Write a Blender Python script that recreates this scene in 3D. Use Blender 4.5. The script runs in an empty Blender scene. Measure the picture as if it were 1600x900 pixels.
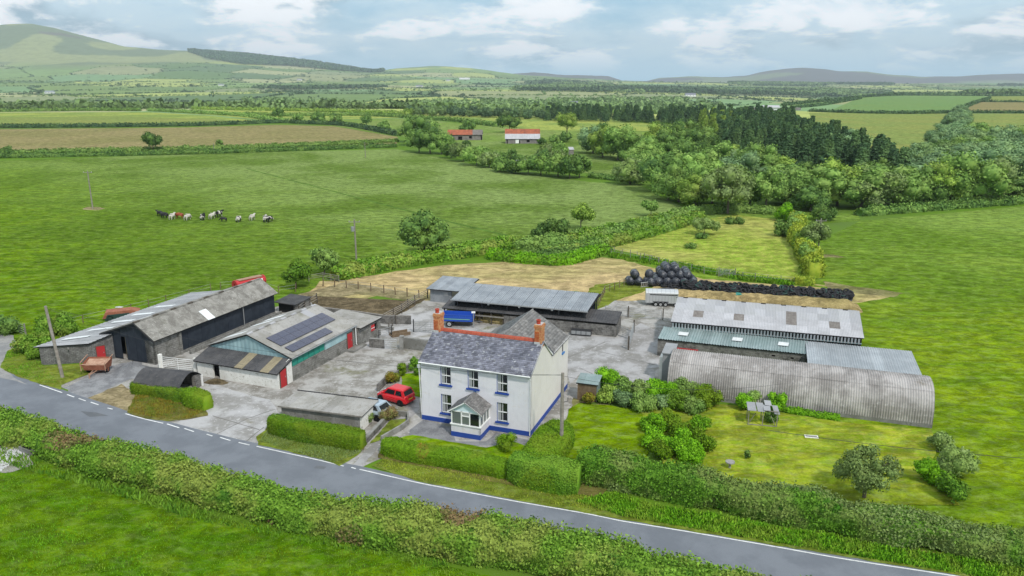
import bpy, bmesh, math, random
import numpy as np
from mathutils import Vector, Matrix, geometry
SC = bpy.context.scene
COL = SC.collection
R = math.radians
PI = math.pi
# ------------------------------------------------------------------ camera
F, HY, CH = 1200.0, 127.0, 28.0
PITCH = math.atan((450 - HY) / F)
cam = bpy.data.cameras.new('camera')
cam.sensor_width = 36; cam.lens = 36 * F / 1600
cam.clip_start = 0.5; cam.clip_end = 40000
co = bpy.data.objects.new('camera', cam); COL.objects.link(co)
co.location = (0, 0, CH); co.rotation_euler = (PI / 2 - PITCH, 0, 0)
SC.camera = co
# ------------------------------------------------------------------ sun + sky
SUN_EL, SUN_AZ = R(50), R(150)          # azimuth clockwise from +Y (behind and to the right)
sl = bpy.data.lights.new('sun', 'SUN'); sl.energy = 3.1; sl.angle = R(4); sl.color = (1.0, .95, .87)
so = bpy.data.objects.new('sun', sl); COL.objects.link(so)
sd = Vector((math.sin(SUN_AZ) * math.cos(SUN_EL), math.cos(SUN_AZ) * math.cos(SUN_EL), math.sin(SUN_EL)))
so.rotation_euler = sd.to_track_quat('Z', 'Y').to_euler(); so.location = (0, 0, 200)
SC.view_settings.view_transform = 'Standard'; SC.view_settings.look = 'None'
SC.view_settings.exposure = -0.06; SC.view_settings.gamma = 1.0
try: SC.view_settings.use_curve_mapping = False
except Exception: pass
HAZE = 8.5e-5                               # haze box density
W = bpy.data.worlds.new('World'); SC.world = W; W.use_nodes = True

class NT:
    def __init__(s, nt): s.t = nt; s.n = nt.nodes; s.l = nt.links
    def new(s, k, **kw):
        n = s.n.new(k)
        for a, b in kw.items():
            if a.startswith('i_'):
                key = a[2:]
                key = int(key) if key.isdigit() else key.replace('_', ' ')
                if hasattr(b, 'is_linked') or isinstance(b, bpy.types.NodeSocket): s.l.new(b, n.inputs[key])
                else: n.inputs[key].default_value = b
            else: setattr(n, a, b)
        return n
    def math(s, op, a, b=None, c=None, clamp=False):
        n = s.n.new('ShaderNodeMath'); n.operation = op; n.use_clamp = clamp
        for i, v in enumerate((a, b, c)):
            if v is None: continue
            if isinstance(v, bpy.types.NodeSocket): s.l.new(v, n.inputs[i])
            else: n.inputs[i].default_value = v
        return n.outputs[0]
    def mix(s, f, a, b, blend='MIX'):
        n = s.n.new('ShaderNodeMix'); n.data_type = 'RGBA'; n.blend_type = blend
        for i, v in ((0, f), (6, a), (7, b)):
            if isinstance(v, bpy.types.NodeSocket): s.l.new(v, n.inputs[i])
            else:
                if i and len(v) == 3: v = (*v, 1)
                n.inputs[i].default_value = v
        return n.outputs[2]
    def noise(s, vec, scale, detail=4, rough=.55, dist=0.0):
        n = s.n.new('ShaderNodeTexNoise'); s.l.new(vec, n.inputs['Vector'])
        n.inputs['Scale'].default_value = scale; n.inputs['Detail'].default_value = detail
        n.inputs['Roughness'].default_value = rough; n.inputs['Distortion'].default_value = dist
        return n.outputs['Fac']
    def ramp(s, f, lo, hi):                      # smooth step
        n = s.n.new('ShaderNodeMapRange'); n.interpolation_type = 'SMOOTHSTEP'
        s.l.new(f, n.inputs[0]); n.inputs[1].default_value = lo; n.inputs[2].default_value = hi
        return n.outputs[0]
    def scale(s, vec, v):
        n = s.n.new('ShaderNodeVectorMath'); n.operation = 'MULTIPLY'; s.l.new(vec, n.inputs[0]); n.inputs[1].default_value = v
        return n.outputs[0]

def world():
    t = NT(W.node_tree); t.n.clear()
    out = t.new('ShaderNodeOutputWorld'); bg = t.new('ShaderNodeBackground'); bg.inputs[1].default_value = 0.1
    t.l.new(bg.outputs[0], out.inputs[0])
    sky = t.new('ShaderNodeTexSky'); sky.sky_type = 'NISHITA'; sky.sun_disc = False
    sky.sun_elevation = SUN_EL; sky.sun_rotation = SUN_AZ; sky.altitude = 100
    sky.air_density = 1.0; sky.dust_density = 1.5; sky.ozone_density = 1.5
    tc = t.new('ShaderNodeTexCoord'); g = tc.outputs['Generated']
    sp = t.new('ShaderNodeSeparateXYZ'); t.l.new(g, sp.inputs[0])
    z = t.math('MAXIMUM', sp.outputs[2], 0.0); zz = t.math('ADD', z, 0.30)
    cb = t.new('ShaderNodeCombineXYZ')
    t.l.new(t.math('DIVIDE', sp.outputs[0], zz), cb.inputs[0]); t.l.new(t.math('DIVIDE', sp.outputs[1], zz), cb.inputs[1])
    v = cb.outputs[0]
    mp = t.new('ShaderNodeMapping'); mp.inputs['Location'].default_value = (3.3, 7.1, 0); mp.inputs['Scale'].default_value = (1, 1, 1); t.l.new(v, mp.inputs[0]); v = mp.outputs[0]
    n1 = t.noise(v, 1.2, 7, .55, .2); n2 = t.noise(v, 3.4, 8, .6, .2); n3 = t.noise(t.scale(v, (1, 1.25, 1)), 2.3, 7, .55, .3)
    cover = t.ramp(t.math('ADD', t.math('MULTIPLY', n1, .6), t.math('MULTIPLY', n2, .4)), .33, .49)
    white = t.ramp(t.math('ADD', t.math('MULTIPLY', n3, .5), t.math('MULTIPLY', n2, .55)), .50, .585)
    dark = t.ramp(t.math('ADD', t.math('MULTIPLY', n1, .6), t.math('MULTIPLY', n3, .4)), .45, .56)
    cl = t.mix(dark, (7.2, 9.2, 10.3), (3.9, 5.75, 6.9))
    cl = t.mix(white, cl, (12.2, 12.5, 12.8))
    base = t.mix(.75, sky.outputs[0], (4.2, 7.6, 10.0))
    sk = t.mix(cover, base, cl)
    hz = t.ramp(sp.outputs[2], .0, .05)
    sk = t.mix(hz, (5.4, 8.3, 10.2), sk)
    gnd = t.ramp(sp.outputs[2], -.06, -.005)
    sk = t.mix(gnd, (1.1, 1.5, .8), sk)
    t.l.new(sk, bg.inputs[0])
world()

# ------------------------------------------------------------------ measuring
def ray(x, y):
    a = (y - 450) / F
    return ((x - 800) / F, math.cos(PITCH) - a * math.sin(PITCH), -math.sin(PITCH) - a * math.cos(PITCH))
def P(x, y, z=0.0):
    d = ray(x, y); t = (z - CH) / d[2]
    return Vector((d[0] * t, d[1] * t))
def V(xb, yb, yt):
    b = P(xb, yb); d = ray(xb, yt); return CH + d[2] * (b.y / d[1])
def loc2(o, ang, p): 
    c, s = math.cos(ang), math.sin(ang); d = p - o
    return Vector((d.x * c + d.y * s, -d.x * s + d.y * c))

# ------------------------------------------------------------------ materials
M = {}
def principled(name, rough=.8, metal=0.0, spec=.3):
    m = bpy.data.materials.new(name); m.use_nodes = True
    t = NT(m.node_tree); b = t.n['Principled BSDF']
    b.inputs['Roughness'].default_value = rough; b.inputs['Metallic'].default_value = metal
    b.inputs['Specular IOR Level'].default_value = spec
    M[name] = m
    return m, t, b
def bump(t, b, h, strength, dist):
    n = t.new('ShaderNodeBump'); n.inputs['Strength'].default_value = strength; n.inputs['Distance'].default_value = dist
    t.l.new(h, n.inputs['Height']); t.l.new(n.outputs[0], b.inputs['Normal'])
def pos(t): return t.new('ShaderNodeNewGeometry').outputs['Position']
def obj(t): return t.new('ShaderNodeTexCoord').outputs['Object']
def c3(c): return (*c, 1)
def weathered(name, c1, c2, s=1.5, rough=.8, metal=0, spec=.3, c4=None, s2=9, bd=.01, island=0.0, lo=.38, hi=.62, c5=None):
    m, t, b = principled(name, rough, metal, spec)
    p = pos(t)
    c = t.mix(t.ramp(t.noise(p, s, 6, .65), lo, hi), c1, c2)
    if c4: c = t.mix(t.ramp(t.noise(p, s2, 5, .7), .55, .68), c, c4)
    if c5: c = t.mix(t.ramp(t.noise(p, s * .35, 5, .7, .6), .56, .7), c, c5)
    if name in ('white_wall', 'cream_wall', 'nissen', 'silver_metal', 'lead_metal', 'light_sheet', 'navy_sheet'):
        k_ = t.ramp(t.noise(t.scale(p, (3.2, 3.2, .45)), 1.6, 6, .75, .3), .5, .72)
        c = t.mix(t.math('MULTIPLY', k_, .22 if 'wall' in name else .5), c, tuple(x * .62 for x in c2))
    if island:
        r = t.new('ShaderNodeNewGeometry').outputs['Random Per Island']
        f = t.math('MULTIPLY_ADD', r, island * 2, 1 - island)
        n = t.new('ShaderNodeVectorMath'); n.operation = 'SCALE'; t.l.new(c, n.inputs[0]); t.l.new(f, n.inputs[3]); c = n.outputs[0]
    oi = t.new('ShaderNodeObjectInfo'); v_ = t.new('ShaderNodeVectorMath'); v_.operation = 'SCALE'; t.l.new(c, v_.inputs[0]); t.l.new(t.math('MULTIPLY_ADD', oi.outputs['Random'], .22, .89), v_.inputs[3]); c = v_.outputs[0]
    t.l.new(c, b.inputs['Base Color'])
    if bd: bump(t, b, t.noise(p, s2 * 3, 4, .7), .6, bd)
    return m
def flat(name, c, rough=.5, metal=0, spec=.4, v=.12):
    m, t, b = principled(name, rough, metal, spec)
    p = pos(t); k = t.noise(p, 3.5, 5, .7)
    lo = tuple(x * (1 - v) for x in c); hi = tuple(min(1, x * (1 + v)) for x in c)
    t.l.new(t.mix(k, lo, hi), b.inputs['Base Color']); return m
def grass(name, c1, c2, c3_, s=.25, streak=(1, 1, 1), bumpd=.06, c4=None, fine=2.6):
    m, t, b = principled(name, .95, 0, .0)
    p = t.scale(pos(t), streak); mid = t.noise(t.scale(pos(t), (.8, 1.25, 1)), max(.42, fine * .22), 6, .78, .5)
    a = t.noise(p, s, 6, .62, .4); f = t.noise(p, fine, 5, .72); big = t.noise(pos(t), .022, 4, .6, .3)
    c = t.mix(t.ramp(a, .36, .64), c1, c2)
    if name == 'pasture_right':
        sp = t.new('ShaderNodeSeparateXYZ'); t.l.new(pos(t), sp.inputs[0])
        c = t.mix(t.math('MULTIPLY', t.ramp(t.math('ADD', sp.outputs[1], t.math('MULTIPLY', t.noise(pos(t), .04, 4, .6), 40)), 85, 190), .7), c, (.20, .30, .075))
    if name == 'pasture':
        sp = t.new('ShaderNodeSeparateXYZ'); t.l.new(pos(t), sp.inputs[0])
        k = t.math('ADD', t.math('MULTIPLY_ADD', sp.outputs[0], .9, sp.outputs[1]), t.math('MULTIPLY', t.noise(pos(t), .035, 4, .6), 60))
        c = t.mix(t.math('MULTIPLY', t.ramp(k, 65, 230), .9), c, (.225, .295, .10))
    c = t.mix(t.ramp(f, .45, .72), c, c3_)
    if c4: c = t.mix(t.math('MULTIPLY', t.ramp(big, .42, .62), .75), c, c4)
    vv = t.math('MULTIPLY', t.math('MULTIPLY_ADD', t.noise(pos(t), fine * 4, 3, .7), .9, .55), t.math('MULTIPLY_ADD', t.ramp(mid, .36, .66), .72, .60))
    if name in ('pasture', 'pasture_right', 'foreground_grass', 'lawn', 'worn_lawn', 'verge'): c = t.mix(t.math('MULTIPLY', t.ramp(t.noise(t.scale(pos(t), (.8, 1.3, 1)), 1.1, 6, .75, .4), .46, .66), .28 if name == 'foreground_grass' else .45), c, (.21, .265, .09))
    n = t.new('ShaderNodeVectorMath'); n.operation = 'SCALE'; t.l.new(c, n.inputs[0]); t.l.new(vv, n.inputs[3])
    t.l.new(n.outputs[0], b.inputs['Base Color'])
    bump(t, b, t.math('ADD', f, t.math('MULTIPLY', a, .8)), .8, bumpd)
    return m
def leafm(name, cols, patch=.35, rough=.7, spec=.1):
    """foliage: per leaf variation plus larger clumps of another tint"""
    m, t, b = principled(name, rough, 0, spec)
    g = t.new('ShaderNodeNewGeometry'); r = g.outputs['Random Per Island']
    c = t.mix(r, cols[0], cols[1])
    oi = t.new('ShaderNodeObjectInfo')
    c = t.mix(t.ramp(t.noise(g.outputs['Position'], patch, 4, .6), .44, .62), c, cols[2])
    if len(cols) > 3: c = t.mix(t.ramp(t.noise(g.outputs['Position'], patch * 2.3, 4, .6, .5), .58, .68), c, cols[3])
    f = t.math('MULTIPLY_ADD', r, .5, .75)
    f2 = t.math('MULTIPLY', f, t.math('MULTIPLY_ADD', oi.outputs['Random'], .4, .8))
    n = t.new('ShaderNodeVectorMath'); n.operation = 'SCALE'; t.l.new(c, n.inputs[0]); t.l.new(f2, n.inputs[3])
    t.l.new(n.outputs[0], b.inputs['Base Color'])
    return m
def blocks(name, c1, c2, mortar, bw=.45, bh=.225, dirt=None, mort=.012):
    m, t, b = principled(name, .92, 0, .15)
    tc = t.new('ShaderNodeTexCoord'); s = t.new('ShaderNodeSeparateXYZ'); t.l.new(tc.outputs['Object'], s.inputs[0])
    ns = t.new('ShaderNodeSeparateXYZ'); t.l.new(tc.outputs['Normal'], ns.inputs[0])
    k = t.math('GREATER_THAN', t.math('ABSOLUTE', ns.outputs[0]), .7)
    u = t.math('ADD', t.math('MULTIPLY', s.outputs[1], k), t.math('MULTIPLY', s.outputs[0], t.math('SUBTRACT', 1.0, k)))
    cb = t.new('ShaderNodeCombineXYZ'); t.l.new(u, cb.inputs[0]); t.l.new(s.outputs[2], cb.inputs[1])
    br = t.new('ShaderNodeTexBrick'); t.l.new(cb.outputs[0], br.inputs['Vector'])
    br.inputs['Color1'].default_value = c3(c1); br.inputs['Color2'].default_value = c3(c2); br.inputs['Mortar'].default_value = c3(mortar)
    br.inputs['Scale'].default_value = 1; br.inputs['Mortar Size'].default_value = mort; br.inputs['Brick Width'].default_value = bw; br.inputs['Row Height'].default_value = bh
    br.inputs['Bias'].default_value = 0
    p = pos(t); n = t.noise(p, 1.3, 6, .7)
    c = t.mix(t.ramp(n, .42, .66), br.outputs[0], dirt or tuple(x * .55 for x in c1))
    c = t.mix(t.math('MULTIPLY', t.ramp(t.noise(p, 6, 5, .7), .5, .75), .5), c, tuple(min(1, x * 1.5) for x in c2))
    t.l.new(c, b.inputs['Base Color'])
    bump(t, b, t.math('ADD', t.math('MULTIPLY', br.outputs['Fac'], -1.0), t.math('MULTIPLY', t.noise(p, 25, 4, .7), .5)), .7, .02)
    return m

# vegetation + ground palette
grass('pasture', (0.089, 0.180, 0.004), (0.151, 0.246, 0.005), (0.069, 0.129, 0.006), .16, (1, 1.6, 1), .1, (0.071, 0.134, 0.008))
grass('pasture_far', (0.160, 0.248, 0.050), (0.198, 0.273, 0.064), (0.140, 0.206, 0.055), .09, (1, 2.5, 1), .08, (0.221, 0.264, 0.091), 1.2)
grass('pasture_right', (0.127, 0.222, 0.006), (0.196, 0.276, 0.007), (0.097, 0.155, 0.009), .14, (1, 2.0, 1), .1, (0.088, 0.168, 0.010))
grass('foreground_grass', (0.063, 0.151, 0.002), (0.121, 0.201, 0.004), (0.040, 0.105, 0.006), .3, (1, 1.3, 1), .09, (0.086, 0.166, 0.002), 3.5)
grass('lawn', (0.110, 0.239, 0.002), (0.174, 0.269, 0.003), (0.191, 0.257, 0.011), .35, (1, 1, 1), .02, (0.133, 0.209, 0.003), 2.2)
grass('worn_lawn', (0.185, 0.274, 0.012), (0.277, 0.310, 0.021), (0.352, 0.317, 0.075), .5, (.6, 1.8, 1), .02, (0.167, 0.238, 0.012), 1.6)
grass('mown_paddock', (0.199, 0.298, 0.031), (0.262, 0.328, 0.050), (0.380, 0.352, 0.101), .3, (1.6, .6, 1), .04, (0.349, 0.328, 0.101), 1.5)
grass('stubble', (0.461, 0.348, 0.173), (0.387, 0.304, 0.151), (0.560, 0.401, 0.233), .3, (.8, 2.6, 1), .04, (0.247, 0.252, 0.076), 1.3)
grass('verge', (0.132, 0.182, 0.019), (0.172, 0.209, 0.025), (0.190, 0.176, 0.047), .6, (1, 1, 1), .08, (0.103, 0.143, 0.017), 3)
grass('dry_bank', (0.149, 0.138, 0.038), (0.115, 0.138, 0.025), (0.201, 0.160, 0.068), .7, (1, 1, 1), .08, (0.172, 0.132, 0.051), 3)
grass('hay_field', (0.273, 0.230, 0.106), (0.235, 0.213, 0.089), (0.298, 0.241, 0.125), .06, (1, 3, 1), .05, (0.209, 0.196, 0.077), .8)
grass('painted_sun_strip', (0.446, 0.441, 0.057), (0.396, 0.397, 0.052), (0.413, 0.441, 0.083), .05, (1, 3, 1), .03, (0.363, 0.353, 0.057), .8)  # yellow carries painted sunshine rather than a crop colour
grass('painted_sun_field', (.33, .37, .085), (.28, .33, .075), (.34, .38, .11), .05, (1, 3, 1), .03, (.17, .25, .065), .8)  # sunlight on the far strips is put into this grass colour
grass('sage_field', (0.211, 0.266, 0.072), (0.187, 0.245, 0.066), (0.234, 0.273, 0.090), .05, (1, 3, 1), .03, (0.250, 0.266, 0.078), .8)
grass('blue_green_field', (0.158, 0.265, 0.092), (0.145, 0.245, 0.082), (0.186, 0.277, 0.103), .05, (1, 3, 1), .02, (0.179, 0.258, 0.082), .8)
grass('dirt', (0.253, 0.204, 0.119), (0.333, 0.270, 0.162), (0.161, 0.132, 0.068), .7, (1, 1, 1), .06, (0.138, 0.154, 0.043), 2.5)
grass('silage_straw', (0.380, 0.286, 0.136), (0.299, 0.226, 0.111), (0.460, 0.352, 0.178), 1.1, (1, 1, 1), .2, (0.172, 0.154, 0.051), 3)
grass('track_line', (.085, .16, .03), (.10, .18, .035), (.09, .155, .03), .6)
grass('manure', (0.098, 0.077, 0.047), (0.149, 0.116, 0.072), (0.184, 0.143, 0.085), .8, (1, 1, 1), .2, None, 3)
weathered('asphalt', (.165, .178, .205), (.205, .22, .25), .35, .9, 0, .2, (.14, .15, .17), 30, .004)
weathered('asphalt_patch', (.105, .112, .125), (.125, .13, .14), 1.5, .9)
weathered('concrete', (.38, .37, .375), (.235, .225, .215), .35, .92, 0, .15, (.47, .46, .455), 2.5, .01, 0, .40, .60, (.19, .175, .14))
weathered('yard_gravel', (.37, .355, .34), (.20, .185, .165), .45, .95, 0, .15, (.47, .46, .45), 3.5, .03, 0, .40, .60, (.17, .165, .10))
weathered('gravel', (.25, .25, .26), (.16, .16, .17), .9, .95, 0, .15, (.36, .36, .37), 14, .03)
weathered('lane', (.22, .22, .225), (.31, .30, .29), .5, .95, 0, .15, (.17, .16, .15), 5, .01)
weathered('joint_dark', (.09, .085, .08), (.13, .12, .10), 2)
weathered('white_line', (.62, .62, .62), (.78, .78, .78), 3, .7, 0, .3, (.38, .38, .38), 14)
weathered('white_wall', (.67, .655, .70), (.72, .705, .745), .6, .8, 0, .3, (.68, .65, .65), 3, .004)
weathered('cream_wall', (.62, .585, .56), (.66, .625, .60), .6, .8, 0, .3, (.62, .57, .48), 4, .004)
weathered('whitewash', (.78, .77, .74), (.70, .685, .65), 1.6, .85, 0, .2, (.42, .40, .34), 3.5, .01)
flat('white_paint', (.80, .80, .80), .45)
flat('pale_blue_panel', (.62, .74, .80), .45)
flat('blue_paint', (.018, .06, .30), .5)
flat('light_blue_paint', (.05, .19, .48), .5)
weathered('slate', (.115, .118, .152), (.17, .172, .215), .8, .6, 0, .4, (.36, .36, .38), 2.6, .003, .38, .4, .6, (.085, .08, .09))
weathered('slate_brown', (.15, .145, .145), (.215, .205, .20), 1.2, .65, 0, .35, (.14, .12, .115), 5, .003, .28)
weathered('red_tile', (.40, .085, .045), (.32, .07, .045), 3, .7)
weathered('chimney_brick', (.55, .28, .13), (.42, .13, .06), 5, .85, 0, .2, (.62, .40, .20), 16, .01)
weathered('orange_brick', (.50, .12, .035), (.40, .09, .035), 4, .85)
flat('chimney_pot', (.42, .05, .025), .6)
weathered('mortar_cap', (.5, .5, .5), (.4, .4, .4), 5)
m_, t_, b_ = principled('glass', .06, 0, .6); b_.inputs['Base Color'].default_value = (.012, .015, .018, 1)
m_, t_, b_ = principled('curtain_glass', .25, 0, .5); b_.inputs['Base Color'].default_value = (.36, .37, .37, 1)
m_, t_, b_ = principled('porch_glass', .1, 0, .6); b_.inputs['Base Color'].default_value = (.13, .15, .145, 1)
weathered('fibre_cement', (.35, .34, .33), (.28, .27, .25), .6, .92, 0, .15, (.20, .19, .17), 4, .006, 0, .40, .60, (.20, .195, .165))
weathered('fibre_mossy', (.28, .27, .25), (.19, .18, .165), 1.2, .95, 0, .1, (.40, .39, .37), 7, .012, 0, .42, .60, (.15, .145, .12))
weathered('fibre_grey', (.33, .335, .35), (.27, .275, .29), .4, .9, 0, .2, (.40, .40, .41), 6, .006)
weathered('light_sheet', (.47, .465, .49), (.40, .395, .415), .5, .85, 0, .25, (.38, .37, .37), 8, .005)
weathered('grey_sheet', (.40, .40, .425), (.39, .39, .40), .5, .85, 0, .25, (.33, .32, .32), 8, .005)
weathered('rust_sheet', (.17, .15, .14), (.23, .21, .195), 2, .9, 0, .2, (.20, .16, .13), 8)
weathered('green_metal', (.23, .30, .30), (.29, .355, .36), .7, .5, .25, .4, (.17, .26, .24), 6)
weathered('silver_metal', (.36, .385, .41), (.44, .465, .49), .6, .45, .3, .4, (.30, .31, .33), 5)
weathered('lead_metal', (.25, .27, .30), (.33, .35, .38), .6, .5, .3, .4, (.19, .20, .22), 5)
weathered('skylight', (.72, .74, .75), (.62, .64, .65), 2, .4)
weathered('nissen', (.41, .385, .375), (.27, .25, .24), .45, .9, 0, .15, (.43, .41, .40), 3, .006, 0, .40, .58, (.20, .175, .14))
weathered('black_felt', (.055, .055, .06), (.085, .082, .085), .9, .85, 0, .2, (.12, .115, .11), 7)
weathered('navy_sheet', (.018, .024, .036), (.028, .036, .05), 1.2, .6, 0, .3)
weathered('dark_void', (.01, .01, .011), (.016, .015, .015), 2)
weathered('tan_sheet', (.30, .255, .17), (.25, .21, .14), 2)
weathered('blue_cladding', (.27, .41, .45), (.33, .47, .50), 1, .6, .1, .3)
weathered('teal_sheet', (.02, .21, .165), (.028, .25, .195), 1.5, .5)
weathered('blue_steel', (.14, .22, .34), (.18, .26, .38), 2, .5)
flat('red_door', (.42, .025, .03), .55)
flat('red_paint', (.50, .035, .04), .4)
flat('galv', (.34, .35, .36), .5, .4)
flat('dark_steel', (.045, .045, .05), .5, .4)
weathered('wood_grey', (.26, .24, .215), (.18, .165, .15), 3, .9, 0, .15, (.32, .30, .27), 12)
weathered('wood_dark', (.075, .062, .05), (.11, .092, .075), 3, .9)
weathered('brown_wood', (.14, .095, .06), (.19, .14, .09), 4, .9)
weathered('pole_wood', (.30, .27, .235), (.22, .195, .17), 2.5, .9)
blocks('block_wall', (.21, .205, .195), (.27, .262, .25), (.12, .115, .105), dirt=(.11, .108, .095))
blocks('block_dark', (.15, .142, .135), (.22, .21, .20), (.25, .24, .225), .5, .22, (.075, .072, .068), .02)
blocks('stone_wall', (.17, .165, .165), (.24, .235, .23), (.10, .098, .095), .34, .15, (.105, .10, .098), .02)
weathered('cement_wall', (.26, .255, .245), (.18, .175, .16), .9, .9, 0, .2, (.12, .12, .10), 3, .01)
m_, t_, b_ = principled('solar', .12, 0, .7); b_.inputs['Base Color'].default_value = (.045, .04, .085, 1)
tc_ = t_.new('ShaderNodeTexCoord'); br_ = t_.new('ShaderNodeTexBrick', offset=0.0); t_.l.new(tc_.outputs['Object'], br_.inputs['Vector'])
br_.inputs['Scale'].default_value = 1; br_.inputs['Brick Width'].default_value = .16; br_.inputs['Row Height'].default_value = .16; br_.inputs['Mortar Size'].default_value = .006
br_.inputs['Color1'].default_value = (.052, .05, .085, 1); br_.inputs['Color2'].default_value = (.068, .064, .10, 1); br_.inputs['Mortar'].default_value = (.15, .145, .18, 1)
t_.l.new(br_.outputs[0], b_.inputs['Base Color'])
m_, t_, b_ = principled('bale_wrap', .28, 0, .5)
c_ = t_.mix(t_.ramp(t_.noise(obj(t_), 3.5, 5, .7, 1.2), .47, .68), (.018, .021, .032), (.20, .21, .24)); t_.l.new(c_, b_.inputs['Base Color'])  # pale blotches paint the sheen of the wrap into its black
bump(t_, b_, t_.noise(t_.scale(obj(t_), (1, 1, .4)), 9, 4, .7, .8), .7, .05)
flat('tyre', (.016, .016, .019), .75)
flat('tyre_green', (.02, .05, .045), .7)
flat('car_red', (.60, .012, .02), .22, 0, .6, .03)
flat('car_silver', (.42, .50, .58), .25, .4, .6, .03)
flat('trailer_blue', (.022, .085, .42), .35)
flat('aluminium', (.58, .59, .60), .35, .5, .5, .06)
flat('rim', (.45, .45, .46), .4, .5)
flat('tail_light', (.45, .01, .01), .25)
flat('plate_yellow', (.65, .5, .03), .5)
flat('stripe_green', (.28, .62, .40), .5)
weathered('rust_red', (.34, .13, .08), (.25, .09, .055), 2.5, .8, 0, .2, (.40, .20, .14), 8)
weathered('rust_pale', (.44, .28, .20), (.34, .19, .13), 3, .85)
weathered('barn_orange', (.40, .12, .06), (.26, .085, .05), .9, .8)
weathered('far_stone', (.26, .235, .225), (.18, .165, .16), .8)
weathered('far_white', (.8, .8, .8), (.7, .7, .7), .2)
flat('cow_black', (.014, .013, .014), .6); flat('cow_white', (.48, .45, .39), .7); flat('cow_red', (.26, .06, .025), .7)
def cowpatch():
    m, t, b = principled('cow_patched', .7, 0, .2)
    oi = t.new('ShaderNodeObjectInfo'); v = t.new('ShaderNodeVectorMath'); v.operation = 'ADD'
    t.l.new(obj(t), v.inputs[0]); s = t.new('ShaderNodeVectorMath'); s.operation = 'SCALE'; t.l.new(oi.outputs['Random'], s.inputs[3]); s.inputs[0].default_value = (40, 17, 9)
    t.l.new(s.outputs[0], v.inputs[1])
    t.l.new(t.mix(t.ramp(t.noise(v.outputs[0], 1.3, 2, .4), .47, .49), (.50, .47, .42), (.014, .013, .014)), b.inputs['Base Color'])
cowpatch()
weathered('bark', (.10, .085, .065), (.16, .135, .105), 4, .95)
leafm('leaf_hedgerow', ((0.094, 0.212, 0.016), (0.163, 0.288, 0.032), (0.213, 0.271, 0.050), (0.069, 0.169, 0.018)), .3)
leafm('leaf_hedge_right', ((0.081, 0.215, 0.016), (0.149, 0.308, 0.027), (0.210, 0.290, 0.068), (0.060, 0.186, 0.013)), .33)
leafm('leaf_pink', ((0.242, 0.144, 0.075), (0.176, 0.156, 0.060), (0.132, 0.156, 0.040)), .8)
leafm('leaf_clipped', ((0.079, 0.173, 0.006), (0.131, 0.236, 0.010), (0.147, 0.226, 0.014)), .5)
leafm('leaf_clipped_dark', ((0.065, 0.174, 0.014), (0.122, 0.240, 0.019), (0.139, 0.248, 0.024)), .5)
leafm('leaf_dark', ((0.061, 0.133, 0.034), (0.111, 0.199, 0.041), (0.140, 0.229, 0.047)), .3)
leafm('leaf_mid', ((0.106, 0.205, 0.041), (0.179, 0.298, 0.062), (0.210, 0.318, 0.073)), .2)
leafm('leaf_light', ((0.153, 0.260, 0.039), (0.233, 0.346, 0.053), (0.269, 0.364, 0.070)), .2)
leafm('leaf_olive', ((0.146, 0.214, 0.068), (0.217, 0.282, 0.105), (0.175, 0.256, 0.062)), .35)
leafm('leaf_grey', ((0.164, 0.250, 0.067), (0.240, 0.333, 0.099), (0.189, 0.258, 0.072)), .6)
leafm('leaf_bluish', ((0.116, 0.210, 0.091), (0.178, 0.281, 0.122), (0.210, 0.313, 0.122)), .2)
leafm('leaf_bright', ((0.091, 0.262, 0.008), (0.182, 0.373, 0.015), (0.143, 0.331, 0.010)), .6)
leafm('leaf_yellow', ((0.221, 0.276, 0.025), (0.312, 0.359, 0.040), (0.169, 0.248, 0.020)), .5)
leafm('leaf_conifer', ((0.040, 0.089, 0.040), (0.075, 0.139, 0.053), (0.102, 0.176, 0.058)), .1)
leafm('leaf_larch', ((0.133, 0.206, 0.039), (0.196, 0.270, 0.046), (0.156, 0.238, 0.039)), .1)
leafm('leaf_autumn', ((0.286, 0.179, 0.030), (0.156, 0.193, 0.020), (0.130, 0.179, 0.020)), .8)
leafm('leaf_farwood', ((0.126, 0.207, 0.070), (0.194, 0.276, 0.103), (0.165, 0.256, 0.079)), .004)
leafm('leaf_fardark', ((0.061, 0.118, 0.055), (0.096, 0.155, 0.070), (0.105, 0.182, 0.070)), .004)
leafm('leaf_tallgrass', ((0.088, 0.254, 0.009), (0.163, 0.350, 0.016), (0.188, 0.302, 0.027)), .5)

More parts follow.
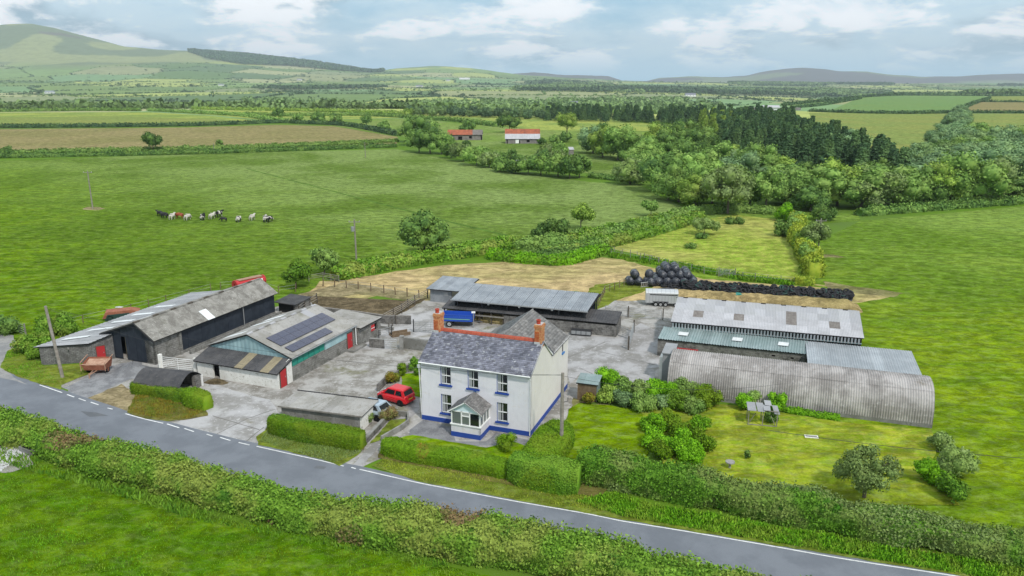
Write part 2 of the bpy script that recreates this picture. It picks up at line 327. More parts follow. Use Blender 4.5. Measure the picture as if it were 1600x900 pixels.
# ------------------------------------------------------------------ mesh helpers
rng = np.random.default_rng(7)
def mesh_np(name, v, f, mats=None, mi=None, smooth=False):
    me = bpy.data.meshes.new(name); v = np.asarray(v, np.float32).reshape(-1, 3)
    f = np.asarray(f, np.int32); k = f.shape[1]
    me.vertices.add(len(v)); me.vertices.foreach_set('co', v.ravel())
    me.loops.add(f.size); me.loops.foreach_set('vertex_index', f.ravel())
    me.polygons.add(len(f)); me.polygons.foreach_set('loop_start', np.arange(0, f.size, k, dtype=np.int32))
    if mats:
        for m in mats: me.materials.append(M[m])
    if mi is not None: me.polygons.foreach_set('material_index', np.asarray(mi, np.int32))
    if smooth: me.polygons.foreach_set('use_smooth', np.ones(len(f), bool))
    me.update(calc_edges=True); me.validate()
    return me
class MB:
    def __init__(s): s.v = []; s.f = []; s.mi = []; s.m = []; s.c = 0
    def mat(s, name):
        if name not in s.m: s.m.append(name)
        s.c = s.m.index(name); return s
    def add(s, vs, fs):
        b = len(s.v); s.v += [tuple(x) for x in vs]
        for f in fs: s.f.append([i + b for i in f]); s.mi.append(s.c)
        return s
    def box(s, x0, x1, y0, y1, z0, z1):
        return s.add([(x0, y0, z0), (x1, y0, z0), (x1, y1, z0), (x0, y1, z0), (x0, y0, z1), (x1, y0, z1), (x1, y1, z1), (x0, y1, z1)],
                     [(0, 3, 2, 1), (4, 5, 6, 7), (0, 1, 5, 4), (1, 2, 6, 5), (2, 3, 7, 6), (3, 0, 4, 7)])
    def obox(s, o, a, b, c):
        """box from corner o along vectors a, b, c"""
        o, a, b, c = map(Vector, (o, a, b, c))
        return s.add([o, o + a, o + a + b, o + b, o + c, o + a + c, o + a + b + c, o + b + c],
                     [(0, 3, 2, 1), (4, 5, 6, 7), (0, 1, 5, 4), (1, 2, 6, 5), (2, 3, 7, 6), (3, 0, 4, 7)])
    def prism(s, poly, d):
        """closed solid: 3-D polygon swept by vector d"""
        n = len(poly); a = [Vector(p) for p in poly]; d = Vector(d)
        return s.add(a + [p + d for p in a], [list(range(n))[::-1], list(range(n, 2 * n))] + [(i, (i + 1) % n, n + (i + 1) % n, n + i) for i in range(n)])
    def tube(s, pts, r, n=6, r2=None):
        pts = [Vector(p) for p in pts]; k = len(pts); vs = []
        for i, p in enumerate(pts):
            d = (pts[min(i + 1, k - 1)] - pts[max(i - 1, 0)]).normalized()
            a = d.orthogonal().normalized() if abs(d.z) > .9 else d.cross(Vector((0, 0, 1))).normalized()
            b = d.cross(a)
            rr = r if r2 is None else r + (r2 - r) * i / max(1, k - 1)
            vs += [p + (a * math.cos(2 * PI * j / n) + b * math.sin(2 * PI * j / n)) * rr for j in range(n)]
        fs = [(i * n + j, i * n + (j + 1) % n, (i + 1) * n + (j + 1) % n, (i + 1) * n + j) for i in range(k - 1) for j in range(n)]
        fs += [list(range(n))[::-1], [(k - 1) * n + j for j in range(n)]]
        return s.add(vs, fs)
    def disc(s, c, ax, r, w, n=14, r0=0):
        """wheel-like ring or disc, centre c, axis ax, radius r, width w"""
        c = Vector(c); ax = Vector(ax).normalized(); a = ax.orthogonal().normalized(); b = ax.cross(a); vs = []
        for q, rr in ((-.5, r), (.5, r), (.5, r0), (-.5, r0)):
            vs += [c + ax * w * q + (a * math.cos(2 * PI * j / n) + b * math.sin(2 * PI * j / n)) * max(rr, .001) for j in range(n)]
        return s.add(vs, [(i * n + j, i * n + (j + 1) % n, ((i + 1) % 4) * n + (j + 1) % n, ((i + 1) % 4) * n + j) for i in range(4) for j in range(n)])
    def mesh(s, name):
        me = bpy.data.meshes.new(name); me.from_pydata(s.v, [], s.f)
        for m in s.m: me.materials.append(M[m])
        me.polygons.foreach_set('material_index', s.mi); me.update()
        bm = bmesh.new(); bm.from_mesh(me); bmesh.ops.recalc_face_normals(bm, faces=bm.faces); bm.to_mesh(me); bm.free()
        return me
def tag(o, label=None, cat=None, group=None, kind=None):
    for k, v in (('label', label), ('category', cat), ('group', group), ('kind', kind)):
        if v: o[k] = v
    return o
def thing(name, label, cat, loc=(0, 0, 0), rz=0, group=None):
    o = bpy.data.objects.new(name, None); COL.objects.link(o); o.location = (loc[0], loc[1], loc[2] if len(loc) > 2 else 0)
    o.rotation_euler = (0, 0, rz); o.empty_display_size = .5
    return tag(o, label, cat, group)
def ob(name, me, parent=None, loc=None, label=None, kind=None):
    if isinstance(me, MB): me = me.mesh(name)
    o = bpy.data.objects.new(name, me); COL.objects.link(o)
    if parent: o.parent = parent
    if loc is not None: o.location = loc
    if label: o['label'] = label
    if kind: o['kind'] = kind
    return o
def bx(name, parent, mat, *a, **k): return ob(name, MB().mat(mat).box(*a), parent, **k)
def copy_tree(o, parent=None):
    c = o.copy(); COL.objects.link(c); c.parent = parent
    for ch in o.children: copy_tree(ch, c)
    return c
def vnoise(p, s, seed=0):
    """cheap smooth pseudo noise, about -1..1"""
    r = np.random.default_rng(seed); out = 0
    for k in range(5):
        d = r.normal(size=3); d /= np.linalg.norm(d); out = out + np.sin((p @ d) * s * (1.0 + .45 * k) + r.uniform(0, 6.28)) / (1 + .35 * k)
    return out / 2.6
def leaf_quads(p, n, size, jit=.9, stretch=1.5, seed=0, up=0.0):
    r = np.random.default_rng(seed + len(p)); N = len(p)
    d = n + r.normal(size=(N, 3)) * jit; d[:, 2] += up; d /= np.linalg.norm(d, axis=1)[:, None] + 1e-9
    a = np.cross(d, r.normal(size=(N, 3))); a /= np.linalg.norm(a, axis=1)[:, None] + 1e-9; b = np.cross(d, a)
    s = size * r.uniform(.6, 1.35, (N, 1)); a *= s * stretch * .5; b *= s * .5
    v = np.stack([p - a, p - b * .9, p + a, p + b * .9], 1).reshape(-1, 3)
    return v, np.arange(4 * N).reshape(-1, 4)
def merge(parts):
    V_, F_, I_ = [], [], []; o = 0
    for v, f, i in parts: V_.append(v); F_.append(f + o); I_.append(np.full(len(f), i)); o += len(v)
    return np.concatenate(V_), np.concatenate(F_), np.concatenate(I_)
def ico(sub=2):
    bm = bmesh.new(); bmesh.ops.create_icosphere(bm, subdivisions=sub, radius=1)
    v = np.array([x.co[:] for x in bm.verts]); f = np.array([[q.index for q in x.verts] for x in bm.faces]); bm.free()
    return v, np.concatenate([f, f[:, 2:]], 1)     # degenerate quads so everything merges
ICO1, ICO2 = ico(1), ico(2)
def tri_mesh(name, v, f, mats, mi, smooth=False):
    """mix of quads and tris stored as degenerate quads"""
    tri = f[:, 2] == f[:, 3]
    me = bpy.data.meshes.new(name)
    q, t = f[~tri], f[tri][:, :3]; iq, it = mi[~tri], mi[tri]
    loops = np.concatenate([q.ravel(), t.ravel()]).astype(np.int32)
    starts = np.concatenate([np.arange(len(q)) * 4, len(q) * 4 + np.arange(len(t)) * 3]).astype(np.int32)
    me.vertices.add(len(v)); me.vertices.foreach_set('co', v.astype(np.float32).ravel())
    me.loops.add(len(loops)); me.loops.foreach_set('vertex_index', loops)
    me.polygons.add(len(starts)); me.polygons.foreach_set('loop_start', starts)
    for m in mats: me.materials.append(M[m])
    me.polygons.foreach_set('material_index', np.concatenate([iq, it]).astype(np.int32))
    me.update(calc_edges=True)
    return me
# ------------------------------------------------------------------ terrain
CX0 = [-900, 0, 150, 300, 450, 600, 750, 900, 1050, 1200, 1350, 1500, 1600, 2500]
CX = np.array(CX0, float)
def zpx(Y, y): return CH - Y * (np.asarray(y, float) - HY) / F
L1 = np.interp(CX, [-900, 600, 750, 900, 1050, 1130, 1200, 1260, 1350, 1500, 2500], [830, 830, 800, 720, 690, 720, 1050, 1250, 1500, 1850, 1900])
L3y = np.array([152, 152, 152, 152, 151, 151, 152, 152, 152, 151, 152, 152, 152, 152], float)
L4y = np.array([128, 127, 128, 130, 131, 132, 133, 135, 138, 139, 141, 142, 142, 142], float)
L5y = np.array([100, 98, 97, 100, 112, 117, 122, 128, 130, 131, 133, 134, 134, 134], float)
sky_n = np.array([(-900, 90), (-300, 70), (-60, 56), (0, 48), (30, 44), (62, 44), (100, 51), (150, 64), (200, 76), (250, 81), (300, 83), (350, 86), (400, 90), (450, 95), (500, 101), (550, 109), (585, 113), (620, 108), (680, 104.5), (740, 108), (780, 113.5), (820, 118), (870, 121), (930, 124), (965, 126), (1010, 128), (1200, 130), (1600, 130), (2500, 130)], float)
sky_f = np.array([(-900, 120), (0, 118), (760, 121), (800, 116), (835, 113.5), (870, 117.5), (950, 119), (972, 126), (1010, 126.5), (1030, 122.5), (1080, 119.5), (1130, 121), (1165, 119), (1190, 113), (1225, 108.5), (1255, 107), (1285, 109), (1310, 112.5), (1350, 112.5), (1390, 117), (1440, 120.5), (1500, 119.5), (1550, 116.5), (1600, 116), (1700, 112), (2500, 118)], float)
def H(X, Y):
    X = np.atleast_1d(np.asarray(X, float)); Y = np.atleast_1d(np.asarray(Y, float))
    t = 800 + 1243 * X / np.maximum(Y, 200)
    I = lambda a: np.interp(t, CX, a)
    l1 = I(L1)
    sn = np.interp(t, sky_n[:, 0], sky_n[:, 1]); sf = np.interp(t, sky_f[:, 0], sky_f[:, 1])
    Ys = [np.full_like(t, -1e4), l1, l1 + 330, l1 + 1100, np.full_like(t, 3800.), np.full_like(t, 5200.), np.full_like(t, 6500.), np.full_like(t, 7400.), np.full_like(t, 9000.), np.full_like(t, 10500.)]
    z3 = zpx(l1 + 1100, I(L3y))
    Zs = [0 * t, 0 * t, -26 + 0 * t, z3, zpx(3800, I(L4y)), zpx(5200, I(L5y)), zpx(6500, sn), zpx(7400, np.maximum(sn + 4, 125)), zpx(9000, sf), 0 * t - 40]
    z = Zs[0].copy()
    for i in range(len(Ys) - 1):
        k = np.clip((Y - Ys[i]) / (Ys[i + 1] - Ys[i]), 0, 1); kk = k * k * (3 - 2 * k) * .45 + k * .55
        z = np.where(Y > Ys[i], Zs[i] + (Zs[i + 1] - Zs[i]) * kk, z)
    p = np.stack([X, Y, 0 * X], -1)
    amp = np.clip((Y - l1 - 60) / 1500, 0, 1) * np.clip((6200 - Y) / 1500, 0, 1)
    z = z + amp * 7 * vnoise(p, .004, 3) + np.clip((Y - 5000) / 1500, 0, 1) * (3.0 * vnoise(p, .012, 5) + 1.2 * vnoise(p, .03, 8))
    return z
CELL = 330.0
def sites(ci, cj, k):
    h = np.sin(ci * 127.1 + cj * 311.7 + k * 74.7) * 43758.5453; return h - np.floor(h)
def fields(X, Y):
    """nearest field site id hash and distance gap to the second site"""
    u, v = X / CELL, Y / (CELL * 1.25); ci, cj = np.floor(u), np.floor(v)
    d1 = np.full(X.shape, 1e9); d2 = d1.copy(); hid = np.zeros(X.shape)
    for a in (-1, 0, 1):
        for b in (-1, 0, 1):
            i, j = ci + a, cj + b; sx, sy = i + .5 + (sites(i, j, 1) - .5) * .8, j + .5 + (sites(i, j, 2) - .5) * .8
            d = np.maximum(np.abs(u - sx), np.abs(v - sy) * 1.1) + .25 * np.hypot(u - sx, v - sy)
            new = d < d1; d2 = np.where(new, d1, np.minimum(d2, d)); hid = np.where(new, sites(i, j, 5), hid); d1 = np.where(new, d, d1)
    return hid, (d2 - d1) * CELL
ymax = 10400
rows = np.concatenate([[-260, -120, 0, 60, 120, 200, 300, 420, 560], np.geomspace(640, 6600, 330), np.linspace(6640, ymax, 46)])
cols = np.linspace(-1.5, 1.5, 620); cols = np.sign(cols) * np.abs(cols) ** 1.25
Yg = rows[:, None] + 0 * cols[None]; Xg = cols[None] * (np.maximum(rows, 0)[:, None] + 260)
Zg = H(Xg.ravel(), Yg.ravel()).reshape(Yg.shape)
vv = np.stack([Xg, Yg, Zg], -1).reshape(-1, 3)
nr, nc = Yg.shape; ii = np.arange(nr * nc).reshape(nr, nc)
ff = np.stack([ii[:-1, :-1], ii[:-1, 1:], ii[1:, 1:], ii[1:, :-1]], -1).reshape(-1, 4)
hid, gap = fields(Xg.ravel(), Yg.ravel())
palette = np.array([(.16, .24, .075), (.13, .215, .065), (.19, .27, .08), (.30, .32, .15), (.25, .29, .14), (.38, .43, .12), (.12, .19, .075), (.21, .31, .10), (.38, .39, .19), (.19, .31, .13)])
colr = palette[(hid * 9.99).astype(int)]
moor = np.clip((Zg.ravel() - 120 + 45 * vnoise(vv, .0021, 11)) / 40, 0, 1)[:, None]
mcol = np.where((vnoise(vv * (1, .6, 1), .006, 12) > .1)[:, None], (.17, .215, .11), (.30, .33, .14))
mcol = np.where((vnoise(vv, .0045, 13) > .75)[:, None], (.16, .15, .12), mcol)
colr = colr * (1 - moor) + mcol * moor
colr = np.where((Yg.ravel() > 7300)[:, None], np.where(vnoise(vv, .003, 15)[:, None] > .35, (.20, .24, .14), (.12, .115, .12)), colr)
near = Yg.ravel() < 600; colr[near] = (.10, .19, .012)
me = mesh_np('land', vv, ff, smooth=True)
at = me.color_attributes.new('Col', 'FLOAT_COLOR', 'POINT'); at.data.foreach_set('color', np.concatenate([colr, np.ones((len(colr), 1))], 1).astype(np.float32).ravel())
m, t, b = principled('land', .95, 0, .1)
a = t.new('ShaderNodeAttribute', attribute_name='Col').outputs['Color']
p = pos(t)
c = t.mix(t.math('MULTIPLY', t.ramp(t.noise(p, .02, 6, .7), .4, .7), .45), a, (.09, .115, .05))
t.l.new(c, b.inputs['Base Color'])
me.materials.append(M['land'])
ob('ground', me, kind='structure')

def H1(x, y): return float(H(x, y)[0])

# ------------------------------------------------------------------ flat ground sheets, each a few mm above the one below
def sheet(name, pts, mat, z, jag=.0, step=1.5, kind='structure', world=False, seed=1):
    r = random.Random(seed + len(pts)); q = [Vector(p) if world else P(*p) for p in pts]; out = []
    for i, p in enumerate(q):
        n = q[(i + 1) % len(q)]; d = n - p; L = d.length; k = max(1, int(L / step)) if jag else 1
        nrm = Vector((-d.y, d.x)).normalized() if L else Vector((0, 0))
        for j in range(k):
            w = p + d * (j / k)
            out.append(w + nrm * (r.uniform(-jag, jag) if jag else 0))
    tris = geometry.tessellate_polygon([[Vector((a.x, a.y, 0)) for a in out]])
    me = bpy.data.meshes.new(name); me.from_pydata([(a.x, a.y, z) for a in out], [], [list(x) for x in tris])
    me.materials.append(M[mat]); me.update()
    bm = bmesh.new(); bm.from_mesh(me); 
    for f in bm.faces:
        if f.normal.z < 0: f.normal_flip()
    bm.to_mesh(me); bm.free()
    return ob(name, me, kind=kind)
# big fields
sheet('pasture', [(-200, 251), (0, 251), (150, 246), (300, 241), (450, 237), (620, 233), (690, 246), (790, 268), (920, 284), (1000, 290), (1060, 320), (1085, 330), (985, 350), (880, 375), (790, 384), (690, 402), (600, 420), (540, 436), (470, 460), (430, 470), (200, 520), (-200, 560)], 'pasture', .006)
sheet('trodden_line', [(385, 263), (500, 293), (620, 324), (700, 345), (800, 369), (800, 371.5), (700, 347), (620, 326), (500, 294.3), (385, 264.2)], 'track_line', .02, .15, 3)
sheet('pasture_east', [(1345, 345), (1600, 322), (1900, 318), (2300, 500), (2300, 900), (1600, 870), (1420, 800), (1300, 790), (1300, 720), (1300, 640), (1340, 500), (1300, 470), (1240, 445), (1252, 390)], 'pasture_right', .006)
sheet('hay_field', [(-300, 204), (0, 202), (300, 199), (430, 195), (520, 197), (622, 214), (620, 226), (450, 230), (150, 238), (-300, 247)], 'hay_field', .03)
sheet('sage_field', [(-300, 196), (-300, 188), (0, 183), (200, 182), (350, 187), (430, 192), (300, 197), (0, 200)], 'sage_field', .05)
sheet('painted_sun_strip', [(-300, 188), (0, 183), (200, 182), (350, 187), (430, 192), (330, 181), (230, 175), (0, 176), (-300, 180)], 'painted_sun_field', .055)  # strip of sunlight painted as yellow-green grass, as is the next sheet
sheet('painted_sun_strip', [(230, 173), (420, 172.5), (640, 179), (740, 181), (900, 184), (1000, 192), (1085, 197), (1060, 205), (930, 205), (840, 203), (775, 195), (700, 189), (640, 184), (430, 189), (330, 180)], 'painted_sun_field', .052)
sheet('sage_field', [(430, 189), (640, 185), (700, 191), (775, 198), (930, 206), (1060, 206), (1000, 240), (980, 270), (870, 262), (740, 232), (640, 215), (520, 196)], 'pasture_far', .045)
sheet('valley_meadow', [(890, 215), (930, 232), (990, 262), (990, 280), (925, 272), (860, 262), (740, 238), (690, 222), (760, 222)], 'pasture', .06)
sheet('east_bank_field', [(1264, 176), (1490, 178), (1470, 210), (1430, 240), (1400, 250), (1330, 225), (1270, 195)], 'sage_field', .05)
sheet('east_bank_field', [(1300, 172), (1344, 152), (1543, 149.5), (1520, 160), (1493, 174), (1400, 177), (1268, 174)], 'blue_green_field', .06)
sheet('east_bank_field', [(1223, 163), (1344, 151), (1460, 146.5), (1545, 148), (1344, 152), (1300, 160), (1240, 168)], 'blue_green_field', .05)
sheet('east_bank_field', [(1533, 158), (1700, 159), (1700, 176), (1496, 176)], 'hay_field', .05)
sheet('east_bank_field', [(1500, 178), (1700, 177.5), (1800, 215), (1500, 215), (1480, 205)], 'sage_field', .05)
sheet('east_bank_field', [(1543, 150), (1700, 149), (1700, 158.5), (1533, 157.5)], 'sage_field', .06)
# farm paddocks
sheet('mown_paddock', [(955, 388), (1000, 374), (1085, 345), (1150, 335), (1235, 345), (1245, 380), (1250, 420), (1240, 440), (1160, 432), (1060, 415)], 'mown_paddock', .012, .3, 2)
sheet('wood_edge_grass', [(1060, 330), (1150, 322), (1340, 335), (1345, 345), (1250, 352), (1150, 337), (1085, 346)], 'pasture_right', .01)
sheet('stubble_paddock', [(560, 470), (470, 470), (500, 440), (545, 436), (620, 424), (700, 414), (800, 408), (870, 415), (940, 402), (1000, 408), (1040, 416), (1240, 440), (1400, 462), (1330, 475), (1050, 470), (965, 470), (900, 455), (665, 470), (600, 460)], 'stubble', .014, .3, 1.5)
sheet('rough_grass', [(960, 402), (1060, 416), (1240, 441), (1340, 455), (1250, 447), (1100, 436), (1040, 425)], 'pasture_right', .018, .3, 1.2)
sheet('rough_grass', [(900, 470), (930, 445), (975, 440), (1040, 440), (1010, 455), (960, 470), (925, 490)], 'verge', .022, .25, 1)
sheet('field_gateway', [(1285, 440), (1340, 448), (1412, 458), (1395, 464), (1300, 455)], 'dirt', .022, .3, 1)
sheet('field_gateway', [(1275, 398), (1300, 398), (1320, 402), (1285, 403)], 'dirt', .022, .3, 1)
# yard
sheet('yard', [(92, 604), (180, 641), (200, 650), (262, 666), (330, 683), (400, 699), (470, 700), (537, 731), (560, 735), (640, 690), (700, 705), (840, 700), (905, 640), (905, 600), (960, 606), (1020, 610), (1060, 560), (1060, 500), (1075, 470), (1050, 455), (1000, 452), (958, 470), (880, 500), (700, 460), (640, 470), (600, 470), (470, 470), (430, 480), (320, 520), (300, 545), (175, 545), (120, 575)], 'yard_gravel', .012, .15, 1)
sheet('yard_concrete', [(885, 522), (965, 528), (1000, 505), (1035, 520), (1022, 602), (960, 600), (905, 585), (890, 600), (880, 560)], 'concrete', .018, .1, 1)
sheet('yard_concrete', [(262, 666), (330, 683), (400, 699), (410, 680), (440, 650), (420, 625), (330, 600), (325, 640)], 'concrete', .018, .12, 1)
sheet('yard_concrete', [(560, 500), (640, 490), (700, 480), (760, 520), (700, 530), (640, 545), (560, 547)], 'concrete', .018, .12, 1)
sheet('entrance_apron', [(125, 628), (180, 643), (205, 648), (218, 632), (210, 612), (190, 600)], 'dirt', .022, .15, .7)
sheet('gravel_patch', [(100, 606), (125, 628), (190, 598), (235, 583), (215, 562), (165, 575), (130, 592)], 'gravel', .02, .2, .7)
sheet('garden_path', [(655, 640), (640, 655), (600, 690), (560, 735), (545, 733), (568, 708), (590, 682), (640, 640), (625, 632), (655, 618)], 'concrete', .024, .05, .6)
sheet('front_path', [(640, 672), (662, 656), (705, 668), (712, 690), (760, 690), (775, 676), (835, 690), (815, 700), (757, 696), (700, 698), (640, 684)], 'gravel', .026, .04, .6)
# dirt pen and yard stains
sheet('feed_pen_floor', [(480, 462), (640, 470), (668, 466), (610, 500), (500, 492)], 'manure', .022, .2, 1)
sheet('worn_ground', [(430, 470), (540, 440), (665, 462), (640, 470), (560, 460), (500, 470)], 'dirt', .02, .3, 1)
sheet('worn_ground', [(895, 622), (920, 632), (960, 628), (940, 640), (893, 645)], 'dirt', .028, .1, .5)
# road
LINE = [(0, 582), (30, 592), (62, 602), (97, 614), (116, 621), (142, 629), (176, 640), (196, 647), (255, 662), (303, 675), (332, 682), (360, 689), (401, 698), (450, 709), (500, 720), (537, 729), (562, 734), (649, 754), (700, 764), (800, 783), (915, 803), (973, 815), (1060, 829), (1200, 853), (1324, 875), (1474, 898), (1600, 919), (1900, 965)]
def spline(pts, n=6):
    out = []
    for i in range(len(pts) - 1):
        a, b_, c, d = pts[max(i - 1, 0)], pts[i], pts[i + 1], pts[min(i + 2, len(pts) - 1)]
        for j in range(n):
            s = j / n; out.append(.5 * ((2 * b_) + (c - a) * s + (2 * a - 5 * b_ + 4 * c - d) * s * s + (3 * b_ - a - 3 * c + d) * s ** 3))
    return out + [pts[-1]]
line = spline([P(*p) for p in LINE], 3)
line = [line[0] + (line[0] - line[4]).normalized() * 60] + line
def normals(L):
    o = []
    for i in range(len(L)):
        d = (L[min(i + 2, len(L) - 1)] - L[max(i - 2, 0)]).normalized(); o.append(Vector((-d.y, d.x)))
    return o
ln = normals(line)
def ribbon(name, a, b, mat, z, kind='structure', parent=None):
    v = [(p.x, p.y, z) for p in a] + [(p.x, p.y, z) for p in b]; n = len(a)
    me = bpy.data.meshes.new(name); me.from_pydata(v, [], [(i, i + 1, n + i + 1, n + i) for i in range(n - 1)]); me.materials.append(M[mat]); me.update()
    bm = bmesh.new(); bm.from_mesh(me)
    for f in bm.faces:
        if f.normal.z < 0: f.normal_flip()
    bm.to_mesh(me); bm.free()
    return ob(name, me, parent, kind=kind)
road = ribbon('road', [p + n * .45 for p, n in zip(line, ln)], [p - n * 5.6 for p, n in zip(line, ln)], 'asphalt', .034)
sheet('farm_lane', [(-60, 560), (0, 590), (45, 601), (20, 590), (8, 572), (10, 556), (25, 540), (22, 524), (-10, 520), (-80, 518)], 'lane', .036, .08, .8)
def along(seg, z=.042, w=.055):
    """painted line pieces between photo points on the road's edge line"""
    q = [P(*p) for p in seg]; q = spline(q, 4) if len(q) > 2 else q; n = normals(q) if len(q) > 2 else [Vector((-(q[1] - q[0]).y, (q[1] - q[0]).x)).normalized()] * 2
    ribbon('edge_line', [p + m * w for p, m in zip(q, n)], [p - m * w for p, m in zip(q, n)], 'white_line', z, None, road)
for s in ([(62, 602), (97, 614)], [(105, 617), (116, 621)], [(123, 623), (134, 627)], [(142, 629), (154, 633)], [(168, 638), (176, 640)], [(196, 647), (225, 655), (255, 662)],
          [(261, 663), (280, 669)], [(288, 670), (303, 675)], [(323, 679), (332, 682)], [(344, 684), (360, 689)], [(373, 692), (390, 696)],
          [(401, 698), (450, 709), (500, 720), (537, 729)], [(549, 731), (556, 733)], [(562, 734), (649, 754), (700, 764), (800, 783), (915, 803), (973, 815), (1060, 829), (1200, 853), (1324, 875), (1474, 898), (1600, 919)]):
    along(s)
for s in ([(126, 643), (150, 645), (170, 650), (140, 652)], [(495, 728), (510, 730), (506, 734), (490, 732)]): sheet('road_patch', s, 'asphalt_patch', .039)
# verges
sheet('verge', [(0, 575), (12, 548), (30, 540), (60, 560), (66, 572), (152, 568), (140, 585), (120, 592), (97, 602), (95, 610), (58, 599), (25, 588)], 'verge', .046, .06, .5)
sheet('verge', [(215, 612), (322, 640), (325, 650), (300, 655), (262, 659), (228, 655), (197, 645)], 'dry_bank', .046, .08, .5)
sheet('verge', [(400, 683), (420, 668), (570, 698), (560, 712), (530, 729), (505, 719), (450, 706), (404, 696)], 'verge', .046, .06, .5)
sheet('verge', [(582, 729), (600, 716), (800, 752), (900, 775), (1000, 787), (1200, 820), (1400, 853), (1600, 885), (1600, 917), (1474, 896), (1200, 851), (973, 813), (800, 781), (649, 752)], 'verge', .046, .06, .5)
sheet('hedge_bank', [(590, 716), (600, 690), (800, 730), (950, 760), (940, 778), (800, 760), (690, 737)], 'dry_bank', .06, .08, .5)
sheet('hedge_bank', [(415, 672), (425, 660), (575, 690), (568, 704), (500, 694)], 'dry_bank', .06, .08, .5)
# gardens
sheet('lawn', [(888, 640), (905, 630), (960, 635), (1010, 645), (1020, 655), (1010, 730), (880, 715), (875, 690)], 'lawn', .05, .08, .6)
sheet('worn_lawn', [(1000, 640), (1090, 636), (1130, 632), (1250, 650), (1330, 662), (1456, 672), (1465, 700), (1450, 740), (1500, 790), (1300, 790), (1100, 740), (1040, 730), (1020, 690)], 'worn_lawn', .055, .08, .6)
sheet('front_lawn', [(600, 690), (645, 680), (700, 690), (760, 700), (800, 690), (830, 700), (800, 735), (700, 715)], 'lawn', .05, .05, .5)
sheet('side_lawn', [(628, 585), (656, 583), (659, 622), (640, 618), (628, 608)], 'lawn', .05, .05, .5)
sheet('foreground_meadow', [(-300, 760), (0, 690), (60, 720), (150, 745), (300, 800), (500, 840), (700, 885), (900, 930), (900, 1300), (-300, 1300)], 'foreground_grass', .01)
sheet('stony_patch', [(-60, 695), (10, 694), (45, 704), (52, 726), (20, 738), (-60, 742)], 'yard_gravel', .03, .12, .5)
# concrete joints in the yard, real narrow recessed-looking strips
def joint(a, b, w=.03): 
    a, b = P(*a), P(*b); d = (b - a).normalized(); n = Vector((-d.y, d.x)) * w
    k = [a + (b - a) * i / 6 + n * random.uniform(-1, 1) for i in range(7)]
    ribbon('concrete_joint', [p + n for p in k], [p - n for p in k], 'joint_dark', .0275)
random.seed(3)
for a, b_ in (((330, 683), (385, 655)), ((385, 655), (430, 640)), ((332, 650), (405, 672)), ((905, 575), (960, 600)), ((930, 548), (1022, 570)), ((885, 560), (945, 535)), ((640, 520), (700, 512)), ((385, 690), (412, 668))): joint(a, b_)
# ------------------------------------------------------------------ building helpers
def wall_panel(mb, o, ux, L, z0, ztop, holes=(), th=.25):
    """upright wall from point o (x,y) along direction ux, thickness th inward (left of ux), ztop a number or list of (s,z); rectangular holes (s0,s1,z0,z1)"""
    ux = Vector((*ux, 0)).normalized(); nin = Vector((-ux.y, ux.x, 0)); o = Vector((*o, 0))
    tops = ztop if isinstance(ztop, list) else [(0, ztop), (L, ztop)]
    def zt(s):
        for (a, za), (b, zb) in zip(tops, tops[1:]):
            if a - 1e-6 <= s <= b + 1e-6: return za + (zb - za) * (s - a) / max(1e-6, b - a)
        return tops[-1][1]
    xs = sorted(set([0, L] + [h[0] for h in holes] + [h[1] for h in holes] + [a for a, _ in tops]))
    for a, b in zip(xs, xs[1:]):
        hs = sorted([h for h in holes if h[0] <= a + 1e-6 and h[1] >= b - 1e-6], key=lambda h: h[2])
        z = z0; segs = []
        for h in hs:
            if h[2] > z + 1e-4: segs.append((z, h[2]))
            z = h[3]
        segs.append((z, None))
        for lo, hi in segs:
            p = [o + ux * a + Vector((0, 0, lo)), o + ux * b + Vector((0, 0, lo)), o + ux * b + Vector((0, 0, hi if hi is not None else zt(b))), o + ux * a + Vector((0, 0, hi if hi is not None else zt(a)))]
            mb.prism(p, nin * th)
    return mb
_sheets = {}
def corr(w, L, pitch, amp, mat):
    """one corrugated sheet lying in x-y (corrugations along y), shared between copies"""
    key = (round(w, 2), round(L, 2), pitch, amp, mat)
    if key in _sheets: return _sheets[key]
    n = max(4, int(round(w / pitch * 4))); v = []
    for j, y in enumerate((0, L)):
        for i in range(n + 1):
            x = w * i / n; v.append((x, y, amp * math.sin(2 * PI * x / pitch)))
    f = [(i, i + 1, n + 2 + i, n + 1 + i) for i in range(n)]
    me = bpy.data.meshes.new('sheet_mesh'); me.from_pydata(v, [], f); me.materials.append(M[mat]); me.update(); _sheets[key] = me
    return me
def slab(name, parent, o, ex, ey, th, mat):
    n = Vector(ex).cross(Vector(ey)).normalized()
    return ob(name, MB().mat(mat).obox(Vector(o) - n * (th + .03), ex, ey, n * th), parent)
def roof(parent, o, ex, ey, mat, nx, ny=1, pitch=.2, amp=.03, deck='dark_void', pick=None, lap=.06, name='roof_sheet'):
    """roof plane: o eave corner, ex along the eave, ey up the slope; deck + separate corrugated sheets"""
    o, ex, ey = map(Vector, (o, ex, ey)); n = ex.cross(ey).normalized()
    slab('roof_deck', parent, o, ex, ey, .05, deck)
    w, L = ex.length / nx, ey.length / ny; rnd = random.Random(int(nx * 31 + L * 100))
    X, Y = ex.normalized(), ey.normalized()
    for j in range(ny):
        for i in range(nx):
            mt = (pick(i, j) if pick else None) or mat
            s = ob(name, corr(w + .02, L + (lap if j < ny - 1 else 0), pitch, amp, mt), parent)
            p = o + ex * (i / nx) + ey * (j / ny) + n * (.012 + rnd.uniform(0, .008) + amp + (.0 if j == ny - 1 else .012))
            m = Matrix.Identity(4)
            for k, a in enumerate((X, Y, n)):
                for q in range(3): m[q][k] = a[q]
            m.translation = p; s.matrix_local = m
            s.rotation_euler.rotate_axis('Z', rnd.uniform(-.004, .004))
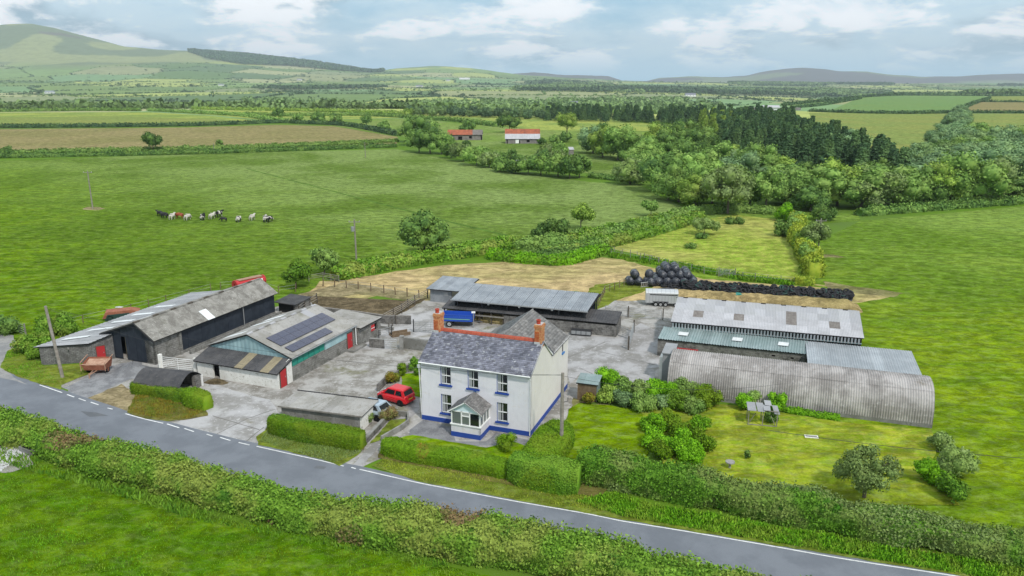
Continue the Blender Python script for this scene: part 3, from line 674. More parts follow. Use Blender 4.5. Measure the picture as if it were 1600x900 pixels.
def slates(parent, o, ex, ey, mat, sw=.28, sh=.2, seed=1, clip=None, name='slates'):
    o, ex, ey = map(Vector, (o, ex, ey)); n = ex.cross(ey).normalized(); X, Y = ex.normalized(), ey.normalized(); r = np.random.default_rng(seed)
    v, f = [], []
    nj = int(ey.length / sh); ni = int(ex.length / sw) + 1; sh = ey.length / nj
    for j in range(nj):
        for i in range(-1, ni):
            a = max(0, (i + .5 * (j % 2)) * sw); b = min(ex.length, (i + 1 + .5 * (j % 2)) * sw) - .012
            if b - a < .03: continue
            if clip and not clip((a + b) / 2, j * sh): continue
            t = r.uniform(0, .008); k = len(v)
            for (x, y, z) in ((a, j * sh - .02 + r.uniform(-.008, .008), .034 + t), (b, j * sh - .02, .034 + t), (b, (j + 1) * sh, .012), (a, (j + 1) * sh, .012)):
                v.append(o + X * x + Y * y + n * z)
            v += [v[k] - n * .022, v[k + 1] - n * .022]
            f += [(k, k + 1, k + 2, k + 3), (k + 4, k + 5, k + 1, k)]
    return ob(name, mesh_np(name, np.array([p[:] for p in v]), f, [mat]), parent, kind='stuff')
def door(parent, o, ux, w, h, mat='red_door', z=.02, frame='wood_dark'):
    ux = Vector((*ux, 0)).normalized(); n = Vector((ux.y, -ux.x, 0)); o = Vector((o[0], o[1], z))
    d = ob('door', MB().mat(mat).obox(o - n * .03, ux * w, n * .09, (0, 0, h)), parent)
    for k in range(5): ob('door_plank', MB().mat(mat).obox(o + n * .06 + ux * (w * (k + .06) / 5), ux * (w / 5 * .88), n * .015, (0, 0, h)), d)
    ob('door_frame', MB().mat(frame).obox(o - ux * .08 - n * .02, ux * .08, n * .1, (0, 0, h + .08)).obox(o + ux * w - n * .02, ux * .08, n * .1, (0, 0, h + .08)).obox(o - ux * .0 - n * .02 + Vector((0, 0, h)), ux * w, n * .1, (0, 0, .08)), d)
    ob('handle', MB().mat('galv').obox(o + n * .075 + ux * (w * .8) + Vector((0, 0, h * .5)), ux * .04, n * .04, (0, 0, .14)), d)
    return d
# ------------------------------------------------------------------ farmhouse
HO, HR = P(660, 655), math.atan2(-.34, .94)
house = thing('farmhouse', 'white two storey farmhouse with slate roof, blue plinth and two brick chimneys', 'house', HO, HR)
HW, HD, EZ, RZ, RY = 9.75, 11.0, 5.42, 7.2, 3.1
WINX = [1.83, 4.30, 6.86]; WW = .94
holes = [(x, x + WW, 3.5, 5.06) for x in WINX] + [(WINX[0], WINX[0] + WW, .92, 2.6), (WINX[2], WINX[2] + WW, .92, 2.6)]
mb = MB().mat('white_wall'); wall_panel(mb, (0, 0), (1, 0), HW, 0, EZ, holes); ob('front_wall', mb, house)
mb = MB().mat('cream_wall')
wall_panel(mb, (HW, .002), (0, 1), HD, 0, [(0, EZ), (RY, RZ - .03), (5.8, 5.16), (HD, 5.16)], [(9.0, 9.45, 4.15, 4.95), (9.0, 9.5, 1.2, 2.2)])
wall_panel(mb, (0, 6), (0, -1), 5.74, 0, [(0, 5.2), (2.9, RZ - .03), (5.74, EZ)])
wall_panel(mb, (2.7, 10.98), (0, -1), 4.98, 0, 5.1)
wall_panel(mb, (HW - .26, HD), (-1, 0), HW - .26 - 2.7, 0, [(0, 5.1), (3.2, 7.2), (6.79, 5.1)])
wall_panel(mb, (2.96, 6), (-1, 0), 2.7, 0, 5.2)
ob('gable_wall', mb, house)
for q_ in ((-.02, 3.64, -.03, 0.0, 0, .42), (6.2, HW + .03, -.03, 0, 0, .42), (HW, HW + .03, .0, HD, 0, .42), (-.03, -.0, 0, 6, 0, .42)): bx('plinth', house, 'blue_paint', *q_)
def sash(x, z0, z1, y=0, w=WW):
    f = MB().mat('white_paint'); d = .1
    f.box(x, x + .07, y + d, y + d + .06, z0, z1).box(x + w - .07, x + w, y + d, y + d + .06, z0, z1).box(x + .07, x + w - .07, y + d, y + d + .06, z1 - .06, z1).box(x + .07, x + w - .07, y + d, y + d + .06, z0, z0 + .09)
    zm = (z0 + z1) / 2; f.box(x + .07, x + w - .07, y + d - .03, y + d + .05, zm - .035, zm + .035).box(x + w / 2 - .02, x + w / 2 + .02, y + d + .005, y + d + .045, z0 + .09, z1 - .06)
    win = ob('window', f, house)
    for a, b in ((x + .07, x + w / 2 - .02), (x + w / 2 + .02, x + w - .07)):
        for c, e in ((z0 + .09, zm - .035), (zm + .035, z1 - .06)): bx('pane', win, 'glass', a, b, y + d + .02, y + d + .03, c, e)
    bx('curtain', win, 'curtain_glass', x + .08, x + .08 + w * .27, y + d - .0, y + d + .018, z0 + .09, z1 - .06)
    bx('sill', win, 'blue_paint', x - .12, x + w + .12, y - .13, y + .1, z0 - .13, z0)
    bx('reveal', win, 'blue_paint', x, x + .015, y - .005, y + d, z0, z1)
for x in WINX: sash(x, 3.5, 5.06)
for x in (WINX[0], WINX[2]): sash(x, .92, 2.6)
for y, z0, z1 in ((9.0, 4.15, 4.95), (9.0, 1.2, 2.2)):
    win = bx('window', house, 'white_paint', HW - .07, HW - .03, y, y + .47, z0, z1)
    bx('pane', win, 'glass', HW - .03, HW - .018, y + .05, y + .2, z0 + .05, z1 - .05); bx('pane', win, 'glass', HW - .03, HW - .018, y + .25, y + .42, z0 + .05, z1 - .05)
    bx('sill', win, 'light_blue_paint', HW - .1, HW + .12, y - .1, y + .57, z0 - .14, z0)
# roofs
sf = (RZ - EZ) / RY; ov = .22
o = Vector((-.12, -ov, EZ - sf * ov + .02)); ex = Vector((HW + .24, 0, 0)); ey = Vector((0, RY + ov, sf * (RY + ov)))
rf = slab('roof', house, o, ex, ey, .08, 'slate'); slates(rf, o, ex, ey, 'slate')
sb = (RZ - 5.2) / 2.9
o = Vector((HW + .12, 6.1, 5.2 - sb * .1 + .02)); ex = Vector((-HW - .24, 0, 0)); ey = Vector((0, -3.0, sb * 3.0))
rb = slab('rear_roof', house, o, ex, ey, .08, 'slate'); slates(rb, o, ex, ey, 'slate', seed=3)
wx = 6.23; wz = 7.28; sr = (wz - 5.12) / (HW - wx)
o = Vector((HW + .14, 3.2, 5.12 - sr * .14 + .02)); ex = Vector((0, HD - 3.2 + .15, 0)); ey = Vector((-(HW - wx) - .14, 0, sr * (HW - wx + .14)))
# right slope of the wing: starts where it meets the main roof's rear slope (valley)
def valley(a, h): return a + 3.2 > RY + (RZ - (5.12 + sr * (h / math.hypot(1, sr)))) / sb - .2
mbw = MB().mat('slate'); n_ = ex.cross(ey).normalized()
mbw.prism([Vector((HW + .14, 5.75, o.z)) - n_ * .08, Vector((HW + .14, HD + .15, o.z)) - n_ * .08, Vector((wx, HD + .15, wz + .02)) - n_ * .08, Vector((wx, 3.2, wz + .02)) - n_ * .08], n_ * .07)
rw = ob('wing_roof', mbw, house); slates(rw, o, ex, ey, 'slate_brown', seed=5, clip=valley, sw=.4, sh=.26)
sl_ = (wz - 5.12) / (wx - 2.7)
mbw = MB().mat('slate_brown'); mbw.prism([Vector((2.55, HD + .15, 5.05)), Vector((2.55, 5.9, 5.05)), Vector((wx, 3.2, wz - .04)), Vector((wx, HD + .15, wz - .04))], Vector((0, 0, .07)))
rl = ob('wing_roof', mbw, house); slates(rl, (2.5, HD + .15, 5.04), (0, -(HD - 5.9), 0), (wx - 2.5, 0, wz - 5.0), 'slate_brown', seed=6, sw=.4, sh=.26)
k = MB().mat('slate_brown')
k.tube([(wx, 3.3, wz + .06), (wx, HD + .15, wz + .06)], .08, 6); ob('wing_ridge', k, house)
for i in range(21): 
    x = .4 + i * .435; ob('ridge_tile', MB().mat('red_tile').prism([(x, RY - .24, RZ - .06), (x, RY - .15, RZ + .12), (x, RY, RZ + .19), (x, RY + .15, RZ + .12), (x, RY + .24, RZ - .06)], (.42, 0, random.uniform(-.006, .006))), house)
bx('bargeboard', house, 'white_paint', -.0, HW, -.06, -.0, EZ - .16, EZ - .02)
def beam(mb, a, b, w, h): 
    a, b = Vector(a), Vector(b); d = b - a; s = d.cross(Vector((0, 0, 1))).normalized() * w
    return mb.obox(a, d, s, (0, 0, h))
mb = MB().mat('white_paint')
beam(mb, (HW + .06, RY + .1, RZ - .14), (HW + .06, 5.75, 5.08), .05, .17); beam(mb, (HW + .06, -.1, EZ - .16), (HW + .06, RY, RZ - .16), .05, .14)
mb.box(HW + .02, HW + .09, 5.76, HD + .1, 5.0, 5.13); ob('bargeboard', mb, house)
mb = MB().mat('white_paint'); mb.tube([(-.06, -.28, EZ - .14), (HW + .06, -.28, EZ - .16)], .06, 6); mb.tube([(HW - .02, -.05, EZ - .15), (HW - .02, -.05, .1)], .04, 6); mb.tube([(-.08, -.2, EZ - .2), (-.08, .1, .1)], .035, 6); ob('gutter', mb, house)
mb = MB().mat('white_paint'); mb.box(-.42, -.14, .15, .35, 4.6, 4.85); ob('lantern', mb, house)
def chimney(x0, x1):
    c = ob('chimney', MB().mat('chimney_brick').box(x0, x1, RY - .35, RY + .45, RZ - .5, 8.5), house)
    mb = MB().mat('orange_brick')
    for q in range(7): mb.box(x0 - .02, x0 + .38, RY - .37, RY - .33, RZ + .02 + q * .13, RZ + .1 + q * .13)
    ob('brickwork', mb, c)
    for z, e in ((8.32, .03), (8.44, .06), (8.56, .03)): ob('corbel', MB().mat('chimney_brick').box(x0 - e, x1 + e, RY - .35 - e, RY + .45 + e, z, z + .11), c)
    bx('cap', c, 'mortar_cap', x0 + .05, x1 - .05, RY - .3, RY + .4, 8.67, 8.72)
    bx('flashing', c, 'mortar_cap', x0 - .03, x0 + .45, RY - .4, RY - .36, RZ - .22, RZ + .0)
    mb = MB().mat('chimney_pot'); mb.disc((x0 + .25, RY - .1, 8.87), (0, 0, 1), .17, .36, 12, .11).disc((x0 + .25, RY - .1, 9.03), (0, 0, 1), .2, .07, 12, .11); ob('chimney_pot', mb, c)
chimney(-.02, .58); chimney(9.17, 9.77)
# porch
px0, px1, py = 3.65, 6.2, -2.05
pc = MB().mat('white_wall'); wall_panel(pc, (px0, py), (1, 0), px1 - px0, .42, 1.06, th=.15); wall_panel(pc, (px1, py + .0), (0, 1), -py, .42, 1.06, th=.15); pc.box(px0, px0 + .15, py + .15, -.01, .42, 1.06)
por = ob('porch', pc, house)
bx('plinth', por, 'blue_paint', px0 - .02, px1 + .02, py - .02, -.03, .0, .43)
mb = MB().mat('white_paint'); mb.box(px0 - .08, px1 + .08, py - .08, py + .16, 1.06, 1.15).box(px1 - .15, px1 + .08, py + .16, 0, 1.06, 1.15).box(px0 - .08, px0 + .15, py + .16, 0, 1.06, 1.15)
for x in (px0, px0 + .86, px0 + 1.58, px1 - .1): mb.box(x, x + .1, py, py + .1, 1.15, 2.3)
for y in (py + .7, py + 1.35, -.1):
    mb.box(px1 - .1, px1, y, y + .08, 1.15, 2.3); mb.box(px0, px0 + .1, y, y + .08, 1.15, 2.3)
mb.box(px0 + .1, px1 - .1, py, py + .1, 2.2, 2.3).box(px1 - .1, px1, py + .1, 0, 2.2, 2.3).box(px0, px0 + .1, py + .1, 0, 2.2, 2.3).box(px0 + .96, px0 + 1.58, py, py + .1, 1.85, 1.93)
ob('frame', mb, por)
bx('pane', por, 'porch_glass', px0 + .1, px0 + .86, py + .04, py + .055, 1.15, 2.2); bx('pane', por, 'porch_glass', px0 + .96, px0 + 1.58, py + .04, py + .055, 1.15, 1.85); bx('pane', por, 'curtain_glass', px0 + .96, px0 + 1.58, py + .04, py + .055, 1.93, 2.2); bx('pane', por, 'glass', px0 + 1.68, px1 - .1, py + .04, py + .055, 1.15, 2.2)
for a, b in ((py + .1, py + .7), (py + .78, py + 1.35), (py + 1.43, -.1)):
    bx('pane', por, 'porch_glass', px1 - .06, px1 - .045, a, b, 1.15, 2.2); bx('pane', por, 'porch_glass', px0 + .045, px0 + .06, a, b, 1.15, 2.2)
xm = (px0 + px1) / 2
ob('gable_panel', MB().mat('pale_blue_panel').prism([(px0, py + .02, 2.3), (px1, py + .02, 2.3), (xm, py + .02, 3.12)], (0, .06, 0)), por)
for s in (-1, 1):
    e = px0 - .2 if s < 0 else px1 + .2; zr = 3.2; ze = 2.27
    o = Vector((e, 0 if s < 0 else py - .2, ze)); ex = Vector((0, (py - .2) if s < 0 else -(py - .2), 0)); ey = Vector((xm - e, 0, zr - ze))
    r_ = slab('roof', por, o, ex, ey, .05, 'slate_brown'); slates(r_, o, ex, ey, 'slate_brown', .25, .17, seed=20 + s)
    beam_ = MB().mat('white_paint'); beam(beam_, (e, py - .2 - (0 if s < 0 else .05) * 0, ze - .1), (xm, py - .2, zr - .1), .05, .1); ob('bargeboard', beam_, por)
bx('ridge', por, 'slate_brown', xm - .07, xm + .07, py - .2, 0, 3.17, 3.25)
bx('apron', por, 'light_blue_paint', xm - .12, xm + .12, -.05, -.0, 3.2, 3.3)
# ------------------------------------------------------------------ solar shed
SO = Vector((-21.14, 69.3)); SR = math.atan2(.93, .37); SL, SW_, SE, SZ = 10.9, 9.9, 2.5, 4.2
shed = thing('cow_shed', 'grey roofed shed with solar panels, blue cladding, green sheet and red side door', 'shed', SO, SR)
mb = MB().mat('block_wall'); wall_panel(mb, (0, 0), (1, 0), 9.3, 0, 1.45, th=.2); wall_panel(mb, (10.35, 0), (1, 0), SL - 10.35, 0, 2.4, th=.2); wall_panel(mb, (SL, .2), (0, 1), SW_ - .2, 0, [(0, 2.45), (4.8, 4.05), (9.7, 2.45)], th=.2); wall_panel(mb, (SL - .2, SW_), (-1, 0), SL - .2, 0, 2.4, th=.2)
ob('block_wall', mb, shed)
for i in range(6): ob('green_sheet', corr(.86, .95, .15, .018, 'teal_sheet'), shed).matrix_local = Matrix.Translation((.12 + i * .88, .05, 1.47)) @ Matrix.Rotation(PI / 2, 4, 'X')
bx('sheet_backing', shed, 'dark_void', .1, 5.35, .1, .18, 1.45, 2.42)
for i in range(4): ob('cladding_sheet', corr(.98, 1.0, .15, .02, 'blue_cladding'), shed).matrix_local = Matrix.Translation((5.42 + i * .97, -.03, 1.44)) @ Matrix.Rotation(PI / 2, 4, 'X')
bx('cladding_rail', shed, 'blue_cladding', 5.4, 9.3, .0, .1, 1.45, 2.42)
door(shed, (9.36, 0), (1, 0), .92, 1.85)
bx('lintel', shed, 'blue_cladding', 9.3, 10.36, -.01, .1, 1.98, 2.42)
# front gable cladding (x = 0 plane, faces -x)
for i in range(10):
    a, b = i * .98, (i + 1) * .98
    zt = lambda y: SE + (SZ - SE) * (1 - abs(y - 4.9) / 4.9) - .06
    n = 10; v = []; 
    for q in range(n + 1):
        y = a + (b - a) * q / n; xo = -.02 + .02 * math.sin(2 * PI * q / 5)
        v += [(xo, y, 1.95), (xo, y, zt(y))]
    me = bpy.data.meshes.new('gable_sheet'); me.from_pydata(v, [], [(2 * q, 2 * q + 1, 2 * q + 3, 2 * q + 2) for q in range(n)]); me.materials.append(M['blue_cladding']); ob('gable_sheet', me, shed)
ob('gable_frame', MB().mat('blue_cladding').prism([(.03, .05, 1.97), (.03, 9.8, 1.97), (.03, 9.8, 2.42), (.03, 4.9, 4.1), (.03, .05, 2.42)], (.08, 0, 0)), shed)
for s in (0, 1):
    if s == 0: o, ex, ey = (-.25, -.2, SE - .07), (SL + .4, 0, 0), (0, 5.1, 1.77)
    else: o, ex, ey = (SL + .15, 10.0, SE - .07), (-SL - .4, 0, 0), (0, -5.1, 1.77)
    pick = (lambda i, j: 'skylight' if (i in (4, 8) and j == 0) or (i == 2 and j == 0) else None) if s else (lambda i, j: 'grey_sheet' if (j == 1 and i == 8) else None)
    roof(shed, o, ex, ey, 'fibre_cement', 11, 2, .17, .022, pick=pick)
for i in range(13): bx('ridge_cap', shed, 'fibre_mossy' if i % 2 else 'light_sheet', -.2 + i * .86, .58 + i * .86, 4.78, 5.02, SZ - .0, SZ + .1)
mb = MB().mat('white_paint'); mb.tube([(SL + .02, -.12, 2.45), (SL + .02, -.12, .3), (SL + .25, -.3, .08)], .06, 6); ob('downpipe', mb, shed)
mb = MB().mat('galv'); mb.tube([(-.2, -.26, 2.4), (SL + .1, -.26, 2.4)], .06, 6); ob('gutter', mb, shed)
bx('step', shed, 'cement_wall', 9.0, 11.6, -1.0, -.02, 0, .22)
th = math.atan2(1.77, 5.1)
def solar(x0, x1, ys, n):
    for a, b in ys:
        for i in range(n):
            w = (x1 - x0) / n; m = Matrix.Translation((x0 + i * w, a * math.cos(th) - .2, SE - .07 + a * math.sin(th) + .14)) @ Matrix.Rotation(th, 4, 'X')
            if ('sp', n) not in _sheets: _sheets[('sp', n)] = MB().mat('solar').box(0, w - .05, 0, b - a - .03, 0, .035).mesh('solar_panel'); _sheets[('sf', n)] = MB().mat('dark_steel').box(-.015, w - .035, -.015, b - a - .015, -.03, -.002).mesh('panel_frame')
            s_ = ob('solar_panel', _sheets[('sp', n)], shed); s_.matrix_local = m; ob('panel_frame', _sheets[('sf', n)], s_)
solar(.65, 9.85, ((1.95, 2.85), (2.85, 3.75)), 7); 
solar(.72, 7.4, ((.55, 1.55),), 6)
# annexe
ann = thing('dairy_annexe', 'low whitewashed dairy with dark felt roof and red side door under the blue gable', 'shed', SO, SR)
mb = MB().mat('whitewash'); AX = -2.15
wall_panel(mb, (AX, 9.7), (0, -1), 9.7, 0, 1.62, [(1.95, 2.75, -.01, 1.45)], th=.18)
wall_panel(mb, (AX + .18, 0), (1, 0), 1.95, 0, [(0, 1.66), (1.95, 2.42)], th=.18); wall_panel(mb, (-.02, 9.7), (-1, 0), 1.93, 0, [(0, 2.3), (1.93, 1.66)], th=.18); ob('wall', mb, ann)
bx('doorway', ann, 'dark_void', AX + .5, AX + .55, 6.9, 7.8, 0, 1.5)
door(ann, (AX + .28, 0), (1, 0), .86, 1.72, z=.02)
o, ex, ey = Vector((AX - .3, 9.9, 1.6)), Vector((0, -10.05, 0)), Vector((2.32, 0, .72))
roof(ann, o, ex, ey, 'black_felt', 10, 1, .25, .02, pick=lambda i, j: 'tan_sheet' if i in (5, 8) else None)
bx('eave_board', ann, 'white_paint', -.1, .0, -.1, -.02, 2.2, 2.45)
# rear block extension of the shed
ext = thing('block_lean_to', 'grey blockwork outbuilding with open red hatch behind the solar shed', 'shed', SO, SR)
mb = MB().mat('block_wall'); wall_panel(mb, (SL + .05, -.35), (1, -.06), 4.3, 0, 2.15, [(2.55, 3.7, .95, 1.75)], th=.2); wall_panel(mb, (15.2, -.4), (0, 1), 4.9, 0, 2.2, th=.2); wall_panel(mb, (15.0, 4.5), (-1, 0), 4, 0, 2.2, th=.2); ob('wall', mb, ext)
roof(ext, (SL + .05, -.75, 2.12), (4.5, 0, 0), (0, 5.4, .35), 'fibre_cement', 4, 1, .17, .02)
hat = bx('hatch', ext, 'red_paint', 13.4, 14.1, -.52, -.47, 1.0, 1.72); bx('hatch_bar', hat, 'white_paint', 13.4, 14.1, -.55, -.52, 1.3, 1.36)
# ------------------------------------------------------------------ long barn
BO = Vector((-42.07, 75.95)); BR = math.atan2(-.363, .932); BL, BE, BZ, BX, AXP = 19.1, 2.72, 4.35, 6.3, 4.1
barn = thing('long_barn', 'long barn with black sheeted sides and mottled grey asbestos roof', 'barn', BO, BR)
mb = MB().mat('navy_sheet')
for i in range(6):
    a, b = i * 1.02 - .3, i * 1.02 + .68
    if i == 2: continue
    zt = lambda x: BE + (BZ - BE) * (1 - (AXP - x) / 4.7 if x < AXP else 1 - (x - AXP) / 2.2) - .06
    ob('gable_sheet', MB().mat('navy_sheet').prism([(a, .0, .12), (b, .0, .12), (b, .0, zt(b)), (a, .0, zt(a))], (0, .06, 0)), barn)
ob('gable_sheet', MB().mat('navy_sheet').prism([(1.76, .0, 2.55), (2.72, .0, 2.55), (2.72, 0, zt(2.72)), (1.76, 0, zt(1.76))], (0, .06, 0)), barn)
ob('gable_sheet', MB().mat('navy_sheet').prism([(2.35, .0, .12), (2.72, .0, .12), (2.72, 0, 2.55), (2.35, 0, 2.55)], (0, .06, 0)), barn)
bx('doorway', barn, 'tan_sheet', 1.7, 2.4, .5, .55, .1, 2.6)
mb = MB().mat('block_wall'); wall_panel(mb, (5.0, 0), (1, 0), 1.1, 0, 2.55, th=.2); wall_panel(mb, (6.1, .0), (0, 1), 3.5, 0, 2.62, th=.22); wall_panel(mb, (6.12, 3.5), (0, 1), BL - 3.5, 0, .32, th=.2); mb.box(6.0, 6.3, 3.3, 3.6, 0, 2.65); ob('block_wall', mb, barn)
for i in range(15): ob('side_sheet', MB().mat('navy_sheet').box(6.0 + (i % 2) * .015, 6.06 + (i % 2) * .015, 3.62 + i * 1.035, 4.64 + i * 1.035, .28, 2.7), barn)
bx('rear_wall', barn, 'navy_sheet', -.4, 6.0, BL - .1, BL, 0, 2.6); ob('rear_gable', MB().mat('navy_sheet').prism([(-.4, BL - .05, 2.6), (6.2, BL - .05, 2.6), (AXP, BL - .05, 4.25)], (0, .05, 0)), barn)
bx('left_wall', barn, 'navy_sheet', -.4, -.2, .1, BL - .1, 0, 2.6)
ob('drainpipe', MB().mat('galv').tube([(6.32, 13.2, 2.6), (6.32, 13.2, .1)], .05, 6), barn)
ob('low_wall', MB().mat('block_wall').box(6.9, 7.1, 3.8, BL, 0, .5), barn)
roof(barn, (BX + .25, -.3, BE - .05), (0, BL + .5, 0), (AXP - BX - .25, 0, BZ - BE + .05), 'fibre_mossy', 18, 2, .17, .025, pick=lambda i, j: 'skylight' if i == 7 and j == 0 else None)
roof(barn, (-.75, BL + .2, BE - .05), (0, -BL - .5, 0), (AXP + .75, 0, BZ - BE + .05), 'fibre_mossy', 18, 1, .17, .025, pick=lambda i, j: 'skylight' if i == 13 else None)
for i in range(24): bx('ridge_cap', barn, 'fibre_mossy' if i % 3 else 'wood_dark', AXP - .14, AXP + .14, -.3 + i * .815, .46 + i * .815, BZ - .02, BZ + .1)
mb = MB().mat('dark_steel'); beam(mb, (-.78, -.33, BE - .2), (AXP, -.33, BZ - .1), .06, .16); beam(mb, (AXP, -.33, BZ - .1), (BX + .25, -.33, BE - .2), .06, .16); ob('bargeboard', mb, barn)
# stone lean-to beside it
lt = thing('stone_byre', 'low stone byre with pale sheeted roof and small red door beside long barn', 'barn', BO, BR)
A_, B_, C_ = Vector((-4.75, -4.25)), Vector((-.55, -1.75)), Vector((.65, -.05))
mb = MB().mat('stone_wall')
d1 = (B_ - A_); wall_panel(mb, A_, d1, d1.length, 0, [(0, 2.02), (d1.length, 2.1)], th=.3)
d2 = (C_ - B_); wall_panel(mb, B_, d2, d2.length, 0, [(0, 2.1), (d2.length, 2.75)], [(.45, 1.25, -.01, 1.65)], th=.3)
wall_panel(mb, (-5.3, 17.3), Vector((.55, -21.5)), 21.5, 0, 2.0, th=-.3) if False else mb.obox((-5.05, -4.0, 0), (-.35, 21.3, 0), (.3, 0, 0), (0, 0, 1.98))
mb.box(-5.3, -.5, 17.1, 17.4, 0, 2.0); ob('wall', mb, lt)
pd = B_ + d2.normalized() * .45; door(lt, pd, d2, .78, 1.6)
ob('vent', MB().mat('cement_wall').disc((-2.3, -2.95, 1.65), (-.5, -.85, 0), .16, .12, 10), lt)
# roof: hangs from the barn's left eave down to the outer wall
top = [(-.45, -1.3), (-.45, 17.9)]
v0, v1, v2, v3, v4 = Vector((-5.1, -4.6, 1.98)), Vector((-.5, -2.0, 2.1)), Vector((.75, -.35, 2.72)), Vector((-.2, 18.6, 2.66)), Vector((-5.5, 17.5, 2.02))
ob('roof_deck', MB().mat('dark_void').add([v - Vector((0, 0, .08)) for v in (v0, v1, v2, v3, v4)], [(0, 1, 2, 3, 4)]), lt)
nst = 20
for i in range(nst):
    a0, a1 = i / nst, (i + 1) / nst
    lo = lambda a: v0.lerp(v4, a); hi = lambda a: (v1.lerp(v2, min(1, a * 9)) if a < .11 else v2.lerp(v3, (a - .11) / .89))
    q = [lo(a0), lo(a1), hi(a1), hi(a0)]; n = 10; vs = []
    for k in range(n + 1):
        f_ = k / n; z = Vector((0, 0, .025 * math.sin(k * PI / 2 + .3) + .02)); vs += [q[0].lerp(q[1], f_) + z, q[3].lerp(q[2], f_) + z]
    me = bpy.data.meshes.new('roof_sheet'); me.from_pydata([x[:] for x in vs], [], [(2 * k, 2 * k + 2, 2 * k + 3, 2 * k + 1) for k in range(n)])
    me.materials.append(M['skylight' if i in (3, 8, 11, 15) and False else 'fibre_grey']); ob('roof_sheet', me, lt)
for a in (.07, .22, .36, .5, .66): 
    q0, q1 = v0.lerp(v4, a), v0.lerp(v4, a + .035); h0, h1 = v2.lerp(v3, max(0, a - .06)), v2.lerp(v3, max(0, a - .025))
    vs = [q0.lerp(h0, .2), q1.lerp(h1, .2), q1.lerp(h1, .62), q0.lerp(h0, .62)]; ob('skylight', MB().mat('skylight').prism([x + Vector((0, 0, .055)) for x in vs], (0, 0, .012)), lt)
# small dark shed behind barn end
p = P(440, 492); t_ = thing('lean_to_store', 'small dark roofed store at the far end of the long barn', 'shed', P(440, 489), BR)
mb = MB().mat('block_dark'); mb.box(1.9, 2.1, 0, 3.0, 0, 1.3).box(-.6, 1.9, 2.8, 3.0, 0, 1.3); ob('wall', mb, t_); bx('opening', t_, 'dark_void', -.6, 1.8, .3, .35, 0, 1.2)
ob('roof', MB().mat('black_felt').prism([(-.9, -.2, 1.32), (2.3, -.2, 1.26), (2.3, 3.2, 1.4), (-.9, 3.2, 1.5)], (0, 0, .1)), t_)
# ------------------------------------------------------------------ barrel roofed cart shed
ea, eb = P(207, 597, 1.15), P(282, 603, 1.15); CR = math.atan2((eb - ea).y, (eb - ea).x) - .06; CL = (eb - ea).length + .1
cs = thing('cart_shed', 'small open ended shed with curved black tin roof behind clipped hedge', 'shed', ea, CR)
CW = 3.3; n = 10
prof = [(CW * i / n, 1.1 + .85 * math.sin(PI * i / n) ** .9) for i in range(n + 1)]
for k in range(5):
    x0, x1 = k * CL / 5, (k + 1) * CL / 5; vs = []; 
    for y, z in prof: vs += [(x0, y, z + .01 * (k % 2)), (x1, y, z + .01 * (k % 2))]
    vs += [(a, b, c - .05) for a, b, c in vs]; N = 2 * (n + 1)
    fs = [(2 * i, 2 * i + 1, 2 * i + 3, 2 * i + 2) for i in range(n)] + [(N + 2 * i, N + 2 * i + 2, N + 2 * i + 3, N + 2 * i + 1) for i in range(n)] + [(2 * i, 2 * i + 2, N + 2 * i + 2, N + 2 * i) for i in range(n)] + [(2 * i + 1, N + 2 * i + 1, N + 2 * i + 3, 2 * i + 3) for i in range(n)] + [(0, N, N + 1, 1), (2 * n, 2 * n + 1, N + 2 * n + 1, N + 2 * n)]
    ob('roof_sheet', MB().mat('black_felt').add(vs, fs), cs)
mb = MB().mat('block_dark'); mb.box(0.05, CL - .1, CW - .2, CW, 0, 1.15).box(.05, CL - .1, 0, .15, 0, 1.1).prism([(.05, y, 0 if i in (0, 99) else z - .06) for i, (y, z) in enumerate([(0, 0)] + prof + [(CW, 0)]) if True], (.15, 0, 0)); mb.box(CL - .5, CL - .1, CW - .9, CW - .2, 0, 1.3); ob('wall', mb, cs)
bx('post', cs, 'white_paint', CL - .12, CL + .02, CW - .12, CW + .02, 0, 1.15); bx('post', cs, 'wood_grey', CL - .12, CL, 0, .12, 0, 1.1)
# ------------------------------------------------------------------ garage
ga, gb = P(437, 633, 1.4), P(565, 649, 1.4); GR = math.atan2((gb - ga).y, (gb - ga).x); GL = (gb - ga).length
gar = thing('low_garage', 'low garage with flat grey sheet roof and white end wall beside parked cars', 'garage', ga, GR)
mb = MB().mat('whitewash'); mb.box(GL - .2, GL, .05, 2.7, 0, 1.36); ob('end_wall', mb, gar)
mb = MB().mat('cement_wall'); mb.box(0.1, GL - .2, .05, .22, 0, 1.3).box(.1, .28, .22, 2.7, 0, 1.3).box(.28, GL - .2, 2.5, 2.7, 0, 1.36); ob('wall', mb, gar)
roof(gar, (-.1, -.15, 1.36), (GL + .2, 0, 0), (0, 3.15, .12), 'fibre_cement', 8, 1, .15, .018)
bx('fascia', gar, 'wood_grey', -.1, GL + .1, -.19, -.15, 1.28, 1.4); bx('fascia', gar, 'dark_steel', -.1, GL + .1, 3.0, 3.04, 1.46, 1.6)
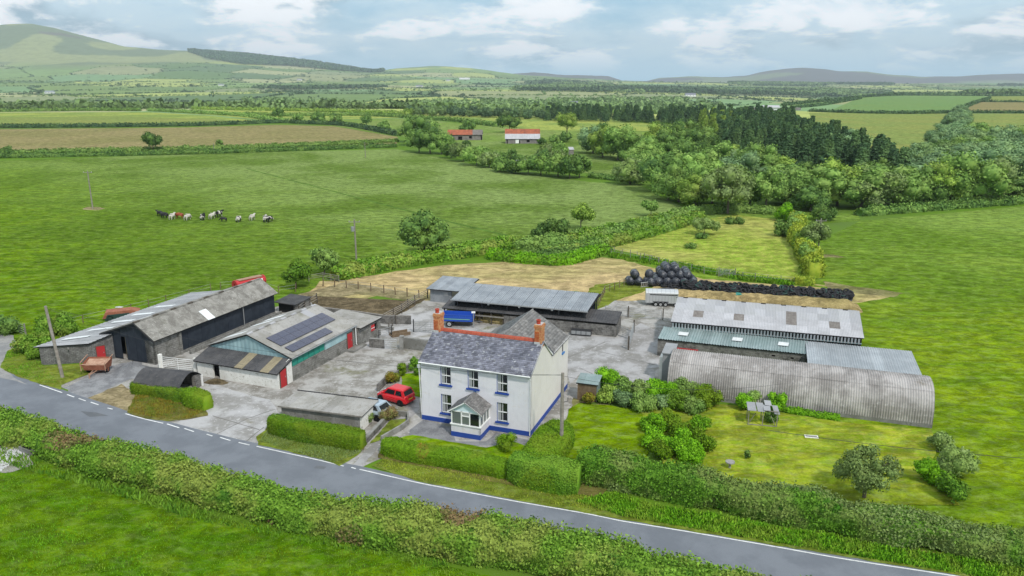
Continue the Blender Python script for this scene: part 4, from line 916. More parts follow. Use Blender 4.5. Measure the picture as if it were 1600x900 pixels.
# ------------------------------------------------------------------ centre: open silage barn, low black roof, small tin shed
ca, cb2 = P(705, 468, 2.6), P(918, 487, 2.6); CR2 = math.atan2((cb2 - ca).y, (cb2 - ca).x); CL2 = (cb2 - ca).length
cbn = thing('open_hay_barn', 'wide open barn under ribbed metal roof with low black felt roof in front', 'barn', ca, CR2)
roof(cbn, (0, 0, 2.6), (CL2, 0, 0), (.55, 5.3, .75), 'lead_metal', 17, 1, .24, .03)
for i in range(6):
    x = .6 + i * (CL2 - 1.0) / 5; bx('post', cbn, 'dark_steel', x, x + .14, .3, .44, 0, 2.6); bx('post', cbn, 'dark_steel', x + .4, x + .54, 4.9, 5.04, 0, 3.2)
mb = MB().mat('navy_sheet'); mb.box(.3, CL2 - .1, 5.1, 5.2, 0, 3.1).box(.2, .3, .6, 5.0, 0, 2.6); ob('back_wall', mb, cbn)
bx('gutter', cbn, 'galv', -.05, CL2 + .05, -.14, -.02, 2.52, 2.64)
for x in (4.6, 8.4, 12.4): bx('lamp', cbn, 'aluminium', x, x + .22, .1, .3, 2.28, 2.48)
l0, l1, l2_, l3_ = P(640, 478, 1.5), P(965, 512, 1.5), P(962, 490, 2.0), P(700, 470, 2.0)
lo = thing('low_feed_barn', 'long low barn with black felt roof on a dark block wall before the hay barn', 'barn', P(655, 497), math.atan2((P(963, 527) - P(655, 497)).y, (P(963, 527) - P(655, 497)).x))
LLn = (P(963, 527) - P(655, 497)).length
roof(lo, (3.0, .0, 1.55), (LLn - 3.0, 0, 0), (0, 3.4, .5), 'black_felt', 14, 1, .3, .012)
mb = MB().mat('block_dark'); mb.box(10.9, LLn - .05, .1, .3, 0, 1.3).box(LLn - .25, LLn - .05, .3, 3.3, 0, 1.5); ob('wall', mb, lo)
for k in range(6): bx('post', lo, 'wood_dark', 3.2 + k * 1.5, 3.35 + k * 1.5, .15, .3, 0, 1.5)
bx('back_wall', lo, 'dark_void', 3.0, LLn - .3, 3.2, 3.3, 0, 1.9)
bx('feed_rail', lo, 'wood_grey', 3.0, 10.9, .02, .1, .95, 1.1)
ob('silage_face', MB().mat('silage_straw').prism([(3.1, .5, 0), (3.1, 1.0, .9), (3.1, 2.6, 1.1), (3.1, 3.1, 0)], (LLn - 7, 0, 0)), lo)
sm = thing('tin_calf_shed', 'small bluish tin shed with flat roof at left end of the hay barn', 'shed', P(672, 471), CR2)
mb = MB().mat('silver_metal')
for k in range(5): ob('wall_sheet', corr(.62, 1.75, .12, .015, 'lead_metal'), sm).matrix_local = Matrix.Translation((.05 + k * .6, 0, 0)) @ Matrix.Rotation(PI / 2, 4, 'X')
mb = MB().mat('lead_metal'); mb.box(.05, 3.0, .03, .1, 0, 1.75).box(.0, .1, .1, 4.5, 0, 1.8).box(3.0, 3.1, .1, 4.5, 0, 1.8).box(0, 3.1, 4.4, 4.5, 0, 1.9); ob('wall', mb, sm)
roof(sm, (-.35, -.4, 1.8), (5.2, 0, 0), (.3, 5.4, .45), 'lead_metal', 6, 1, .16, .015); bx('window', sm, 'fibre_grey', 2.0, 2.6, -.05, .0, 1.0, 1.5)
# ------------------------------------------------------------------ right hand range
ra, rb_ = P(1048, 503, 3.1), P(1350, 529, 3.1); RR = math.atan2((rb_ - ra).y, (rb_ - ra).x); RL = (rb_ - ra).length
r1 = thing('boarded_cattle_barn', 'cattle barn with pale patched sheet roof above a row of spaced vertical boards', 'barn', ra, RR)
pk = lambda i, j: 'rust_sheet' if (j == 0 and False) or (j == 1 and i in (2, 6, 11, 15)) else ('light_sheet' if j < 2 else ('rust_sheet' if (j == 2 and i == 11) else 'grey_sheet'))
roof(r1, (0, 0, 3.1), (RL, 0, 0), (.15, 6.0, 1.15), 'light_sheet', 18, 4, .15, .018, pick=pk)
roof(r1, (RL, 9.5, 3.3), (-RL, 0, 0), (-.05, -3.5, .95), 'grey_sheet', 18, 1, .15, .018)
for i in range(9): bx('ridge_cap', r1, 'dark_void', .8 + i * 2.1, 1.3 + i * 2.1, 5.85, 6.0, 4.24, 4.33)
nb = 58
bme = MB().mat('aluminium').box(0, .17, 0, .03, 0, .7).mesh('board')
for i in range(nb): ob('board', bme, r1, (.15 + i * (RL - .3) / nb, .28, 2.36))
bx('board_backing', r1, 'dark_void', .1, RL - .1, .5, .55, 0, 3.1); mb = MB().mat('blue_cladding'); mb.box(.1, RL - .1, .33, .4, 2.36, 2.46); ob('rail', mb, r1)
mb = MB().mat('block_wall'); mb.box(.1, .3, .6, 9.3, 0, 2.9).box(RL - .3, RL - .1, .6, 9.3, 0, 2.9).box(.3, RL - .3, 9.1, 9.3, 0, 3.1); ob('wall', mb, r1)
# green roofed range (below the boards)
GZ = 1.9; ga2, gb2 = P(1028, 529, GZ), P(1261, 553.5, GZ); G2 = math.atan2((gb2 - ga2).y, (gb2 - ga2).x); GL2 = (gb2 - ga2).length
g2 = thing('green_roofed_byre', 'block byre with green ribbed roof, three small skylights and dark wall', 'barn', ga2, G2)
wl = ra + (rb_ - ra) * .35 + Vector((-math.sin(RR), math.cos(RR))) * .3; topd = loc2(ga2, G2, wl) - Vector((0, 1.0))
roof(g2, (0, -.1, GZ), (GL2 + .02, 0, 0), (.3, topd.y + 1.0, .42), 'green_metal', 14, 1, .28, .035)
for x in (1.9, 7.4, 11.9):
    ob('skylight', MB().mat('skylight').obox((x, 1.0, GZ + .13 + .42 * 1.1 / (topd.y + 1.0) + .02), (1.0, 0, 0), (.08, .75, .42 * .75 / (topd.y + 1.0)), (0, 0, .03)), g2)
mb = MB().mat('block_dark'); wall_panel(mb, (0, 0), (1, 0), GL2, -.4, GZ - .04, [(11.4, 11.75, 1.25, 1.45), (13.2, 13.5, 1.2, 1.4), (8.6, 10.2, .0, .8)], th=.2); mb.box(0, .2, .2, topd.y + .7, 0, GZ); mb.box(GL2 - .2, GL2, .2, 3, 0, GZ); ob('wall', mb, g2)
bx('panel', g2, 'red_paint', 1.0, 4.2, -.06, -.01, .1, 1.15); bx('panel', g2, 'teal_sheet', 6.3, 8.3, -.06, -.01, .1, .85); bx('opening', g2, 'dark_void', 8.6, 10.2, .1, .15, .0, .8)
# silver roofed end
s2a, s2b = P(1262, 569, 2.0), P(1441, 588, 2.0); S2 = math.atan2((s2b - s2a).y, (s2b - s2a).x); S2L = (s2b - s2a).length
s2 = thing('silver_roofed_store', 'store with silver ribbed metal roof and blue steel edge at right end of range', 'barn', s2a, S2)
dd = loc2(s2a, S2, P(1262, 533.5, 2.3))
roof(s2, (0, 0, 2.0), (S2L, 0, 0), (-.1, dd.y, .3), 'silver_metal', 10, 1, .22, .028)
mb = MB().mat('blue_steel'); mb.box(0, S2L, -.06, .0, 1.72, 1.96); ob('edge_beam', mb, s2)
mb = MB().mat('blue_steel'); mb.box(.1, S2L - .1, .1, .2, 0, 1.8).box(S2L - .2, S2L - .1, .2, dd.y, 0, 1.95); ob('wall', mb, s2)
# ------------------------------------------------------------------ nissen type barn with curved corrugated roof
qe = P(1456, 669); qs = P(1022, 607); QR = math.radians(-18.9); QL = 22.0
q0 = qe - Vector((math.cos(QR), math.sin(QR))) * QL
nis = thing('curved_roof_barn', 'long half-round barn clad in weathered grey corrugated sheets', 'barn', q0, QR)
QW, QH, BW = 5.6, 3.25, .32
NA = 14
def qp(a): 
    return (QW / 2 - QW / 2 * math.copysign(abs(math.cos(a)) ** .8, math.cos(a)), BW + (QH - BW) * math.sin(a) ** .85 if a not in (0,) else BW)
arcs = [(0, .31), (.31, .66), (.66, 1)]   # three sheets round the curve
def qsheet(a0, a1, lift, w=1.0, pitch=.2, mat='nissen'):
    n = int(w / pitch * 4); k = 6; v = []
    for i in range(n + 1):
        x = w * i / n; am = .032 * math.sin(2 * PI * x / pitch)
        for j in range(k + 1):
            a = PI * (a0 + (a1 - a0) * j / k); y, z = qp(max(.001, min(PI - .001, a))); y2, z2 = qp(max(.001, min(PI - .001, a + .02))); ny, nz = -(z2 - z), (y2 - y); L = math.hypot(ny, nz) or 1
            v.append((x, y + ny / L * (am + lift), z + nz / L * (am + lift)))
    me = bpy.data.meshes.new('curved_sheet'); me.from_pydata(v, [], [(i * (k + 1) + j, (i + 1) * (k + 1) + j, (i + 1) * (k + 1) + j + 1, i * (k + 1) + j + 1) for i in range(n) for j in range(k)]); me.materials.append(M[mat]); me.update(); return me
ms = [qsheet(a, b + (.012 if q < 2 else 0), .03 * (q % 2) + .05) for q, (a, b) in enumerate(arcs)]
for i in range(int(QL)):
    for q in range(3): 
        s = ob('curved_sheet', ms[q], nis, (i * 1.0, 0, 0)); s.rotation_euler[0] = random.uniform(-.003, .003)
inner = [(y, z) for y, z in [qp(PI * j / NA) if 0 < j < NA else qp(.001 if j == 0 else PI - .001) for j in range(NA + 1)]]
for x, mt in ((-.0, 'dark_void'), (QL - .15, 'navy_sheet')): ob('end_wall', MB().mat(mt).prism([(x, 0, 0)] + [(x, y, z) for y, z in inner] + [(x, QW, 0)], (.15, 0, 0)), nis)
mb = MB().mat('cement_wall'); mb.box(0, QL, -.06, .14, 0, BW).box(0, QL, QW - .14, QW + .06, 0, BW); ob('base_wall', mb, nis)
an = MB().mat('fibre_grey'); an.box(-.9, .1, 3.0, 5.9, 0, 2.9); pa = ob('end_porch', an, nis); bx('end_porch_roof', pa, 'fibre_grey', -1.0, .15, 2.9, 6.0, 2.9, 3.0)
mb = MB().mat('whitewash'); mb.box(-1.25, -.95, 3.6, 5.8, 0, 2.3); ob('end_porch_door', mb, pa)
# ------------------------------------------------------------------ hedges
def hedge(label, pts, w, h, mat, dens=90, leaf=.13, rough=.18, seed=1, world=False, name='hedge', cat='hedge', top=None, mat2=None, frac2=0, z0=0.0, group=None, spike=0.0, px=True, ends=True):
    """pts: centreline (photo points on the ground or world points); core sweep + leaf faces all over it"""
    q = [Vector(p) if world else P(*p) for p in pts]
    q = spline(q, 5) if len(q) > 2 else [q[0].lerp(q[1], i / 6) for i in range(7)]
    L = [0]
    for a, b in zip(q, q[1:]): L.append(L[-1] + (b - a).length)
    step = max(.35, min(w * .4, L[-1] / 6)); n = max(4, int(L[-1] / step)); s = np.linspace(0, L[-1], n)
    cx = np.interp(s, L, [p.x for p in q]); cy = np.interp(s, L, [p.y for p in q])
    tx = np.gradient(cx); ty = np.gradient(cy); l = np.hypot(tx, ty); nx, ny = -ty / l, tx / l
    prof = np.array([(-.5, 0), (-.52, .35), (-.47, .8), (-.34, .97), (0, 1.0), (.34, .97), (.47, .8), (.52, .35), (.5, 0)]); K = len(prof)
    hh = (np.array([h if not top else np.interp(x / L[-1], [a for a, _ in top], [b for _, b in top]) for x in s]))
    ez = np.ones(n)
    if ends: ez[0] = .6; ez[-1] = .6
    pts3 = np.zeros((n, K, 3))
    pts3[:, :, 0] = cx[:, None] + nx[:, None] * prof[:, 0] * w * ez[:, None]; pts3[:, :, 1] = cy[:, None] + ny[:, None] * prof[:, 0] * w * ez[:, None]
    pts3[:, :, 2] = z0 + prof[:, 1] * hh[:, None] * (.8 + .2 * ez[:, None])
    flatp = pts3.reshape(-1, 3); nz = vnoise(flatp, 1.6 / max(.5, w * .6), seed)[:, None] * rough * 1.2 + vnoise(flatp, 5.0 / max(.6, w * .6), seed + 3)[:, None] * rough * .6
    c = np.stack([np.repeat(cx, K), np.repeat(cy, K), np.full(n * K, h * .45 + z0)], 1); out = flatp - c; out /= np.linalg.norm(out, axis=1)[:, None]
    flatp = flatp + out * nz; flatp[:, 2] = np.maximum(flatp[:, 2], z0 - .02)
    G = flatp.reshape(n, K, 3); ids = np.arange(n * K).reshape(n, K)
    f = np.stack([ids[:-1, :-1], ids[:-1, 1:], ids[1:, 1:], ids[1:, :-1]], -1).reshape(-1, 4)
    caps = []
    for e in (0, n - 1): caps += [[ids[e, 0], ids[e, j], ids[e, j + 1], ids[e, j + 1]] for j in range(1, K - 1)]
    core_f = np.concatenate([f, np.array(caps)])
    a, b, cc, d = (flatp[f[:, i]] for i in range(4)); nr_ = np.cross(b - a, d - a); ar = np.linalg.norm(nr_, axis=1) + 1e-9; nr_ /= ar[:, None]
    cen = (a + b + cc + d) / 4; ctr = np.stack([cen[:, 0] * 0, cen[:, 1] * 0, cen[:, 2] * 0], 1)
    N = int(ar.sum() * dens); r = np.random.default_rng(seed); k = r.choice(len(f), N, p=ar / ar.sum()); u, v = r.random((2, N, 1))
    pp = (a[k] * (1 - u) + b[k] * u) * (1 - v) + (d[k] * (1 - u) + cc[k] * u) * v
    nn = nr_[k]; cl = pp - np.stack([np.interp(r.random(N) * 0 + 0, [0, 1], [0, 0])] * 3, 1)
    # make normals point outward (away from the centre line)
    ci = k // (K - 1); cvec = np.stack([cx[np.minimum(ci, n - 1)], cy[np.minimum(ci, n - 1)], np.full(N, z0 + h * .4)], 1); sgn = np.sign(((pp - cvec) * nn).sum(1))[:, None]; nn = nn * np.where(sgn == 0, 1, sgn)
    pp = pp + nn * (r.random((N, 1)) ** 1.5) * (leaf * 1.2 + rough * .55) - nn * leaf * .2
    if spike:
        m_ = (nn[:, 2] > .5) & (r.random(N) < .3); pp[m_, 2] += r.random(m_.sum()) * spike
    lv, lf = leaf_quads(pp, nn, leaf, .75, 1.5, seed)
    parts = [(flatp, core_f, 0)]; mats = [mat]
    if mat2:
        m_ = vnoise(pp, .55, seed + 9) > np.quantile(vnoise(pp, .55, seed + 9), 1 - frac2); mats.append(mat2)
        mi = np.concatenate([np.zeros(len(core_f), int), m_.astype(int)])
        vv_ = np.concatenate([flatp, lv]); ff_ = np.concatenate([core_f, lf + len(flatp)])
    else:
        vv_ = np.concatenate([flatp, lv]); ff_ = np.concatenate([core_f, lf + len(flatp)]); mi = np.zeros(len(ff_), int)
    o0 = np.array([cx[n // 2], cy[n // 2], 0]); me = tri_mesh(name, vv_ - o0, ff_, mats, mi)
    o = ob(name, me, None, (o0[0], o0[1], 0)); return tag(o, label, cat, group)
# ------------------------------------------------------------------ trees and bushes
def crown_mesh(seed, rx, ry, rz, cz, nl, nleaf, leaf, mats, lobe=.42, open_=.0, up=.25, flatb=.35):
    r = np.random.default_rng(seed); d = r.normal(size=(nl, 3)); d /= np.linalg.norm(d, axis=1)[:, None]; d[:, 2] = np.where(d[:, 2] < -flatb, -flatb * r.random(nl), d[:, 2])
    rad = r.uniform(.5, .78, (nl, 1)); c = d * rad * (rx, ry, rz) + (0, 0, cz); lr = r.uniform(.75, 1.25, nl) * lobe * (rx + ry + rz) / 3
    c = np.concatenate([c, [[0, 0, cz]]]); lr = np.append(lr, min(rx, rz) * .6)
    parts = []
    for q in range(len(c)):
        v = ICO1[0] * lr[q] * .78 * (1 - open_); v = v * (1 + .22 * vnoise(v + c[q], 3.2 / lr[q], q)[:, None]); parts.append((v + c[q], ICO1[1], 0))
    w = lr ** 2 / (lr ** 2).sum(); k = r.choice(len(c), nleaf, p=w); n = r.normal(size=(nleaf, 3)); n[:, 2] += up; n /= np.linalg.norm(n, axis=1)[:, None]
    p = c[k] + n * (lr[k] * r.uniform(.72, 1.1, nleaf))[:, None]
    ins = ((np.linalg.norm((p[:, None] - c[None]) , axis=2) < lr[None] * .68).any(1)); p, n = p[~ins], n[~ins]
    lv, lf = leaf_quads(p, n, leaf, .7, 1.4, seed); parts.append((lv, lf, 0))
    v, f, i = merge(parts); return tri_mesh('crown', v, f, mats, i)
def trunk_mesh(seed, h, r0, spread, n=5):
    r = random.Random(seed); m = MB().mat('bark'); m.tube([(0, 0, -.1), (r.uniform(-.1, .1), r.uniform(-.1, .1), h * .5), (r.uniform(-.2, .2), r.uniform(-.2, .2), h)], r0, 7, r0 * .5)
    for k in range(n):
        a = 2 * PI * k / n + r.uniform(-.4, .4); z = h * r.uniform(.45, .9); e = spread * r.uniform(.6, 1)
        m.tube([(0, 0, z), (math.cos(a) * e * .5, math.sin(a) * e * .5, z + e * .45), (math.cos(a) * e, math.sin(a) * e, z + e * .75)], r0 * .42, 5, r0 * .1)
    return m.mesh('trunk')
def tree(label, x, y, h, w, mat, seed=1, leaf=.28, nleaf=2600, nl=16, trunk=.22, name='broadleaf_tree', cat='tree', group=None, open_=0, lobe=.4, squash=1, world=False, low=.12):
    p = Vector((x, y)) if world else P(x, y)
    cz = h * (low + (1 - low) * .52); rz = h * (1 - low) * .46
    t = thing(name, label, cat, (p.x, p.y), random.Random(seed).uniform(0, 6), group)
    ob('trunk', trunk_mesh(seed, h * .55, trunk * h / 8, w * .35), t); ob('crown', crown_mesh(seed, w / 2, w / 2 * squash, rz, cz, nl, nleaf, leaf, [mat], lobe, open_), t); return t
def bush(label, x, y, h, w, mat, seed=1, leaf=.12, nleaf=900, name='shrub', cat='shrub', group=None, nl=9, w2=None, rz=None, lobe=.5, world=False, z=0):
    p = Vector((x, y)) if world else P(x, y)
    me = crown_mesh(seed, w / 2, (w2 or w) / 2, h * .55, h * .45, nl, nleaf, leaf, [mat], lobe, 0, .35, .5)
    me.name = 'bush'; o = ob(name, me, None, (p.x, p.y, z)); o.rotation_euler[2] = rz if rz is not None else random.Random(seed).uniform(0, 6)
    return tag(o, label, cat, group)
def conifer_mesh(seed, h, w, nleaf, leaf, mat):
    r = np.random.default_rng(seed); z = r.random(nleaf) ** .8; rad = (1 - z) * w / 2 * (.55 + .45 * np.abs(np.sin(z * 26 + seed))) * r.uniform(.6, 1.05, nleaf) + .06
    a = r.uniform(0, 2 * PI, nleaf); p = np.stack([np.cos(a) * rad, np.sin(a) * rad, h * (.1 + .9 * z) - rad * .25], 1)
    n = np.stack([np.cos(a), np.sin(a), np.full(nleaf, .6)], 1); n /= np.linalg.norm(n, axis=1)[:, None]
    lv, lf = leaf_quads(p, n, leaf, .5, 1.7, seed)
    k = 8; cone = np.array([(math.cos(2 * PI * i / k) * w * .33, math.sin(2 * PI * i / k) * w * .33, h * .1) for i in range(k)] + [(0, 0, h * .93)]); cf = np.array([[i, (i + 1) % k, k, k] for i in range(k)])
    v, f, i = merge([(cone, cf, 0), (lv, lf, 0)]); return tri_mesh('conifer_crown', v, f, [mat], i)

# --- hedges along the road and garden
hedge('long unclipped hedgerow along the near side of the road', [(-60, 664), (0, 682), (70, 694), (150, 722), (240, 748), (330, 776), (430, 800), (520, 820), (620, 838), (720, 856), (820, 872), (920, 893), (1050, 922), (1200, 955), (1350, 985)], 2.6, 1.6, 'leaf_hedgerow', 150, .13, .42, 11, mat2='leaf_pink', frac2=.08, spike=.35,
      top=[(0, 1.5), (.06, 1.75), (.12, 1.45), (.2, 1.4), (.28, 1.7), (.36, 1.5), (.45, 1.75), (.52, 1.5), (.6, 1.8), (.7, 1.55), (.8, 1.85), (1, 1.6)])
hedge('tall rough hedgerow between the road verge and the large lawn', [(905, 744), (960, 755), (1020, 767), (1100, 783), (1200, 802), (1300, 822), (1400, 841), (1500, 858), (1620, 877), (1800, 906)], 2.0, 1.95, 'leaf_hedge_right', 170, .12, .3, 13, mat2='leaf_grey', frac2=.2, spike=.18, top=[(0, 2.1), (.15, 2.15), (.3, 1.85), (.5, 1.9), (.7, 1.5), (1, 1.6)])
hedge('long clipped hedge in front of the farmhouse lawn', [(600, 705), (650, 717), (720, 728), (800, 744)], 1.5, 1.15, 'leaf_clipped', 330, .07, .06, 17, mat2='leaf_autumn', frac2=.05)
hedge('thick clipped hedge running from the road corner up beside the gable', [(800, 745), (850, 757), (905, 766)], 2.2, 2.0, 'leaf_clipped_dark', 300, .08, .07, 18, mat2='leaf_clipped', frac2=.35)
hedge('clipped hedge beside the farmhouse gable by the telegraph pole', [(836, 744), (849, 720), (862, 701), (877, 681)], 2.9, 1.45, 'leaf_clipped', 280, .08, .07, 19)
hedge('clipped hedge in front of the low garage', [(425, 672), (470, 684), (520, 692), (568, 700)], 1.5, 1.45, 'leaf_clipped', 330, .07, .07, 21, mat2='leaf_clipped_dark', frac2=.4)
hedge('uneven clipped hedge in front of the curved black roof', [(208, 612), (245, 617), (290, 627)], 1.1, 1.0, 'leaf_clipped', 300, .08, .1, 23, mat2='leaf_clipped_dark', frac2=.4)
hedge('rounded clipped hedge block at the yard entrance', [(292, 628), (326, 640)], 1.5, 1.45, 'leaf_clipped', 330, .07, .05, 24)
hedge('ivy strip along the garage front above the clipped hedge', [(465, 640), (520, 650), (560, 660)], .35, 1.25, 'leaf_clipped_dark', 160, .09, .08, 25, name='ivy_hedge', cat='climbing plant')
# field hedges
hedge('long hedgerow across the left pasture towards the big round tree', [(520, 438), (560, 428), (620, 415), (700, 404), (770, 392), (800, 385)], 3.0, 1.7, 'leaf_hedgerow', 28, .3, .3, 31, mat2='leaf_clipped_dark', frac2=.3)
hedge('hedgerow continuing from the twin trees towards the wood', [(800, 387), (860, 385), (920, 374), (985, 362), (1040, 348), (1085, 336)], 3.2, 1.7, 'leaf_mid', 26, .32, .3, 32, mat2='leaf_hedgerow', frac2=.4)
hedge('second hedgerow parallel to the first above the mown paddock', [(845, 398), (900, 392), (950, 384), (1000, 371), (1050, 357), (1095, 341)], 2.4, 1.4, 'leaf_hedgerow', 28, .3, .25, 33, mat2='leaf_mid', frac2=.4)
hedge('bright bracken hedge bank edging the stubble paddock', [(765, 402), (800, 407), (850, 412), (885, 411), (920, 401), (950, 393)], 2.4, 1.15, 'leaf_bright', 34, .28, .25, 34, mat2='leaf_clipped_dark', frac2=.3)
hedge('dark hedge across the track behind the bracken bank', [(820, 400), (870, 402), (930, 392)], 2.5, 1.0, 'leaf_dark', 26, .3, .3, 35)
hedge('yellowish hedge on the right side of the mown paddock', [(1246, 348), (1244, 372), (1255, 395), (1266, 415), (1272, 434)], 2.4, 2.3, 'leaf_yellow', 34, .26, .35, 36, mat2='leaf_mid', frac2=.3)
hedge('short clipped yellow hedge at the end of the silage clamp', [(1238, 442), (1272, 446)], 1.6, 1.1, 'leaf_yellow', 70, .18, .12, 37)
hedge('hedge along the foot of the wood on the right field', [(1340, 337), (1400, 332), (1480, 326), (1560, 320), (1700, 312)], 2.6, 1.3, 'leaf_dark', 18, .36, .5, 38, mat2='leaf_mid', frac2=.3)
hedge('hedge bank at the head of the mown paddock below the sycamore', [(1090, 334), (1150, 331), (1210, 335)], 2.5, 1.3, 'leaf_mid', 26, .3, .3, 39)
far = [('front hedge of the double hedgerow behind the cattle pasture', [(-250, 252), (0, 247), (150, 244), (300, 241), (450, 236), (620, 230)], 3.4, 2.3, 'leaf_dark'),
       ('rear hedge of the double hedgerow below the hay field', [(-250, 244), (0, 241), (150, 237.5), (300, 234.5), (450, 229.5), (622, 222)], 3.4, 2.0, 'leaf_mid'),
       ('hedge between the tan hay field and the sunlit field', [(-250, 201), (0, 200), (150, 199), (300, 197), (430, 192.5), (470, 193.5), (540, 197), (622, 212)], 5, 3.0, 'leaf_dark'),
       ('hedge at the far left end of the sunlit field', [(-100, 176), (0, 175), (120, 173.5), (220, 173.5)], 7, 4.0, 'leaf_mid'),
       ('long diagonal hedge across the sunlit field', [(232, 173.5), (300, 177), (380, 182), (425, 189), (450, 191)], 6, 3.2, 'leaf_mid'),
       ('hedge between the two sunlit fields by the shelter trees', [(380, 180), (450, 182), (560, 181), (660, 186), (720, 191), (776, 198)], 5, 3.4, 'leaf_mid'),
       ('hedge above the bright meadow on the sunlit slope', [(300, 171), (420, 173), (520, 175), (640, 179)], 6, 3.5, 'leaf_light'),
       ('low dark hedge below the meadow at the wood corner', [(920, 277), (955, 281), (995, 286)], 2.5, 1.5, 'leaf_dark'),
       ('dark hedge line crossing the far right fields', [(1264, 174.5), (1340, 177), (1420, 178), (1493, 177), (1560, 177), (1700, 178)], 5, 3.2, 'leaf_dark'),
       ('hedge running up the left side of the far right field', [(1223, 165), (1290, 158.5), (1344, 153)], 7, 3.4, 'leaf_dark'),
       ('hedge along the top of the far right field', [(1344, 152.5), (1400, 149.5), (1470, 149.5), (1545, 150)], 7, 3.6, 'leaf_dark'),
       ('inner hedge curving below the top field', [(1243, 169), (1290, 164), (1344, 154.5)], 6, 2.8, 'leaf_dark'),
       ('upper skyline hedge of the far right fields', [(1380, 148.4), (1440, 146.4), (1543, 146)], 8, 3.6, 'leaf_dark'),
       ('short diagonal hedge on the far right slope', [(1493, 174), (1520, 163), (1546, 154)], 6, 3.5, 'leaf_dark'),
       ('hedge between the two tan strips at far right', [(1533, 159.5), (1600, 160), (1700, 160.5)], 6, 3, 'leaf_dark'),
       ('thick hedge at far right under the skyline', [(1545, 150.5), (1600, 150), (1700, 149.5)], 8, 4.5, 'leaf_dark'),
       ('hedge between the hay barns and the pale slope', [(690, 223), (740, 235), (800, 247), (850, 255)], 3, 1.6, 'leaf_mid')]
for i, (lb, pts, w, h, m) in enumerate(far):
    Yd = P(*pts[len(pts) // 2]).y;  lf = max(.35, Yd / 700)
    if Yd > 500 and m == 'leaf_dark': m = 'leaf_conifer'
    hedge(lb, pts, w * (.7 if Yd < 500 else .5), h * .62, m, min(24, 2.6 / lf ** 2), lf, .35, 50 + i)
# --- named trees
tree('large round tree standing in the left pasture hedgerow', 664, 404, 8.0, 9.0, 'leaf_dark', 3, .3, 5200, 26, low=.06, lobe=.36)
tree('dense dark bush-like tree behind the long barn end', 463, 450, 4.3, 4.3, 'leaf_clipped_dark', 5, .24, 3000, 16, low=.02)
tree('softer green thorn tree beside the dark round one', 507, 430, 4.0, 4.6, 'leaf_mid', 6, .26, 2000, 14, low=.02)
tree('broad dark tree of the pair beside the middle hedgerow', 866, 378, 5.2, 5.4, 'leaf_dark', 7, .3, 2400, 14, low=.03)
tree('slim light green tree behind the dark pair', 908, 358, 5.0, 5.2, 'leaf_light', 8, .3, 2000, 13, low=.12)
tree('low bushy tree leaning against the broad dark tree', 846, 380, 3.6, 4.2, 'leaf_dark', 9, .3, 1500, 10, low=.02)
tree('lone small tree on the pasture before the wood', 1017, 338, 3.7, 4.2, 'leaf_mid', 10, .3, 1500, 10, low=.12)
tree('spreading willow on the mown paddock', 1100, 367, 3.3, 5.4, 'leaf_grey', 12, .24, 2200, 14, low=.15, squash=.8)
bush('low dark bush under the paddock willow', 1098, 373, .8, 2.6, 'leaf_dark', 13, .2, 500)
bush('flat clump of nettles in the middle of the mown paddock', 1080, 388, .6, 3.2, 'leaf_mid', 14, .2, 600, w2=1.6, rz=0)
bush('dark flat bramble clump at the top of the mown paddock', 1148, 350, 1.0, 4.2, 'leaf_dark', 15, .25, 700, w2=2.2, rz=0)
bush('bright green round bush at the top corner of the paddock', 1228, 345, 3.4, 4.6, 'leaf_bright', 16, .26, 1800)
bush('clipped looking dark bush beside the paddock corner', 1224, 369, 2.6, 4.2, 'leaf_mid', 17, .26, 1600)
tree('greyish tree beside the right hand power pole', 1272, 392, 5.2, 4.4, 'leaf_olive', 18, .26, 2600, 14, low=.03)
bush('rounded dark bush by the field gateway', 1287, 344, 3.2, 6.0, 'leaf_dark', 19, .28, 1600)
tree('dark round tree standing in the hay field hedge', 240, 237, 8.2, 8.5, 'leaf_dark', 21, .5, 1500, 14, low=.03)
bush('small round tree on the hay field hedge', 344, 232, 4.0, 2.8, 'leaf_mid', 22, .45, 400)
bush('small round bush at the far left of the double hedgerow', 12, 243, 4.0, 4.4, 'leaf_dark', 23, .45, 500)
bush('small thorn bush on the hedge left of the pale pole', 292, 234, 2.2, 3, 'leaf_mid', 24, .45, 300)
tree('multi stemmed grey-green apple tree on the big lawn', 1350, 778, 3.8, 5.3, 'leaf_grey', 25, .11, 9000, 34, trunk=.3, low=.1, lobe=.22, open_=.3)
bush('bright green leafy shrub on the lawn edge right of apple tree', 1452, 752, 1.5, 2.4, 'leaf_bright', 26, .13, 2200)
bush('grey-green shrub at the corner of the curved barn', 1465, 704, 1.9, 1.9, 'leaf_grey', 27, .12, 1700)
bush('tall dark shrub between the lawn and the right field', 1490, 742, 2.2, 2.6, 'leaf_olive', 28, .14, 2000)
bush('low dark shrub at the end of the tall hedgerow', 1484, 778, 1.7, 2.6, 'leaf_clipped_dark', 29, .14, 1800)
bush('tiny conifer bush alone on the worn lawn', 1167, 718, .8, .42, 'leaf_dark', 30, .08, 300, name='dwarf_conifer')
bush('clipped round shrub in front of the gable corner', 793, 703, 1.25, 1.7, 'leaf_clipped', 31, .07, 3200)
bush('bronze green shrub behind the red car', 613, 598, 1.1, 1.5, 'leaf_autumn', 32, .1, 1200)
bush('bright green rounded shrub by the yard wall', 630, 588, 1.3, 1.3, 'leaf_clipped', 33, .09, 1400)
bush('dark shrub at the house corner beside the yard wall', 648, 577, 1.2, 1.5, 'leaf_clipped_dark', 34, .1, 1100)
bush('small dark shrub against the left corner of the house', 654, 587, 1.1, .9, 'leaf_clipped_dark', 35, .09, 700)
bush('purple pink leaved shrub in the small walled bed', 612, 656, 1.35, 2.1, 'leaf_pink', 36, .08, 2200, w2=1.3, rz=.6)
